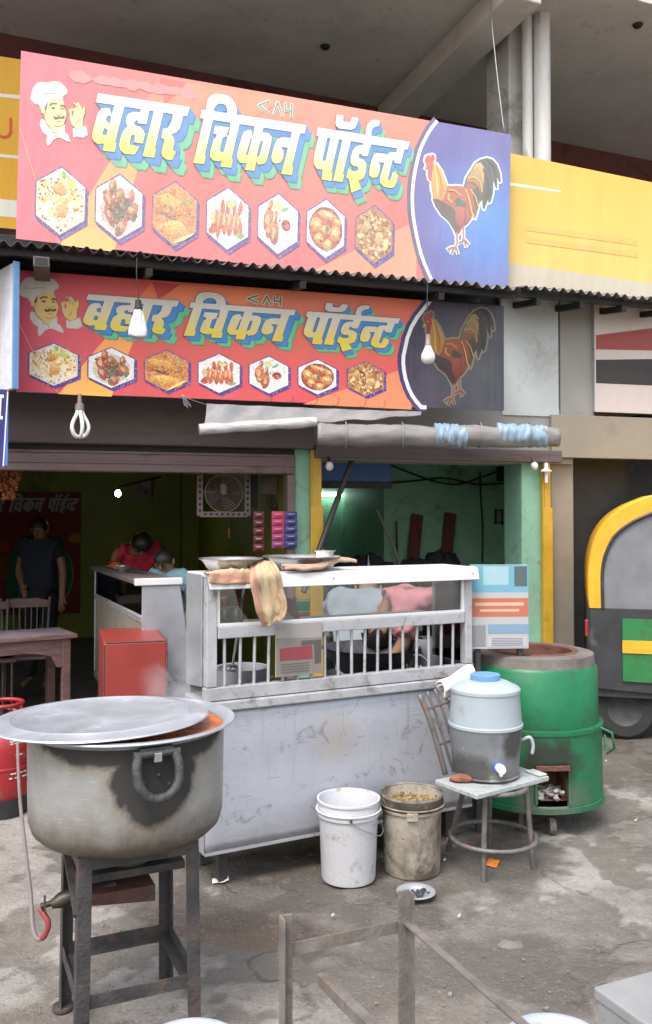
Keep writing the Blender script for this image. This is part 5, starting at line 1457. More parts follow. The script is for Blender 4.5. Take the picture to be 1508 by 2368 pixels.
pl_ = thing('steel_plate', 'small steel plate of dark ash on the ground before the brown bucket', 'plate', (plw.x, plw.y, -.004))
MB().lathe([(0, .002), (.045, .002), (.056, .010), (.078, .020), (.081, .019), (.081, .022), (.076, .024), (.054, .014), (.044, .006), (0, .006)], 40).build('dish', 'lid', pl_, smooth=60)
ab = MB(); rs = random.Random(9)
for i in range(26):
    a, rr = rs.uniform(0, 6.28), .040 * math.sqrt(rs.random())
    s = rs.uniform(.006, .013); ab.ball(V3(rr * math.cos(a) + .012, rr * math.sin(a), .012 + s * .5), (s, s * .8, s * .6), 6, 4, .5, i)
ab.build('ash_lumps', 'soot', pl_, kind='stuff')

# ------------------------------------------------------------------ tandoor drum
DR = .348
dc = V3((1229 - 754) * 4.62 / FPX, 4.62, 0)
drm = thing('tandoor_drum', 'tall green steel tandoor drum on castors with clay mouth and fire door', 'tandoor', dc)
da = math.atan2(-dc.y, -dc.x)
th = da + .27                      # fire door direction
zt = .865; zm = .50; z0_ = .125
def drum_shell(r0, r1, za, zb_, door, n=72, m=14):
    mb = MB(); q = []; 
    for j in range(m + 1):
        z = za + (zb_ - za) * j / m; r = r0 + (r1 - r0) * j / m
        for i in range(n):
            a = th + (i + .5) * 6.28318530718 / n
            q.append(V3(r * math.cos(a), r * math.sin(a), z))
    fs = []
    for j in range(m):
        for i in range(n):
            i2 = (i + 1) % n
            if door:
                rel = ((i + 1) if i < n / 2 else i + 1 - n)
                if abs(rel) <= 2 and .10 < (j + .5) / m < .55: continue
            fs.append((j * n + i, j * n + i2, (j + 1) * n + i2, (j + 1) * n + i))
    mb.add(q, fs); return mb
def stained(name, base, stains, rough, chip):
    m, nt, b = new_mat(name)
    v = coords(nt)
    n1 = tex_noise(nt, v, 6, 5, .65); n2 = tex_noise(nt, v, 22, 4, .7); n3 = tex_noise(nt, coords(nt, (9, 9, 1.2)), 2.2, 5, .65)
    c = mixc(nt, ramp(nt, n1, .32, .68), tuple(x * .82 for x in base), tuple(x * 1.12 for x in base))
    c = mixc(nt, math_(nt, 'MULTIPLY', ramp(nt, n3, .56, .72), .45), c, tuple(x * .45 + .012 for x in base))
    for p, sc, colr, amt in stains:
        mm = nd(nt, 'ShaderNodeMapping'); mm.inputs['Scale'].default_value = sc
        mm.inputs['Location'].default_value = tuple(-a * q for a, q in zip(p, sc))
        nt.links.new(v, mm.inputs['Vector'])
        l = nd(nt, 'ShaderNodeVectorMath', operation='LENGTH'); nt.links.new(mm.outputs[0], l.inputs[0])
        f = ramp(nt, math_(nt, 'ADD', l.outputs['Value'], math_(nt, 'MULTIPLY', math_(nt, 'SUBTRACT', n1, .5), 1.6)), 1.05, .55)
        c = mixc(nt, math_(nt, 'MULTIPLY', f, amt), c, colr)
    c = mixc(nt, math_(nt, 'MULTIPLY', ramp(nt, n2, .64, .68), .8), c, chip)
    nt.links.new(c, b.inputs['Base Color']); b.inputs['Roughness'].default_value = rough
    bump(nt, b, math_(nt, 'ADD', n2, n1), .25, .008)
    return m
_dd = V3(math.cos(th), math.sin(th), 0) * DR
M['drum_low'] = stained('sooty green drum', (0.010, 0.135, 0.056), [((_dd.x, _dd.y, .35), (6.5, 6.5, 7.0), (0.022, 0.020, 0.018), .9), ((_dd.x, _dd.y, .17), (4.2, 4.2, 9.0), (0.12, 0.11, 0.10), .55), ((_dd.x - .3, _dd.y, .46), (4, 4, 10), (0.05, 0.03, 0.02), .5)], .5, (0.055, 0.03, 0.022))
low = drum_shell(DR + .004, DR - .002, z0_, zm, True).build('lower_shell', 'drum_low', drm, smooth=60, solid=.006)
MB().lathe([(DR - .014, zm - .004), (DR - .012, zm + .01), (DR - .018, zt - .07), (DR - .03, zt - .055)], 72).build('upper_shell', 'drum', drm, smooth=40)
MB().lathe([(DR - .004, zm - .012), (DR + .010, zm - .008), (DR + .010, zm + .012), (DR - .012, zm + .016)], 72).build('band', 'drum_low', drm, smooth=40)
MB().lathe([(DR - .028, zt - .085), (DR - .020, zt - .078), (DR - .024, zt - .065), (DR - .034, zt - .06)], 72).build('band', 'drum', drm, smooth=40)
MB().lathe([(DR + .002, z0_ - .012), (DR + .012, z0_ - .010), (DR + .012, z0_ + .016), (DR + .002, z0_ + .02)], 72).build('base_ring', 'drum_low', drm, smooth=40)
MB().lathe([(DR - .03, zt - .060), (DR - .035, zt - .004), (DR - .07, zt + .004), (.235, zt + .002), (.225, zt - .03)], 64).build('clay_top', 'clay', drm, smooth=50)
MB().lathe([(.238, zt + .003), (.234, zt + .008), (.222, zt + .010), (.205, zt + .002), (.212, zt - .30), (0, zt - .31)], 56).build('clay_mouth', 'terracotta', drm, smooth=50)
MB().lathe([(0, z0_ - .008), (DR, z0_ - .008)], 48).build('bottom_plate', 'iron', drm)
dd, dt = V3(math.cos(th), math.sin(th), 0), V3(-math.sin(th), math.cos(th), 0)
dz0, dz1 = z0_ + .10 * (zm - z0_) + .012, z0_ + .56 * (zm - z0_)
fd = MB().add([dd * (DR - .02) + dt * -.078 + V3(0, 0, dz0), dd * (DR - .02) + dt * .078 + V3(0, 0, dz0), dd * (DR - .02) + dt * .078 + V3(0, 0, dz1), dd * (DR - .02) + dt * -.078 + V3(0, 0, dz1),
               dd * .18 + dt * -.07 + V3(0, 0, dz0 + .02), dd * .18 + dt * .07 + V3(0, 0, dz0 + .02), dd * .18 + dt * .07 + V3(0, 0, dz1 - .01), dd * .18 + dt * -.07 + V3(0, 0, dz1 - .01)],
              [(0, 1, 5, 4), (1, 2, 6, 5), (2, 3, 7, 6), (3, 0, 4, 7), (4, 5, 6, 7)]).build('fire_door', 'terracotta', drm)
MB().bar(dd * (DR + .006) + dt * -.085 + V3(0, 0, dz1 + .004), dd * (DR + .006) + dt * .085 + V3(0, 0, dz1 + .004), .025, .018, dd).build('door_lintel', 'terracotta', fd, bevel=.003)
for s in (-1, 1): MB().bar(dd * (DR + .002) + dt * .082 * s + V3(0, 0, dz0 - .01), dd * (DR + .002) + dt * .082 * s + V3(0, 0, dz1 - .006), .012, .02, dd).build('door_jamb', 'drum_low', fd)
ash_ = MB(); rs = random.Random(2)
for i in range(60):
    s = rs.uniform(.008, .022)
    ash_.ball(dd * rs.uniform(.2, DR - .01) + dt * rs.uniform(-.06, .06) + V3(0, 0, dz0 + s * .5 + rs.uniform(0, .035)), (s, s * .8, s * .6), 6, 4, .5, i)
ash_.build('ash_heap', 'ash', drm, kind='stuff')
hr = da + 1.36
for sgn in (hr, da - 1.05):
    d_, t_ = V3(math.cos(sgn), math.sin(sgn), 0), V3(-math.sin(sgn), math.cos(sgn), 0)
    MB().tube([d_ * DR + t_ * -.05 + V3(0, 0, zm + .004), d_ * (DR + .06) + t_ * -.05 + V3(0, 0, zm - .02), d_ * (DR + .07) + t_ * -.03 + V3(0, 0, zm - .1), d_ * (DR + .03) + t_ * .0 + V3(0, 0, zm - .14), d_ * (DR + .01) + t_ * .06 + V3(0, 0, zm - .06)], .007, 7).build('side_handle', 'drum_low', drm, smooth=50)
for a in (th + .03, th + 2.1, th + 4.2):
    d_ = V3(math.cos(a), math.sin(a), 0) * (DR - .06); t_ = V3(-math.sin(a), math.cos(a), 0)
    cs = MB().box(d_ + V3(0, 0, .108), (.06, .05, .012)).build('castor', 'iron', drm)
    for s in (-1, 1): MB().bar(d_ + t_ * .022 * s + V3(0, 0, .105), d_ + t_ * .022 * s + V3(0, 0, .04), .025, .004, t_).build('fork', 'iron', cs)
    MB().tube([d_ + t_ * -.015 + V3(0, 0, .042), d_ + t_ * .015 + V3(0, 0, .042)], .042, 20).build('wheel', 'clay', cs, smooth=40)

# ------------------------------------------------------------------ iron chair under the water cooler
BZ = .395
bc = [G(1006, 1803, BZ), G(1103, 1838, BZ), G(1270, 1795, BZ), G(1172, 1762, BZ)]
ctr = (bc[0] + bc[1] + bc[2] + bc[3]) / 4
chr_ = thing('iron_chair', 'rusty round-legged iron chair with barred back, holding the water cooler', 'chair', (ctr.x, ctr.y, 0))
RC = .150
feet = [G(1118, 2038), G(1234, 2008), G(1130, 1955), G(1036, 1965)]
for i, f_ in enumerate(feet):
    d_ = (f_ - V3(ctr.x, ctr.y, 0)); d_.z = 0; u_ = d_.normalized()
    MB().tube([V3(d_.x, d_.y, -.008), V3(u_.x * (RC - .005), u_.y * (RC - .005), BZ - .024)], .0125, 10).build('leg', 'rail', chr_, smooth=50)
MB().tube([V3(RC * math.cos(a), RC * math.sin(a), BZ - .032) for a in [i * 6.28318 / 32 for i in range(32)]], .011, 8, closed=True).build('seat_ring', 'rail', chr_, smooth=180)
fr_ = sum((V3(f_.x - ctr.x, f_.y - ctr.y, 0).length for f_ in feet)) / 4
rx_ = fr_ * .62 + RC * .38
MB().tube([V3(rx_ * math.cos(a), rx_ * math.sin(a), .135) for a in [i * 6.28318 / 36 for i in range(36)]], .0105, 8, closed=True).build('foot_ring', 'rail', chr_, smooth=180)
bp = lambda px, py, Y: P(px, py, Y) - V3(ctr.x, ctr.y, 0)
left_post = hose([bp(1030, 1790, 3.93), bp(1015, 1735, 3.92), bp(994, 1665, 3.92), bp(970, 1606, 3.93)], 5)
MB().tube(left_post, .0135, 10).build('back_post', 'rail', chr_, smooth=180)
right_post = hose([bp(1120, 1772, 4.10), bp(1098, 1715, 4.12), bp(1076, 1640, 4.14), bp(1056, 1575, 4.15)], 5)
MB().tube(right_post, .0135, 10).build('back_post', 'rail', chr_, smooth=180)
n_ = len(left_post)
for fz in (.42, .78):
    a, b = left_post[int(n_ * fz)], right_post[int(n_ * fz)]
    MB().tube([a, b], .006, 7).build('back_rail', 'rail', chr_, smooth=50)
for t in (.2, .4, .6, .8):
    MB().tube([left_post[i].lerp(right_post[i], t) for i in range(0 if t < .3 else int(n_ * .3), n_)], .0065, 7).build('back_bar', 'rail', chr_, smooth=180)
bd_ = MB()
bcl = [p - ctr for p in bc]
bd_.add([V3(p.x, p.y, -.022) for p in bcl] + [V3(p.x, p.y, 0) for p in bcl], [(3, 2, 1, 0), (4, 5, 6, 7), (0, 1, 5, 4), (1, 2, 6, 5), (2, 3, 7, 6), (3, 0, 4, 7)])
o = bd_.build('wooden_board', 'board', None, bevel=.004, label='worn pale board lying on the iron chair under the cooler', cat='board')
o.location = ctr
ccw = G(1123, 1792, BZ); ccw = V3(ccw.x, ccw.y, BZ + .002)
clr = thing('water_cooler', 'grey plastic water cooler with blue screw cap and white tap', 'water cooler', ccw)
M['cooler_low'] = stained('grimy cooler base', (0.175, 0.184, 0.198), [((.12, -.13, .165), (11, 11, 9), (0.035, 0.035, 0.032), .85), ((-.1, -.12, .05), (7, 7, 12), (0.045, 0.043, 0.038), .8), ((.10, -.12, .03), (8, 8, 14), (0.15, 0.14, 0.11), .6)], .5, (0.30, 0.30, 0.29))
MB().lathe([(0, .0), (.130, .0), (.142, .006), (.148, .022), (.150, .05), (.163, .20), (.165, .225)], 64).build('lower_body', 'cooler_low', clr, smooth=40)
MB().lathe([(.165, .224), (.169, .227), (.169, .238), (.164, .242), (.154, .372), (.155, .378), (.158, .380), (.158, .394), (.150, .402), (.10, .425), (.078, .430), (0, .431)], 64).build('upper_body', 'cooler_top', clr, smooth=40)
MB().tube([V3(.148 * math.cos(a), .148 * math.sin(a), .012) for a in [i * 6.28318 / 40 for i in range(40)]], .006, 6, closed=True).build('base_rim', 'cooler_low', clr, smooth=180)
cap = MB(); n = 72
capp = [(0.066 + .0022 * (i % 2), i) for i in range(n)]
for z in (.431, .456): cap.v += [V3(r * math.cos(i * 6.28318 / n), r * math.sin(i * 6.28318 / n), z) for r, i in capp]
cap.f += [(i, (i + 1) % n, n + (i + 1) % n, n + i) for i in range(n)]
cap.f += [tuple(range(n, 2 * n))]
cap.build('screw_cap', 'blue_cap', clr, bevel=.002)
ta = math.atan2(-ccw.y, -ccw.x) + .37
td, tt = V3(math.cos(ta), math.sin(ta), 0), V3(-math.sin(ta), math.cos(ta), 0)
MB().tube([td * .146 + V3(0, 0, .075), td * .160 + V3(0, 0, .075)], .024, 18).build('tap_washer', 'tap_blue', clr, smooth=40)
tp = MB().tube([td * .158 + V3(0, 0, .075), td * .185 + V3(0, 0, .074), td * .197 + V3(0, 0, .073)], [.018, .021, .018], 18).build('tap', 'tap', clr, smooth=40)
MB().tube([td * .182 + V3(0, 0, .07), td * .184 + V3(0, 0, .045)], [.010, .008], 12).build('spout', 'tap', tp, smooth=40)
MB().tube(hose([ccw * 0 + V3(.158, -.02, .16), V3(.195, -.03, .175), V3(.21, -.03, .14), V3(.205, -.03, .1)], 5), .008, 8).build('side_handle', 'cooler_top', clr, smooth=180)
bl_ = G(1068, 1808, BZ)
MB().ball((bl_.x, bl_.y, BZ + .016), (.052, .034, .018), 16, 10, .35, 3).build('clay_lump', 'brick_red', None, smooth=180, label='flat reddish clay lump on the board beside the cooler', cat='stone')
sw = G(1240, 1790, BZ)
MB().box((sw.x, sw.y, BZ + .006), (.05, .09, .008), Matrix.Rotation(.5, 3, 'Z')).build('soap_packet', 'pale_blue', None, bevel=.003, label='pale blue packet on the right corner of the board', cat='packet')
# folded white sack behind the cooler, lying on the chair back
sk = MB()
sp0, sp1 = P(1022, 1600, 4.06), P(1092, 1560, 4.12)
ax = (sp1 - sp0).normalized(); up = V3(0, 0, 1); nrm = ax.cross(up).normalized(); up = nrm.cross(ax)
def roll(u, v):
    a = v * 9.5
    r = .040 * (1 - .055 * a) + .003 * math.sin(u * 7 + a)
    return sp0 + ax * (u * (sp1 - sp0).length + .01 * math.sin(a * 2)) + nrm * math.cos(a) * r * .8 + up * (math.sin(a) * r * 1.35)
sk.grid(roll, 16, 40)
sk.build('folded_sack', 'paper', None, smooth=180, solid=.004, label='rolled white plastic sack tucked behind the water cooler', cat='sack')

# ------------------------------------------------------------------ foreground: angle-iron frame, steel box, basins
A = P(945, 2055, 1.88); B = P(645, 2115, 1.76)
fdir = (A - B); fdir.z = 0; fdir.normalize(); fback = V3(fdir.y, -fdir.x, 0)
frm = thing('angle_iron_frame', 'bare rusty angle-iron table frame standing in the foreground', 'frame', (A.x, A.y, 0))
def fpost(name, top, a, b): return MB().angle_bar((top.x, top.y, -.008), top, .027, .004, a, b).build(name, 'angle', frm, world=True, bevel=.001)
fpost('leg', A, -fdir, fback); fpost('leg', B, fdir * .55 + fback * .1, fback)
LB = .63
A2, B2 = A + fback * LB, B + fback * LB
A2.z = B2.z = .72
fpost('leg', A2, -fdir, -fback); fpost('leg', B2, fdir, -fback)
zb = P(945, 2140, 1.88).z
for p_, q_ in ((A, B), (A2, B2)): MB().bar(V3(p_.x, p_.y, zb) - fback * .004, V3(q_.x, q_.y, zb) - fback * .004, .004, .026, (0, 0, 1)).build('cross_bar', 'angle', frm, world=True)
MB().angle_bar(V3(A.x, A.y, zb + .012) - fdir * .0, V3(A2.x, A2.y, zb + .012), .017, .004, -fdir, (0, 0, -1)).build('side_bar', 'angle', frm, world=True)
MB().angle_bar(V3(B.x, B.y, zb - .33), V3(B2.x, B2.y, zb - .33), .026, .004, fdir, (0, 0, -1)).build('side_bar', 'angle', frm, world=True)
e0 = P(733, 2252, 1.80)
e1 = e0 + fback * .5 + fdir * .035
MB().angle_bar(e0, e1, .022, .004, fdir, (0, 0, -1)).build('loose_bar', 'angle', frm, world=True)
MB().bar(V3(B2.x, B2.y, e0.z - .012), V3(A2.x, A2.y, e0.z - .012), .02, .004).build('cross_bar', 'angle', frm, world=True)
sbx = thing('steel_box', 'dull steel box corner in the right foreground', 'box', (0, 0, 0))
q0 = G(1379, 2287, .62)
_MX[sbx.name] = Matrix.Translation(V3(q0.x, q0.y, 0)) @ Matrix.Rotation(R(24), 4, 'Z'); sbx.location = (q0.x, q0.y, 0); sbx.rotation_euler = (0, 0, R(24))
MB().span((0, -.5, .12), (.5, 0, .62)).build('body', 'grey_box', sbx, bevel=.006)
MB().span((-.004, -.504, .60), (.504, .004, .624)).build('top_flange', 'grey_box', sbx, bevel=.004)
for x in (.03, .47):
    for y in (-.47, -.03): MB().span((x - .015, y - .015, 0), (x + .015, y + .015, .12)).build('leg', 'iron', sbx)
for nm, lab, px, py, z, r in (('steel_basin', 'bright steel basin rim peeping in at the bottom edge beside the steel box', 1290, 2352, .42, .105), ('steel_basin', 'bright steel basin rim peeping in at the bottom left under the pot stand', 438, 2362, .40, .11)):
    w = G(px, py, z)
    c_ = V3(w.x, w.y, 0) + V3(-w.x, -w.y, 0).normalized() * r
    bs = thing(nm, lab, 'basin', c_)
    MB().lathe([(0, z - .08), (r * .7, z - .08), (r * .9, z - .01), (r, z - .002), (r + .008, z), (r + .008, z + .004), (r - .003, z + .002), (r * .87, z - .01), (r * .68, z - .074), (0, z - .074)], 48).build('dish', 'lid', bs, smooth=60)
    MB().lathe([(0, 0), (r * .5, 0), (r * .45, z - .081), (0, z - .081)], 24).build('stand', 'iron', bs, smooth=40)

# ------------------------------------------------------------------ red box, table, chair and glass counter of the left unit
rb0 = P(240, 1487, 4.75)
rbx = thing('red_box', 'red painted steel box with worn edges standing in front of the glass counter', 'box', (rb0.x, rb0.y, 0), R(17))
RW, RD, RH = .345, .66, rb0.z
MB().span((0, 0, .04), (RW, RD, RH)).build('body', 'red_box', rbx, bevel=.012)
for a, b in (((-.002, -.002, .05), (.006, .006, RH - .01)), ((RW - .006, -.002, .05), (RW + .002, .006, RH - .01)), ((.01, -.002, RH - .004), (RW - .01, .005, RH + .002)), ((RW - .006, .01, RH - .004), (RW + .002, RD - .01, RH + .002))):
    MB().span(a, b).build('worn_edge', 'red_edge', rbx, bevel=.002)
for x in (.03, RW - .03):
    for y in (.03, RD - .03): MB().span((x - .02, y - .02, 0), (x + .02, y + .02, .04)).build('foot', 'iron', rbx)
MB().tube(hose([(RW + .002, .10, RH - .27), (RW + .03, .10, RH - .26), (RW + .03, .16, RH - .26), (RW + .002, .16, RH - .27)], 4), .005, 6).build('side_handle', 'iron', rbx, smooth=180)

tb0 = G(178, 1466, .75)
tbl = thing('wooden_table', 'dark red wooden table with curved corner braces at the left of the open shop', 'table', (tb0.x, tb0.y, 0), R(33))
TL, TD = 1.15, .48
MB().span((-TL, 0, .725), (0, TD, .75)).build('tabletop', 'table_top', tbl, bevel=.006)
MB().span((-TL, -.003, .722), (.004, .012, .753)).build('front_edge', 'wood_table', tbl, bevel=.004)
MB().span((-.008, .012, .722), (.004, TD, .753)).build('side_edge', 'wood_table', tbl, bevel=.004)
ap = [(0, 0), (-TL + .1, 0), (-TL + .1, -.16), (-TL + .14, -.11), (-.30, -.085), (-.20, -.10), (-.12, -.12), (-.08, -.2), (0, -.2)]
MB().prism(ap, (1, 0, 0), (0, 0, 1), (-.05, .03, .722), (0, .02, 0)).build('apron', 'wood_table', tbl)
MB().prism([(0, 0), (TD - .08, 0), (TD - .08, -.1), (0, -.1)], (0, 1, 0), (0, 0, 1), (-.04, .04, .722), (-.02, 0, 0)).build('apron', 'wood_table', tbl)
for x in (-.09, -TL + .05):
    for y in (.025, TD - .075): MB().span((x, y, 0), (x + .055, y + .055, .722)).build('leg', 'wood_table', tbl, bevel=.004)
MB().span((-TL + .06, .05, .17), (-.06, .08, .21)).build('stretcher', 'wood_table', tbl, bevel=.004)
MB().span((-.08, .07, .17), (-.05, TD - .07, .21)).build('stretcher', 'wood_table', tbl, bevel=.004)
def steel_chair(label, px, Y, rz):
    w = P(px, 1205, Y)
    c = thing('steel_chair', label, 'chair', (w.x, w.y, 0), rz, 'chairs at the dining table')
    for x in (-.17, .17):
        MB().tube(hose([(x, .2, 0), (x, .19, .45), (x * 1.08, .22, .70), (x * 1.15, .27, .90)], 4), .011, 8).build('back_post', 'rail', c, smooth=60)
        MB().tube([(x, -.18, 0), (x, -.17, .45)], .011, 8).build('leg', 'rail', c, smooth=60)
    MB().span((-.2, -.2, .44), (.2, .2, .465)).build('seat', 'wood_table', c, bevel=.008)
    MB().prism([(-.2, .0), (.2, .0), (.2, .05), (.1, .075), (-.1, .075), (-.2, .05)], (1, 0, 0), (0, .3, 1), (0, .255, .82), (0, .018, 0)).build('crest_rail', 'wood_table', c, bevel=.004)
    for i in range(7):
        x = -.13 + i * .26 / 6
        MB().tube([(x, .195, .47), (x * 1.1, .255, .83)], .005, 6).build('spindle', 'rail', c, smooth=60)
    return c
steel_chair('spindle-backed steel chair pushed to the far side of the red table', 62, 7.1, R(20))
steel_chair('spindle-backed steel chair cut by the left frame edge behind the table', -28, 6.9, R(28))

gc0 = P(330, 1205, 5.3)
glc = thing('glass_counter', 'glass-fronted steel counter with slatted base running back into the left shop', 'counter', (gc0.x, gc0.y, 0), R(23.8))
GL = 1.84
MB().prism([(0, .32), (0, 1.152), (.235, 1.152), (.272, .90), (.30, .62), (.31, .32)], (1, 0, 0), (0, 0, 1), (0, 0, 0), (0, .02, 0)).build('end_panel', 'alu', glc, bevel=.003)
MB().span((-.045, -.012, 1.155), (.248, .035, 1.198)).build('end_cap', 'alu_white', glc, bevel=.005)
MB().span((-.035, .037, 1.158), (.245, GL + .02, 1.186)).build('top', 'shutter_box', glc, bevel=.004)
MB().span((.0, .03, .925), (.012, GL, .97)).build('rail', 'alu_frame', glc, bevel=.003)
MB().span((-.006, .03, .952), (.0, GL, .962)).build('rail', 'alu_frame', glc)
MB().span((.003, .03, .972), (.007, GL, 1.156)).build('glass_pane', 'glass', glc)
MB().span((.0, GL - .03, .3), (.03, GL, 1.156)).build('corner_post', 'alu_white', glc, bevel=.003)
MB().span((.23, .022, .3), (.24, GL, 1.156)).build('back_panel', 'dark_room', glc)
MB().span((.01, .022, .94), (.229, GL - .03, .95)).build('shelf', 'alu', glc)
MB().span((.0, .03, .30), (.24, GL, .36)).build('base', 'alu_frame', glc, bevel=.004)
for i in range(26):
    y = .06 + i * (GL - .12) / 25
    MB().span((.002, y - .014, .362), (.010, y + .014, .924)).build('slat', 'beige', glc)
for x in (.03, .22):
    for y in (.06, GL - .06): MB().span((x - .02, y - .02, 0), (x + .02, y + .02, .30)).build('leg', 'iron', glc)
gcw = lambda x, y, z: Matrix.Translation((gc0.x, gc0.y, 0)) @ Matrix.Rotation(R(23.8), 4, 'Z') @ Vector((x, y, z))
for i, (y, h, r, m, lab) in enumerate(((1.55, .13, .045, 'glass', 'clear glass jar at the far end inside the glass counter'), (1.05, .11, .05, 'basin', 'steel jar in the middle of the glass counter'), (.72, .09, .04, 'basin', 'short steel jar near the greens in the glass counter'))):
    MB().lathe([(0, 0), (r, 0), (r, h * .85), (r * .8, h), (0, h)], 20, gcw(.12, y, .951)).build('storage_jar', m, None, smooth=40, label=lab, cat='jar', group='jars in the glass counter')
lv = MB(); rs = random.Random(6)
for i in range(70):
    c = gcw(.09 + rs.uniform(-.05, .06), .30 + rs.uniform(-.14, .14), .955 + rs.random() ** 2 * .09)
    s = rs.uniform(.012, .022); rot = Matrix.Rotation(rs.uniform(0, 6), 3, 'Z') @ Matrix.Rotation(rs.uniform(-1, 1), 3, 'X')
    lv.add([c + rot @ V3(-s, 0, 0), c + rot @ V3(0, -s * .6, .003), c + rot @ V3(s, 0, 0), c + rot @ V3(0, s * .6, .003)], [(0, 1, 2, 3)])
lv.build('fresh_herbs', 'green_veg', None, label='heap of fresh green herbs near the end panel in the glass counter', cat='herbs', kind='stuff')
cl_ = MB()
def wrap(u, v):
    c = gcw(.06 + .12 * v, 1.30 + .42 * u, 1.188)
    return c + V3(0, 0, .006 + .028 * math.sin(math.pi * v) * math.sin(math.pi * u) * (1 + .4 * math.sin(u * 13)))
cl_.grid(wrap, 16, 8)
cl_.build('cleaning_cloth', 'orange_veg', None, smooth=180, solid=.006, label='crumpled orange cloth at the far end of the glass counter top', cat='cloth')
MB().lathe([(0, 0), (.035, 0), (.045, .035), (.042, .035), (.03, .005), (0, .004)], 20, gcw(.08, 1.1, 1.187)).build('steel_bowl', 'basin', None, smooth=50, label='small steel bowl on the glass counter top before the orange cloth', cat='bowl')
MB().bar(gcw(.08, .95, 1.193), gcw(.15, .6, 1.193), .02, .01).build('kitchen_knife', 'soot', None, label='dark knife lying on the glass counter top', cat='knife', bevel=.003)

# ------------------------------------------------------------------ film, tarpaulin, lamps under the signs
LPL = Plane(lo_c, R(15.4))
la = LPL.at
def on_low(px, py, off): 
    p = la(px, py, off); return LPL.w(p.x, off, p.z)
flm = thing('plastic_sheet', 'cloudy plastic sheet half rolled up and hung under the lower banner', 'plastic sheet', on_low(600, 985, -.1))
topL = [on_low(x, y, -.008) for x, y in ((478, 933), (560, 937), (640, 940), (730, 944), (820, 947), (900, 950), (974, 951))]
botL = [on_low(x, y, -.11) for x, y in ((472, 986), (560, 984), (640, 980), (730, 975), (820, 972), (900, 966), (974, 958))]
hT, hB = hose(topL, 6), hose(botL, 6)
n = len(hT) - 1
def sheet(u, v):
    i = min(n - 1, int(u * n)); t = u * n - i
    a, b = hT[i].lerp(hT[i + 1], t), hB[i].lerp(hB[i + 1], t)
    return a.lerp(b, v) + V3(0, .012 * math.sin(u * 40 + v * 4), -.014 * math.sin(math.pi * v) + .006 * math.sin(u * 31) * v)
MB().grid(sheet, 60, 10).build('sheet', 'film', flm, world=True, smooth=180)
MB().tube([on_low(461 + i * 30, 993 - i * 1.95, -.115) + V3(0, 0, .003 * math.sin(i * 2.3)) for i in range(10)], [.034 + .003 * math.sin(i * 1.9) for i in range(10)], 14).build('roll', 'film_roll', flm, world=True, smooth=40)
trp = thing('tarpaulin_roll', 'beige rolled tarpaulin with light blue patches under the right end of the banner', 'tarpaulin', on_low(1000, 1010, -.1))
def crumpled(px0, px1, r, seed, sag):
    n = 60
    pts = [on_low(px0 + (px1 - px0) * i / n, 1003 + 6 * i / n + sag * math.sin(math.pi * ((i / n * 3.2) % 1)), -.10) for i in range(n + 1)]
    mb = MB(); q = []; m_ = 22
    for i, p in enumerate(pts):
        for k_ in range(m_):
            a = 6.28318 * k_ / m_
            rr_ = r * (1 + .16 * noise.noise(Vector((i * .22, math.cos(a) * 1.6, math.sin(a) * 1.6 + seed))) + .07 * noise.noise(Vector((i * .7, a * 2.0 if k_ < m_ / 2 else (6.283 - a) * 2.0, seed + 4))))
            q.append(p + V3(0, -math.cos(a) * rr_, math.sin(a) * rr_))
    mb.add(q, [(i * m_ + k_, i * m_ + (k_ + 1) % m_, (i + 1) * m_ + (k_ + 1) % m_, (i + 1) * m_ + k_) for i in range(n) for k_ in range(m_)] + [tuple(range(m_)), tuple(n * m_ + k_ for k_ in range(m_))])
    return mb
crumpled(735, 1292, .070, 1.0, 4).build('roll', 'tarp_roll', trp, world=True, smooth=180)
for a, b in ((1005, 1078), (1150, 1262)): crumpled(a, b, .0775, 2.0 + a, 2).build('blue_wrap', 'tarp_blue', trp, world=True, smooth=180)
for px in (800, 930, 1110, 1225):
    c_ = on_low(px, 1006, -.10)
    MB().tube([c_ + V3(.004 * math.sin(k_ * 3), -.086 * math.cos(k_ * 6.28318 / 20), .086 * math.sin(k_ * 6.28318 / 20)) for k_ in range(20)], .004, 5, closed=True).build('tie_rope', 'wire_grey', trp, world=True, smooth=180)
plate('fascia_board', 730, 1036, 1300, 1064, -.08, .05, 'shutter_box')
plate('fascia_board', 1276, 966, 1700, 1062, -.06, .05, 'beige')
plate('fascia_board', 1165, 948, 1300, 1000, .01, .03, 'grey_wall')
# wire hooks and strings along the banner's lower edge
for i, (px, py) in enumerate(((626, 917), (675, 919), (731, 922), (781, 924), (843, 927), (888, 930))):
    p = on_low(px, py, -.016)
    MB().tube(hose([p + V3(.0, 0, .012), p + V3(.01, -.012, .0), p + V3(.0, -.008, -.03), p + V3(-.025, 0, -.045), p + V3(-.03, .0, -.03)], 4), .0016, 5).build('wire_hook', 'wire', None, smooth=180, label='thin wire hook, number %s from the left, through the banner hem' % ('one two three four five six'.split()[i]), cat='hook', group='wire hooks along the banner hem')
p = on_low(421, 912, -.014)
st = MB()
for k_ in range(5):
    st.tube(hose([p, p + V3(.01 + .008 * k_, 0, -.05), p + V3(.02 + .01 * k_, -.01, -.075 - .008 * (k_ % 3))], 4), .0015, 5)
st.tube(hose([p, p + V3(.05, 0, -.03), on_low(478, 936, -.01)], 4), .002, 5)
st.build('string_tuft', 'wire_grey', None, smooth=180, label='frayed string knotted at the banner hem by the plastic sheet', cat='string')
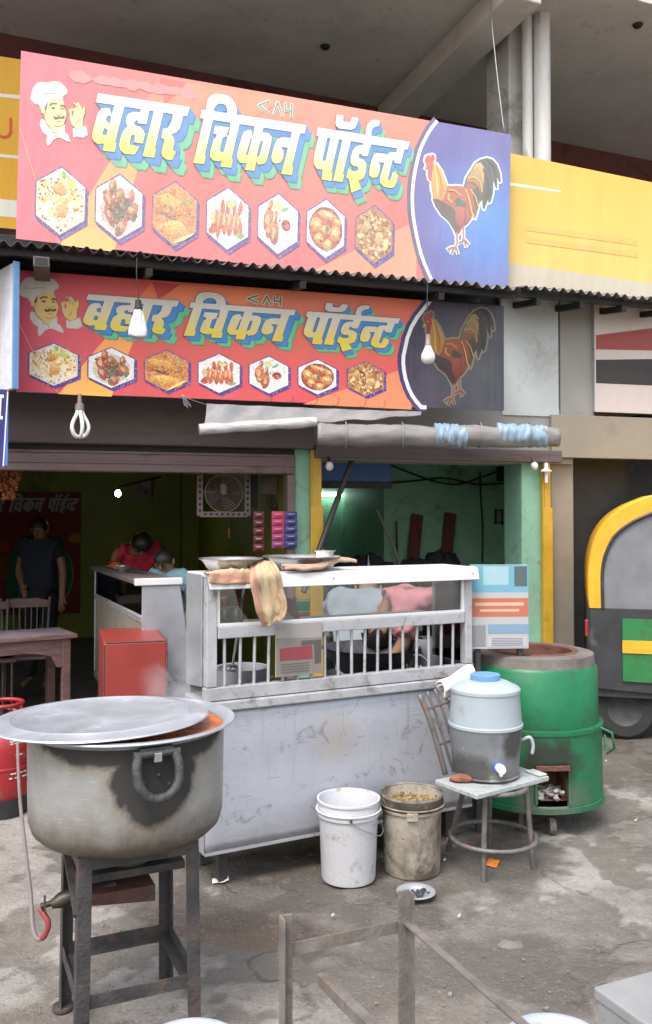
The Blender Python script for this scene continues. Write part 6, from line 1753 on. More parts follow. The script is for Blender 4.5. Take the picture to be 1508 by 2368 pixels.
# lamps
c = on_low(184, 970, -.03)
cfl = thing('lotus_lamp', 'unlit white lotus-shaped tube lamp hanging under the chef end of the banner', 'lamp', c)
MB().lathe([(.012, .155), (.014, .10), (.026, .095), (.028, .06), (.020, .052), (0, .05)], 20).build('holder', 'grey_holder', cfl, smooth=40)
for k_ in range(5):
    a = k_ * 6.28318 / 5 + .3
    d_ = V3(math.cos(a), math.sin(a), 0)
    MB().tube(hose([d_ * .014 + V3(0, 0, .055), d_ * .022 + V3(0, 0, .03), d_ * .048 + V3(0, 0, -.02), d_ * .054 + V3(0, 0, -.055), d_ * .038 + V3(0, 0, -.092), d_ * .012 + V3(0, 0, -.108)], 4), .0115, 9).build('tube_loop', 'bulb', cfl, smooth=180)
c = P(320, 716, 4.95)
b1 = thing('wrapped_bulb', 'bulb wrapped in white polythene hanging before the first headline word', 'lamp', c)
MB().tube(hose([P(317, 596, 4.98), P(316, 640, 4.95), P(320, 680, 4.95), P(320, 694, 4.95)], 4), .003, 6).build('cord', 'wire', b1, world=True, smooth=180)
MB().lathe([(.010, .058), (.018, .052), (.019, .015), (.024, .01), (.022, -.004), (0, -.005)], 16).build('holder', 'socket', b1, smooth=40)
def bag(u, v):
    a = u * 6.28318; r = .016 + .036 * min(1, v * 1.25) ** .8 + .003 * math.sin(a * 5 + v * 4)
    return V3(r * math.cos(a), r * math.sin(a), .004 - .165 * v + .008 * math.sin(a * 2 + 1) * v)
MB().grid(bag, 28, 14).build('polythene_bag', 'bag', b1, smooth=180, solid=.002)
MB().ball((0, 0, -.075), (.028, .028, .04), 14, 10).build('bulb', 'bulb', b1, smooth=180)
c = P(990, 800, 5.55)
b2 = thing('hanging_bulb', 'white bulb hanging on a cord before the lower rooster', 'lamp', c)
MB().tube(hose([P(989, 655, 5.6), P(988, 700, 5.56), P(991, 745, 5.55), P(991, 778, 5.55)], 4), .003, 6).build('cord', 'wire', b2, world=True, smooth=180)
MB().lathe([(.008, .075), (.016, .068), (.018, .02), (.022, .012), (.020, 0), (0, -.001)], 16).build('holder', 'grey_holder', b2, smooth=40)
MB().lathe([(.020, -.001), (.026, -.02), (.043, -.055), (.046, -.075), (.040, -.098), (.022, -.113), (0, -.117)], 24).build('bulb', 'bulb', b2, smooth=40)
for i, (px, lab) in enumerate(((762, 'small round bulb at the left yellow shutter guide'), (1236, 'small round bulb at the right pillar of the green unit'))):
    c = FP.w(*[fa(px, 1078, -.10).x, -.10, fa(px, 1078, -.10).z])
    t = thing('round_bulb', lab, 'lamp', c, FP.yaw, 'round bulbs above the green unit')
    MB().ball((0, 0, 0), (.028, .028, .033), 16, 10).build('bulb', 'bulb', t, smooth=180)
    MB().tube([(0, 0, .028), (0, .03, .07), (0, .10, .07)], .012, 8).build('holder', 'socket', t, smooth=40)
gl_ = fa(1263, 1092, -.09)
t = thing('post_lamp', 'white capped lamp on the right yellow shutter guide', 'lamp', FP.w(gl_.x, -.09, gl_.z), FP.yaw)
MB().lathe([(0, .075), (.014, .07), (.016, .03), (.042, .012), (.042, .004), (.014, .0), (.012, -.08), (0, -.082)], 20).build('body', 'bulb', t, smooth=40)
MB().bar((0, 0, .04), (0, .035, .04), .015, .015).build('bracket', 'socket', t)
wr = MB().tube(hose([P(1131, -25, 6.6), P(1140, 80, 6.4), P(1153, 200, 6.2), P(1166, 306, 6.12)], 6), .004, 6).build('hanging_wire', 'wire_grey', None, smooth=180, label='thin pale wire running from the soffit down to the upper sign', cat='wire')

# ------------------------------------------------------------------ inside the left unit
bk = 5.78
x0, x1 = fa(-70, 1205, bk).x, fa(187, 1205, bk).x
z0b, z1b = fa(100, 1420, bk).z, fa(100, 1138, bk).z
ban = thing('wall_banner', 'dim maroon banner with grey lettering and green disc on the back wall', 'banner', FP.w(x0, bk - .012, z0b), FP.yaw)
Wb, Hb = x1 - x0, z1b - z0b
MB().span((0, .002, 0), (Wb, .008, Hb)).build('panel', 'wall_maroon', ban)
pr = Print(Wb, Hb); pr.z = .0012
pr.poly([(0, 0), (1, 0), (1, 1), (0, 1)], S(122,34,44)); pr.z += .001
pr.blob((.62, .68), (.42, .5), S(30,92,74), 36, 0, .01); pr.z += .001
pr.stroke([(.62 + .42 / Wb * math.cos(a * .1 - .6), .68 + .5 / Hb * math.sin(a * .1 - .6)) for a in range(0, 22)], .012, S(150,160,150)); pr.z += .001
pr.blob((.30, .45), (.09, .07), S(150,50,40)); pr.blob((.95, .38), (.08, .07), S(160,110,60)); pr.blob((.26, .62), (.16, .13), S(120,60,40)); pr.z += .001
pr.build('printed_face', 'print_dim', ban)
bxs = lambda x, y: (.04 + (x - 205) / 740.0 * .95, .05 + (y - 214 - (x - 215) * .16) / 210.0 * .19)
for i, (wd, out, holes) in enumerate(GLYPHS):
    lp = Print(Wb, Hb); lp.z = .0065 + i * .0001
    lp.poly([bxs(*p) for p in out], S(178,176,172), [[bxs(*p) for p in h] for h in holes])
    lp.build('letter', 'print_dim', ban)
lb = P(273, 1141, 9.6)
lit = thing('lit_bulb', 'lit white bulb glowing on the green back wall', 'lamp', lb)
MB().ball((0, 0, 0), (.032, .032, .038), 16, 10).build('bulb', 'bulb_lit', lit, smooth=180)
MB().tube([(0, 0, .03), (.02, .03, .08), (.25, 1.2, .25)], .012, 8).build('holder', 'socket', lit, smooth=40)
sbw = FP.w(fa(322, 1130, 5.5).x, 5.5, fa(322, 1130, 5.5).z)
swb = thing('switch_board', 'cluttered switch board with rods beside the lit bulb', 'switch board', sbw, FP.yaw)
MB().box((.06, .2, -.05), (.22, .05, .14)).build('panel', 'wood_table', swb)
for i in range(3): MB().bar((-.17 + i * .06, .14, .12 - i * .02), (-.06 + i * .07, .14, -.12), .012, .012).build('rod', 'fan_metal', swb)
MB().box((.10, .12, .07), (.12, .05, .08)).build('meter', 'fan_metal', swb)
MB().box((.09, .165, -.045), (.03, .012, .05)).build('switch', 'black', swb)
# fan in its perforated frame under the lintel
fx0, fx1 = fa(462, 1140, .45).x, fa(572, 1140, .45).x
fz0, fz1 = fa(515, 1193, .45).z, fa(515, 1094, .45).z
fan = thing('box_fan', 'dusty pink box fan in a perforated steel frame under the lintel', 'fan', FP.w((fx0 + fx1) / 2, .45, (fz0 + fz1) / 2), FP.yaw)
fw, fh = (fx1 - fx0) / 2, (fz1 - fz0) / 2
for s in (-1, 1):
    side = MB().span((s * fw - .022, -.02, -fh), (s * fw + .022, .0, fh)).build('side_bar', 'fan_metal', fan, bevel=.002)
    for i in range(7): MB().span((s * fw - .010, -.0225, -fh + .03 + i * .045), (s * fw + .008, -.0205, -fh + .05 + i * .045)).build('slot', 'black', side)
bb_ = MB().span((-fw, -.024, -fh - .01), (fw, -.002, -fh + .032)).build('bottom_bar', 'fan_metal', fan, bevel=.002)
for i in range(8): MB().span((-fw + .03 + i * .042, -.0265, -fh + .004), (-fw + .05 + i * .042, -.0245, -fh + .02)).build('slot', 'black', bb_)
MB().span((-fw, -.022, fh - .03), (fw, -.0, fh)).build('top_bar', 'fan_metal', fan)
fr2 = min(fw, fh) * .88
for k_ in range(7):
    r = fr2 * (k_ + 1) / 7
    MB().tube([V3(r * math.cos(a), -.012, r * math.sin(a) + .01) for a in [i * 6.28318 / 30 for i in range(30)]], .0022 if k_ < 6 else .006, 5, closed=True).build('guard_ring', 'fan_metal', fan, smooth=180)
for k_ in range(4):
    a = k_ * 1.5708 + .4
    d_, t_ = V3(math.cos(a), 0, math.sin(a)), V3(-math.sin(a), 0, math.cos(a))
    MB().add([d_ * .02 - t_ * .02 + V3(0, .05, .01), d_ * .02 + t_ * .02 + V3(0, .035, .01), d_ * fr2 * .9 + t_ * .06 + V3(0, .03, .01), d_ * fr2 * .9 - t_ * .035 + V3(0, .06, .01)], [(0, 1, 2, 3)]).build('blade', 'shutter_box', fan, solid=.003)
MB().lathe([(0, .0), (.03, .0), (.03, .08), (0, .08)], 18).build('motor', 'fan_metal', fan)
fan.children[-1].rotation_euler = (R(-90), 0, 0); fan.children[-1].location = (0, -.016, .01)
MB().span((-.01, -.01, fh), (.01, .01, LZ - fan.location.z)).build('hanger', 'wire', fan)
tas = fa(530, 1212, .43)
tsl = thing('door_charm', 'dark hanging charm dangling below the box fan', 'ornament', FP.w(tas.x, .43, tas.z), FP.yaw)
MB().tube([(0, 0, .06), (0, 0, -.09)], .004, 6).build('string', 'wire', tsl)
MB().lathe([(0, .045), (.022, .03), (.016, .0), (0, -.01)], 10).build('bead', 'socket', tsl, smooth=60)
MB().lathe([(0, -.03), (.012, -.035), (.009, -.1), (0, -.1)], 8).build('tassel', 'timber', tsl, smooth=60)
spx = fa(588, 1130, .5)
MB().box(FP.w(spx.x, .55, spx.z), (.075, .1, .28), Matrix.Rotation(FP.yaw, 3, 'Z')).build('loudspeaker', 'black', None, bevel=.008, label='narrow black loudspeaker beside the box fan', cat='loudspeaker')
mbx = fa(622, 1122, .6)
mtb = thing('meter_box', 'grey meter box with loose wires right of the box fan', 'meter', FP.w(mbx.x, .62, mbx.z), FP.yaw)
MB().box((0, 0, 0), (.13, .06, .15)).build('case', 'grey_holder', mtb, bevel=.006)
for k_ in range(3): MB().tube(hose([(.02 * k_ - .02, -.03, -.07), (.03 * k_, -.05, -.16), (.06 + .02 * k_, -.02, -.18), (.08, .0, .02 * k_)], 5), .004, 5).build('cable', 'wire', mtb, smooth=180)
for nm, lab, a, b, y0, y1, stops in (('hanging_strip', 'maroon hanging strip beside the shop door frame', 586, 611, 1182, 1276, (S(96,24,34), S(84,20,30))), ('sachet_strip', 'pink and blue sachet strip hanging at the shop door frame', 628, 688, 1182, 1268, (S(206,60,104), S(54,60,120)))):
    pa_, pb_ = fa(a, (y0 + y1) / 2, -.07), fa(b, (y0 + y1) / 2, -.07)
    zz0, zz1 = fa(a, y1, -.07).z, fa(a, y0, -.07).z
    t = thing(nm, lab, 'sachets', FP.w(pa_.x, -.07, zz0), FP.yaw)
    Wp, Hp = pb_.x - pa_.x, zz1 - zz0
    nr, nc = (5, 2) if nm == 'sachet_strip' else (5, 1)
    for r_ in range(nr):
        for c_ in range(nc):
            pr = Print(Wp, Hp); cc_ = lerp3(stops[0], stops[1], c_ + .15 * r_) if nc > 1 else stops[r_ % 2]
            x0_, x1_ = c_ / nc + .01, (c_ + 1) / nc - .01; y0_, y1_ = r_ / nr + .008, (r_ + 1) / nr - .008
            bul = lambda u, v: V3(0, -.012 * math.sin(math.pi * u) * math.sin(math.pi * v), 0)
            def inkc(u, v, cc_=cc_): return lerp3(cc_, S(214,190,170), .55 * (abs(v - .62) < .12 and .2 < u < .8))
            pr.mb.grid(lambda u, v: pr.p(x0_ + (x1_ - x0_) * u, y1_ + (y0_ - y1_) * v) + bul(u, v), 6, 8, inkc)
            pr.build('sachet', 'print_flat', t)
    MB().tube([(Wp / 2, .002, Hp - .01), (Wp / 2, .04, z_l0 - zz0 + .03)], .002, 5).build('string', 'wire', t)
gln = fa(20, 1120, .35)
gar = thing('flower_garland', 'orange garland bunch hanging at the upper left of the shop opening', 'garland', FP.w(gln.x, .3, gln.z), FP.yaw)
g_ = MB(); rs = random.Random(8)
for i in range(150):
    t_ = rs.random(); r = .10 * (1 - t_ * .65)
    g_.ball((rs.uniform(-r, r), rs.uniform(-.03, .03), .12 - t_ * .22), .012, 6, 4, .4, i)
g_.build('flowers', 'garland', gar, kind='stuff')
MB().tube([(0, 0, .1), (0, 0, .4)], .004, 5).build('string', 'wire', gar)

# ------------------------------------------------------------------ inside the green unit
tp0, tp1 = fa(740, 1144, 3.2), fa(838, 1146, 3.2)
tbe = thing('tube_light', 'lit greenish tube light on the far wall of the green unit', 'lamp', FP.w(tp0.x, 3.2, tp0.z), FP.yaw)
MB().tube([(0, 0, 0), (tp1.x - tp0.x, 0, 0)], .018, 12).build('tube', 'tube_lit', tbe, smooth=60)
MB().span((-.03, .03, .0), (tp1.x - tp0.x + .03, .095, .05)).build('batten', 'wire_grey', tbe)
for x in (-.012, tp1.x - tp0.x + .012): MB().span((x - .012, -.02, -.02), (x + .012, .04, .03)).build('end_cap', 'grey_holder', tbe)
dl0, dl1 = fa(736, 1070, .9), fa(905, 1130, .9)
lft = thing('loft_shelf', 'dark blue loft sheet hanging under the ceiling of the green unit', 'loft', FP.w(XP1, .9, dl1.z), FP.yaw)
MB().span((.02, 0, .05), (dl1.x - XP1, 2.2, 2.40 - dl1.z)).build('sheet', 'tap_blue', lft, bevel=.01)
MB().span((.02, -.02, .0), (dl1.x - XP1, .04, .05)).build('edge_beam', 'iron', lft)
pw0, pw1 = P(815, 1060, 6.35), P(733, 1285, 6.05)
MB().tube([pw0, pw1, pw1 + (pw1 - pw0) * .35], .021, 10).build('slanting_pole', 'socket', None, smooth=50, label='dark pole slanting across the left side of the green unit', cat='pole')
for i, (a, b, y0, y1, m, lab) in enumerate(((955, 975, 1190, 1600, 'timber', 'left dark red plank leaning on the green wall'), (1030, 1052, 1187, 1600, 'timber', 'right dark red plank leaning on the green wall'))):
    w0, w1 = fa(b - 8, y0, 1.74), fa(a - 4, 1330, 1.5)
    MB().bar(FP.w(w0.x, 1.76, w0.z), FP.w(w1.x - .1, 1.5, .02), .115, .03, FP.ey).build('timber_plank', m, None, bevel=.004, label=lab, cat='plank', group='planks leaning on the green wall')
w0, w1 = fa(871, 1180, 1.6), fa(912, 1265, 1.5)
MB().tube([FP.w(w0.x, 1.6, w0.z), FP.w(w1.x, 1.5, w1.z), FP.w(w1.x + .3, 1.3, .02)], .014, 7).build('pale_stick', 'stick', None, smooth=50, label='pale thin stick leaning beside the dark heap in the green unit', cat='stick')
w0 = fa(920, 1205, 1.7)
MB().tube([FP.w(w0.x, 1.74, w0.z), FP.w(w0.x - .05, 1.5, .02)], .010, 7).build('dark_rod', 'iron', None, smooth=50, label='dark iron rod left of the planks', cat='rod')
jk = thing('junk_rack', 'dark rack piled with bundles at the back of the green unit', 'rack', FP.w(fa(785, 1205, 1.2).x, 1.05, 0), FP.yaw)
JW = fa(1060, 1205, 1.2).x - fa(785, 1205, 1.2).x
MB().span((0, 0, 1.02), (JW, .4, 1.06)).build('shelf', 'iron', jk)
MB().span((0, .02, .5), (JW, .4, .54)).build('shelf', 'iron', jk)
for x in (.02, JW - .02):
    for y in (.02, .38): MB().span((x - .02, y - .02, 0), (x + .02, y + .02, 1.02)).build('post', 'iron', jk)
rs = random.Random(12)
for i in range(9):
    x = .08 + i * (JW - .16) / 8
    h = rs.uniform(.06, .13)
    MB().ball(FP.w(fa(785, 1205, 1.2).x + x, 1.25, 1.06 + h * .85), (.10, .12, h), 14, 9, .5, i).build('dark_bundle', 'trousers' if i % 3 else 'shirt_navy', None, smooth=180, label='dark cloth bundle, %s from the left on the junk rack' % 'first second third fourth fifth sixth seventh eighth ninth'.split()[i], cat='bundle', group='bundles on the junk rack')
MB().lathe([(0, 0), (.03, 0), (.03, .12), (.012, .16), (.012, .2), (0, .2)], 14, FP.w(fa(845, 1205, 1.2).x, 1.12, 1.061)).build('bottle', 'glass', None, smooth=40, label='bottle at the front of the junk rack', cat='bottle')
for i, pts in enumerate(([(900, 1075), (960, 1098), (1010, 1115), (1060, 1120), (1110, 1105), (1150, 1090)], [(890, 1118), (960, 1112), (1030, 1106), (1100, 1120), (1160, 1118), (1204, 1112)], [(1110, 1090), (1112, 1150), (1116, 1220), (1115, 1300)], [(1182, 1160), (1181, 1220), (1177, 1300)])):
    MB().tube(hose([FP.w(fa(x, y, 1.78).x, 1.78, fa(x, y, 1.78).z) for x, y in pts], 5), .009 if i < 3 else .005, 5).build('wall_cable', 'wire', None, smooth=180, label=['sagging cable high on the green wall, upper of two', 'sagging cable high on the green wall, lower of two', 'thick cable running down the green wall', 'thin cable running down the green wall from the socket'][i], cat='cable', group='cables on the green wall')
mt = fa(1178, 1096, 1.72)
mtr = thing('meter_cluster', 'dark electric meters at the top right of the green wall', 'meter', FP.w(mt.x, 1.74, mt.z), FP.yaw)
for i in range(4): MB().box((-.09 + i * .06, 0, .01 * (i % 2)), (.045, .08, .15)).build('meter', 'socket', mtr, bevel=.004)
sq = fa(1155, 1194, 1.77)
sqo = thing('wall_niche', 'small black-edged square niche on the green wall', 'niche', FP.w(sq.x, 1.778, sq.z), FP.yaw)
for a, b in (((-.05, 0, -.07), (.05, .02, -.058)), ((-.04, -.004, .055), (.045, .02, .066)), ((-.038, -.002, -.08), (-.028, .02, .075)), ((.03, -.003, -.085), (.04, .02, .07))): MB().span(a, b).build('edge_strip', 'black', sqo)
MB().span((-.028, .008, -.058), (.03, .024, .055)).build('niche_back', 'grey_wall', sqo)
bxw = fa(1196, 1158, 1.7)
MB().box(FP.w(bxw.x, 1.745, bxw.z), (.08, .1, .06), Matrix.Rotation(FP.yaw, 3, 'Z')).build('junction_box', 'shutter_box', None, bevel=.005, label='brown junction box on the green wall by the pillar', cat='junction box')

# ------------------------------------------------------------------ people
CREASE = bpy.data.textures.new('creases', 'CLOUDS'); CREASE.noise_scale = .065; CREASE.noise_depth = 3
def person(name, label, loc, rz, J, shirt, trousers='trousers', s=1.0, shirt_to=.5, hair=True):
    root = thing(name, label, 'person', loc, rz)
    base = dict(pelvis=(0, 0, .92), belly=(0, 0, 1.06), chest=(0, .0, 1.25), nbase=(0, .005, 1.40), neck=(0, -.01, 1.46), head=(0, -.025, 1.545), crown=(0, -.02, 1.62),
                shl=(.165, 0, 1.365), ell=(.215, .03, 1.10), wrl=(.20, -.07, .87), shr=(-.165, 0, 1.365), elr=(-.215, .03, 1.10), wrr=(-.20, -.07, .87),
                hpl=(.09, 0, .87), knl=(.10, -.015, .48), anl=(.10, .01, .08), tol=(.11, -.13, .035), hpr=(-.09, 0, .87), knr=(-.10, -.015, .48), anr=(-.10, .01, .08), tor=(-.11, -.13, .035))
    base.update(J)
    jp = {k: Vector(v) * s for k, v in base.items()}
    rad = dict(pelvis=(.14, .11), belly=(.135, .105), chest=(.15, .115), nbase=(.07, .065), neck=(.052, .052), head=(.078, .09), crown=(.06, .07), shl=(.062, .062), ell=(.042, .042), wrl=(.028, .028), shr=(.062, .062), elr=(.042, .042), wrr=(.028, .028),
               hpl=(.085, .085), knl=(.055, .055), anl=(.038, .038), tol=(.034, .028), hpr=(.085, .085), knr=(.055, .055), anr=(.038, .038), tor=(.034, .028))
    E = [('pelvis', 'belly'), ('belly', 'chest'), ('chest', 'nbase'), ('nbase', 'neck'), ('neck', 'head'), ('head', 'crown'), ('chest', 'shl'), ('shl', 'ell'), ('ell', 'wrl'), ('chest', 'shr'), ('shr', 'elr'), ('elr', 'wrr'),
         ('pelvis', 'hpl'), ('hpl', 'knl'), ('knl', 'anl'), ('anl', 'tol'), ('pelvis', 'hpr'), ('hpr', 'knr'), ('knr', 'anr'), ('anr', 'tor')]
    for sd in ('l', 'r'):          # palm and five fingers
        w_, e_ = jp['wr' + sd], jp['el' + sd]
        d_ = (w_ - e_).normalized(); side = d_.cross(Vector((0, 1, 0.2))).normalized(); nn = d_.cross(side)
        jp['pa' + sd] = w_ + d_ * .06 * s; rad['pa' + sd] = (.034, .018); E.append(('wr' + sd, 'pa' + sd))
        for k_ in range(4):
            o_ = (k_ - 1.5) * .018 * s
            ln = (.065, .078, .074, .058)[k_] * s
            a_, b_ = 'f%s%da' % (sd, k_), 'f%s%db' % (sd, k_)
            jp[a_] = jp['pa' + sd] + side * o_ + d_ * ln * .55; jp[b_] = jp[a_] + (d_ * .75 - nn * .5) * ln * .55
            rad[a_] = (.0095, .0095); rad[b_] = (.008, .008); E += [('pa' + sd, a_), (a_, b_)]
        jp['t%sa' % sd] = w_ + d_ * .03 * s + side * .038 * s; jp['t%sb' % sd] = w_ + d_ * .065 * s + side * .052 * s
        rad['t%sa' % sd] = (.012, .012); rad['t%sb' % sd] = (.009, .009); E += [('wr' + sd, 't%sa' % sd), ('t%sa' % sd, 't%sb' % sd)]
    def skin(nm, keys, edges, grow, m, over={}):
        me = bpy.data.meshes.new(nm)
        idx = {k: i for i, k in enumerate(keys)}
        me.from_pydata([tuple(over.get(k, jp[k])) for k in keys], [(idx[a], idx[b]) for a, b in edges], [])
        o = bpy.data.objects.new(nm, me); COL.objects.link(o); o.parent = root
        me.materials.append(M[m])
        md = o.modifiers.new('skin', 'SKIN'); md.use_smooth_shade = True
        for i, k in enumerate(keys):
            sv = me.skin_vertices[0].data[i]
            sv.radius = (rad[k][0] * s + grow, rad[k][1] * s + grow); sv.use_root = (i == 0)
        sb = o.modifiers.new('smooth', 'SUBSURF'); sb.levels = sb.render_levels = 3 if grow else 2
        if grow:
            dm = o.modifiers.new('creases', 'DISPLACE'); dm.texture = CREASE; dm.strength = .06 * s; dm.mid_level = .45; dm.texture_coords = 'LOCAL'
        return o
    full = dict(rad)
    for k_ in ('pelvis', 'belly', 'chest', 'shl', 'shr', 'hpl', 'hpr', 'knl', 'knr'): rad[k_] = (rad[k_][0] * .72, rad[k_][1] * .72)
    skin('body', list(jp), E, 0, 'skin')
    rad.update(full)
    ov = {'pelvis': jp['pelvis'] + (jp['pelvis'] - jp['belly']) * .35}
    ov.update({k: jp['sh' + k[-1]].lerp(jp['el' + k[-1]], shirt_to) for k in ('ell', 'elr')})
    skin('shirt', ['pelvis', 'belly', 'chest', 'shl', 'ell', 'shr', 'elr', 'nbase'], [('pelvis', 'belly'), ('belly', 'chest'), ('chest', 'shl'), ('shl', 'ell'), ('chest', 'shr'), ('shr', 'elr'), ('chest', 'nbase')], .026 * s, shirt, ov)
    skin('trousers', ['pelvis', 'hpl', 'knl', 'anl', 'hpr', 'knr', 'anr'], [('pelvis', 'hpl'), ('hpl', 'knl'), ('knl', 'anl'), ('pelvis', 'hpr'), ('hpr', 'knr'), ('knr', 'anr')], .012 * s, trousers)
    hd, cr, nk = jp['head'], jp['crown'], jp['neck']
    up = (cr - nk).normalized(); fw = V3(0, -1, 0); fw = (fw - up * fw.dot(up)).normalized(); rt = fw.cross(up)
    q = lambda a, b, c_: hd + rt * a * s + fw * b * s + up * c_ * s
    hb = MB()
    n, m_ = 16, 8
    vs2 = []
    for i in range(m_ + 1):
        th_ = math.pi * .56 * i / m_
        for k_ in range(n):
            ph = 6.28318 * k_ / n
            fr0 = math.cos(ph - 1.5708)
            t2 = th_ * (1.12 if fr0 < -.2 else (.72 if fr0 > .5 else 1.0))
            vs2.append(q(.088 * math.sin(t2) * math.cos(ph), .012 - .0 + .1 * math.sin(t2) * math.sin(ph), .02 + .098 * math.cos(t2)))
    hb.add(vs2, [(i * n + k_, (i + 1) * n + k_, (i + 1) * n + (k_ + 1) % n, i * n + (k_ + 1) % n) for i in range(m_) for k_ in range(n)])
    hb.build('hair', 'hair', root, smooth=180)
    for sg in (-1, 1):
        MB().ball(q(.030 * sg, .078, .010), (.010 * s,) * 3, 8, 6).build('eye', 'eye', root, smooth=180)
        MB().ball(q(.080 * sg, -.005, -.005), (.012 * s, .02 * s, .028 * s), 8, 6).build('ear', 'skin', root, smooth=180)
    MB().tube([q(0, .080, .015), q(0, .100, -.022), q(0, .085, -.03)], [.008 * s, .014 * s, .008 * s], 8).build('nose', 'skin', root, smooth=180)
    MB().tube([q(-.022, .076, -.052), q(0, .084, -.053), q(.022, .076, -.052)], .005 * s, 6).build('mouth', 'brick_red', root, smooth=180)
    return root
w = P(95, 1205, 8.0)
person('person', 'standing person in a dark navy T-shirt deep in the left shop', (w.x, w.y, .02), R(-8), dict(head=(.01, -.05, 1.52), crown=(.015, -.06, 1.59), elr=(-.235, .03, 1.10), wrr=(-.12, -.12, .97), wrl=(.24, -.05, .86)), 'shirt_navy', s=.96)
w = P(303, 1205, 7.55)
person('person', 'person in a crimson shirt bent over behind the glass counter', (w.x, w.y, .02), R(28), dict(belly=(0, -.02, 1.06), chest=(0, -.10, 1.22), nbase=(0, -.20, 1.33), neck=(0, -.25, 1.35), head=(0, -.32, 1.37), crown=(0, -.37, 1.42), shl=(.165, -.16, 1.31), shr=(-.165, -.16, 1.31), ell=(.22, -.22, 1.06), elr=(-.22, -.22, 1.06), wrl=(.12, -.42, 1.0), wrr=(-.12, -.42, 1.0)), 'shirt_red', s=.98)
w = P(392, 1205, 6.35)
person('person', 'small person in a pale blue shirt beside the end of the glass counter', (w.x, w.y, .02), R(-25), dict(head=(0, -.06, 1.52), crown=(0, -.09, 1.59), ell=(.25, .0, 1.12), wrl=(.22, -.14, .95)), 'shirt_blue', s=.815)
w = P(1028, 1205, 5.05)
person('person', 'person in a pink shirt bending down behind the counter glass', (w.x, w.y, -.01), R(-82), dict(pelvis=(0, .05, .97), hpl=(.09, .05, .92), hpr=(-.09, .05, .92), belly=(0, -.04, 1.08), chest=(0, -.19, 1.15), nbase=(0, -.31, 1.09), neck=(0, -.35, 1.03), head=(0, -.38, .94), crown=(0, -.39, .87), shl=(.165, -.27, 1.11), shr=(-.165, -.27, 1.11), ell=(.2, -.29, .87), elr=(-.2, -.29, .87), wrl=(.15, -.42, .72), wrr=(-.15, -.42, .72)), 'shirt_pink', shirt_to=.9)
w = P(838, 1205, 5.25)
person('person', 'person in a grey shirt sitting with back turned behind the counter glass', (w.x, w.y, -.01), R(170), dict(pelvis=(0, .02, .58), hpl=(.1, -.02, .55), hpr=(-.1, -.02, .55), knl=(.13, -.42, .52), knr=(-.13, -.42, .52), anl=(.12, -.40, .08), anr=(-.12, -.40, .08), tol=(.13, -.53, .035), tor=(-.13, -.53, .035), belly=(0, -.0, .74), chest=(0, -.06, .95), nbase=(0, -.16, 1.09), neck=(0, -.21, 1.12), head=(0, -.29, 1.12), crown=(0, -.36, 1.13), shl=(.18, -.10, 1.06), shr=(-.18, -.10, 1.06), ell=(.25, -.2, .82), elr=(-.25, -.2, .82), wrl=(.12, -.42, .75), wrr=(-.12, -.42, .75)), 'shirt_grey', shirt_to=.95)
stl = thing('low_stool', 'low iron stool under the person in grey behind the counter', 'stool', (w.x + .0, w.y + .0, 0))
MB().lathe([(0, .40), (.16, .40), (.165, .41), (.16, .43), (0, .43)], 24).build('seat', 'wood_table', stl, smooth=40)
for i in range(4): MB().tube([(.13 * math.cos(i * 1.57 + .7), .13 * math.sin(i * 1.57 + .7), 0), (.11 * math.cos(i * 1.57 + .7), .11 * math.sin(i * 1.57 + .7), .40)], .012, 8).build('leg', 'iron', stl)

# ------------------------------------------------------------------ auto rickshaw at the right edge
rk = V3(2.277, 6.743, 0)
ric = thing('auto_rickshaw', 'parked auto rickshaw with yellow hood and black body at the right edge', 'auto rickshaw', rk, R(-105))
oh = [(-.24, .93), (-.24, 1.2), (-.19, 1.42), (-.08, 1.58), (.10, 1.69), (.35, 1.735), (1.25, 1.70), (1.50, 1.60)]
ih = [(-.15, .93), (-.15, 1.2), (-.11, 1.36), (-.03, 1.48), (.14, 1.585), (.36, 1.625), (1.25, 1.595), (1.45, 1.52)]
oh = [(p.x, p.y) for p in hose([V3(a, b, 0) for a, b in oh], 4)]; ih = [(p.x, p.y) for p in hose([V3(a, b, 0) for a, b in ih], 4)]
nh = len(oh)
hm = MB()
for x in (-.62, -.31, 0, .31, .62): hm.v += [V3(x, y, z + .012 * (1 - (x / .62) ** 2)) for y, z in oh]
hm.f += [(k_ * nh + i, k_ * nh + i + 1, (k_ + 1) * nh + i + 1, (k_ + 1) * nh + i) for k_ in range(4) for i in range(nh - 1)]
hood = hm.build('hood', 'rick_yellow', ric, smooth=50, solid=.012)
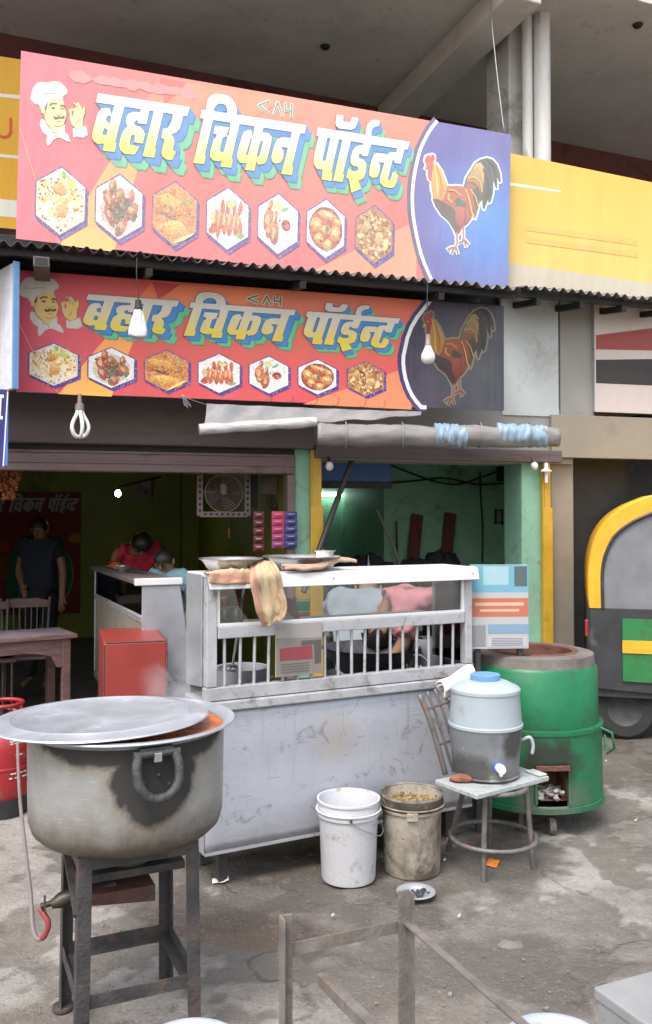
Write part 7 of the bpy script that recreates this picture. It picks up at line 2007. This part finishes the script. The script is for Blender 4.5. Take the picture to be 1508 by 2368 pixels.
for x in (-.625, .625):
    sb_ = MB(); sb_.v += [V3(x, y, z) for y, z in oh] + [V3(x, y, z) for y, z in ih]
    sb_.f += [(i, i + 1, nh + i + 1, nh + i) for i in range(nh - 1)]
    sb_.build('side_flap', 'rick_yellow', hood, solid=.012)
    MB().tube([V3(x * 1.01, y, z) for y, z in ih], .012, 7).build('hood_seam', 'rick_black', hood, smooth=60)
    cv = MB(); cv.v += [V3(x * .985, y, z) for y, z in ih[:21]] + [V3(x * .985, .52, 1.60), V3(x * .985, .48, .93)]; cv.f += [tuple(range(23))]
    cv.build('side_curtain', 'grey_canvas', ric, solid=.006)
    MB().prism([(-.24, .36), (1.0, .30), (1.05, .62), (.95, .93), (-.24, .93)], (0, 1, 0), (0, 0, 1), (x - (.02 if x > 0 else 0), 0, 0), (.02, 0, 0)).build('side_panel', 'rick_black', ric, bevel=.008)
    MB().prism([(-.02, .42), (.92, .40), (.95, .62), (.9, .86), (-.02, .86)], (0, 1, 0), (0, 0, 1), (x * 1.004, 0, 0), (.012 if x > 0 else -.012, 0, 0)).build('door_panel', 'rick_green', ric, bevel=.004)
    MB().prism([(-.02, .62), (.94, .62), (.94, .71), (-.02, .71)], (0, 1, 0), (0, 0, 1), (x * 1.03, 0, 0), (.004 if x > 0 else -.004, 0, 0)).build('door_stripe', 'rick_yellow', ric)
    MB().tube([V3(x, 1.42, 1.5), V3(x * .9, 1.35, .9)], .018, 8).build('front_pillar', 'rick_black', ric)
    MB().tube(hose([V3(x * .8, -.24, .28), V3(x * .8, -.12, .43), V3(x * .8, .08, .46), V3(x * .8, .26, .36)], 5), .05, 8).build('mudguard', 'rick_black', ric, smooth=60)
    MB().box((x * .9, -.255, .78), (.07, .03, .12)).build('tail_light', 'lpg', ric, bevel=.006)
MB().span((-.61, -.25, .36), (.61, -.22, .93)).build('rear_panel', 'rick_black', ric, bevel=.006)
MB().span((-.6, -.2, .30), (.6, 1.6, .35)).build('floor_pan', 'rick_black', ric)
MB().prism([(-.5, .35), (.5, .35), (.35, 1.05), (-.35, 1.05)], (1, 0, 0), (0, 0, 1), (0, 1.45, 0), (0, .6, 0)).build('front_cowl', 'rick_green', ric, bevel=.05)
MB().span((-.58, .0, .5), (.58, .45, .62)).build('seat', 'rick_black', ric, bevel=.03)
MB().span((-.58, -.1, .6), (.58, .02, 1.05)).build('backrest', 'rick_black', ric, bevel=.03)
MB().tube([(-.62, -.29, .40), (.62, -.29, .40)], .022, 10).build('bumper', 'rick_black', ric, smooth=60)
for x, y in ((-.50, .0), (.50, .0), (0, 1.75)):
    wh_ = MB().lathe([(.12, -.05), (.19, -.055), (.21, -.035), (.212, .035), (.19, .055), (.12, .05), (.12, -.05)], 32).build('wheel', 'rubber', ric, smooth=40)
    wh_.rotation_euler = (0, R(90), 0); wh_.location = (x, y, .205)
    rm = MB().lathe([(0, -.03), (.1, -.03), (.122, -.045), (.122, .045), (.1, .03), (0, .03)], 24).build('rim', 'rim_dull', wh_, smooth=40)

# ------------------------------------------------------------------ small things on the ground
pp = G(512, 2037)
def scrap(name, label, px, py, sx, sy, m, cat, seed, group=None):
    g = G(px, py); rs = random.Random(seed); ph = rs.uniform(0, 6)
    def fn(u, v):
        x, y = (u - .5) * sx, (v - .5) * sy
        return V3(g.x + x * math.cos(ph * .2) - y * math.sin(ph * .2), g.y + x * math.sin(ph * .2) + y * math.cos(ph * .2), .002 + .010 * abs(math.sin(u * 4 + ph)) * (u * 1.0) + .006 * v)
    return MB().grid(fn, 6, 5).build(name, m, None, smooth=180, solid=.0015, label=label, cat=cat, group=group)
scrap('paper_scrap', 'white paper scrap on the ground below the counter left end', 510, 2039, .07, .035, 'paper', 'scrap', 1)
scrap('fruit_peel', 'orange peel on the ground under the iron chair', 1140, 1998, .085, .05, 'peel', 'peel', 2)
for i, (px, py, lab) in enumerate(((1028, 1992, 'tiny white crumb beside the brown bucket'), (1402, 1762, 'white paper bit on the dark ground right of the tandoor'), (770, 2120, 'small white paper bit in front of the white bucket'), (1062, 2122, 'pale crumb right of the steel plate'), (1470, 1900, 'pale bit at the right frame edge on the cement'))):
    scrap('paper_bit', lab, px, py, .014, .008, 'scrap', 'scrap', 10 + i, 'white bits on the ground')
sg = G(1180, 2178)
MB().ball((sg.x, sg.y, -.012), (.05, .032, .0135), 16, 8, .45, 2).build('brick_piece', 'clay', None, smooth=180, label='flat brown stone bedded in the cement yard', cat='stone')
mb = MB(); rs = random.Random(21)
for i in range(420):
    px, py = rs.uniform(-40, 1540), 1720 + 640 * rs.random() ** 1.3
    g = G(px, py); s_ = rs.uniform(.0018, .0055) * (2 if rs.random() < .06 else 1)
    mb.ball((g.x, g.y, -.006 + s_ * .3), (s_, s_ * rs.uniform(.6, 1), s_ * .6), 5, 3, .5, i)
mb.build('grit', 'cement', None, label='scattered grit and pebbles on the cement yard', cat='grit', kind='stuff')

# ------------------------------------------------------------------ steam behind the pot
stc = P(415, 1580, 3.35)
m = bpy.data.materials.new('steam'); m.use_nodes = True
nt = m.node_tree; nt.nodes.clear()
out = nd(nt, 'ShaderNodeOutputMaterial'); vol = nd(nt, 'ShaderNodeVolumePrincipled')
vol.inputs['Color'].default_value = (.95, .95, .97, 1)
tc = nd(nt, 'ShaderNodeTexCoord')
ns = nd(nt, 'ShaderNodeTexNoise'); ns.inputs['Scale'].default_value = 6.5; ns.inputs['Detail'].default_value = 4; ns.inputs['Distortion'].default_value = .8
nt.links.new(tc.outputs['Object'], ns.inputs['Vector'])
gr = nd(nt, 'ShaderNodeVectorMath', operation='LENGTH')
mp = nd(nt, 'ShaderNodeMapping'); mp.inputs['Scale'].default_value = (1 / .17, 1 / .14, 1 / .16)
nt.links.new(tc.outputs['Object'], mp.inputs['Vector']); nt.links.new(mp.outputs[0], gr.inputs[0])
fall = ramp(nt, gr.outputs['Value'], 1.0, .2)
dens = math_(nt, 'MULTIPLY', math_(nt, 'MULTIPLY', ramp(nt, ns.outputs['Fac'], .44, .70), fall), 9.0)
nt.links.new(dens, vol.inputs['Density']); nt.links.new(vol.outputs[0], out.inputs['Volume'])
o = MB().ball((0, 0, 0), (.18, .15, .17), 20, 12).build('steam', m, None, smooth=180, label='thin wisp of steam rising behind the big pot', cat='steam', kind='stuff')
o.location = stc
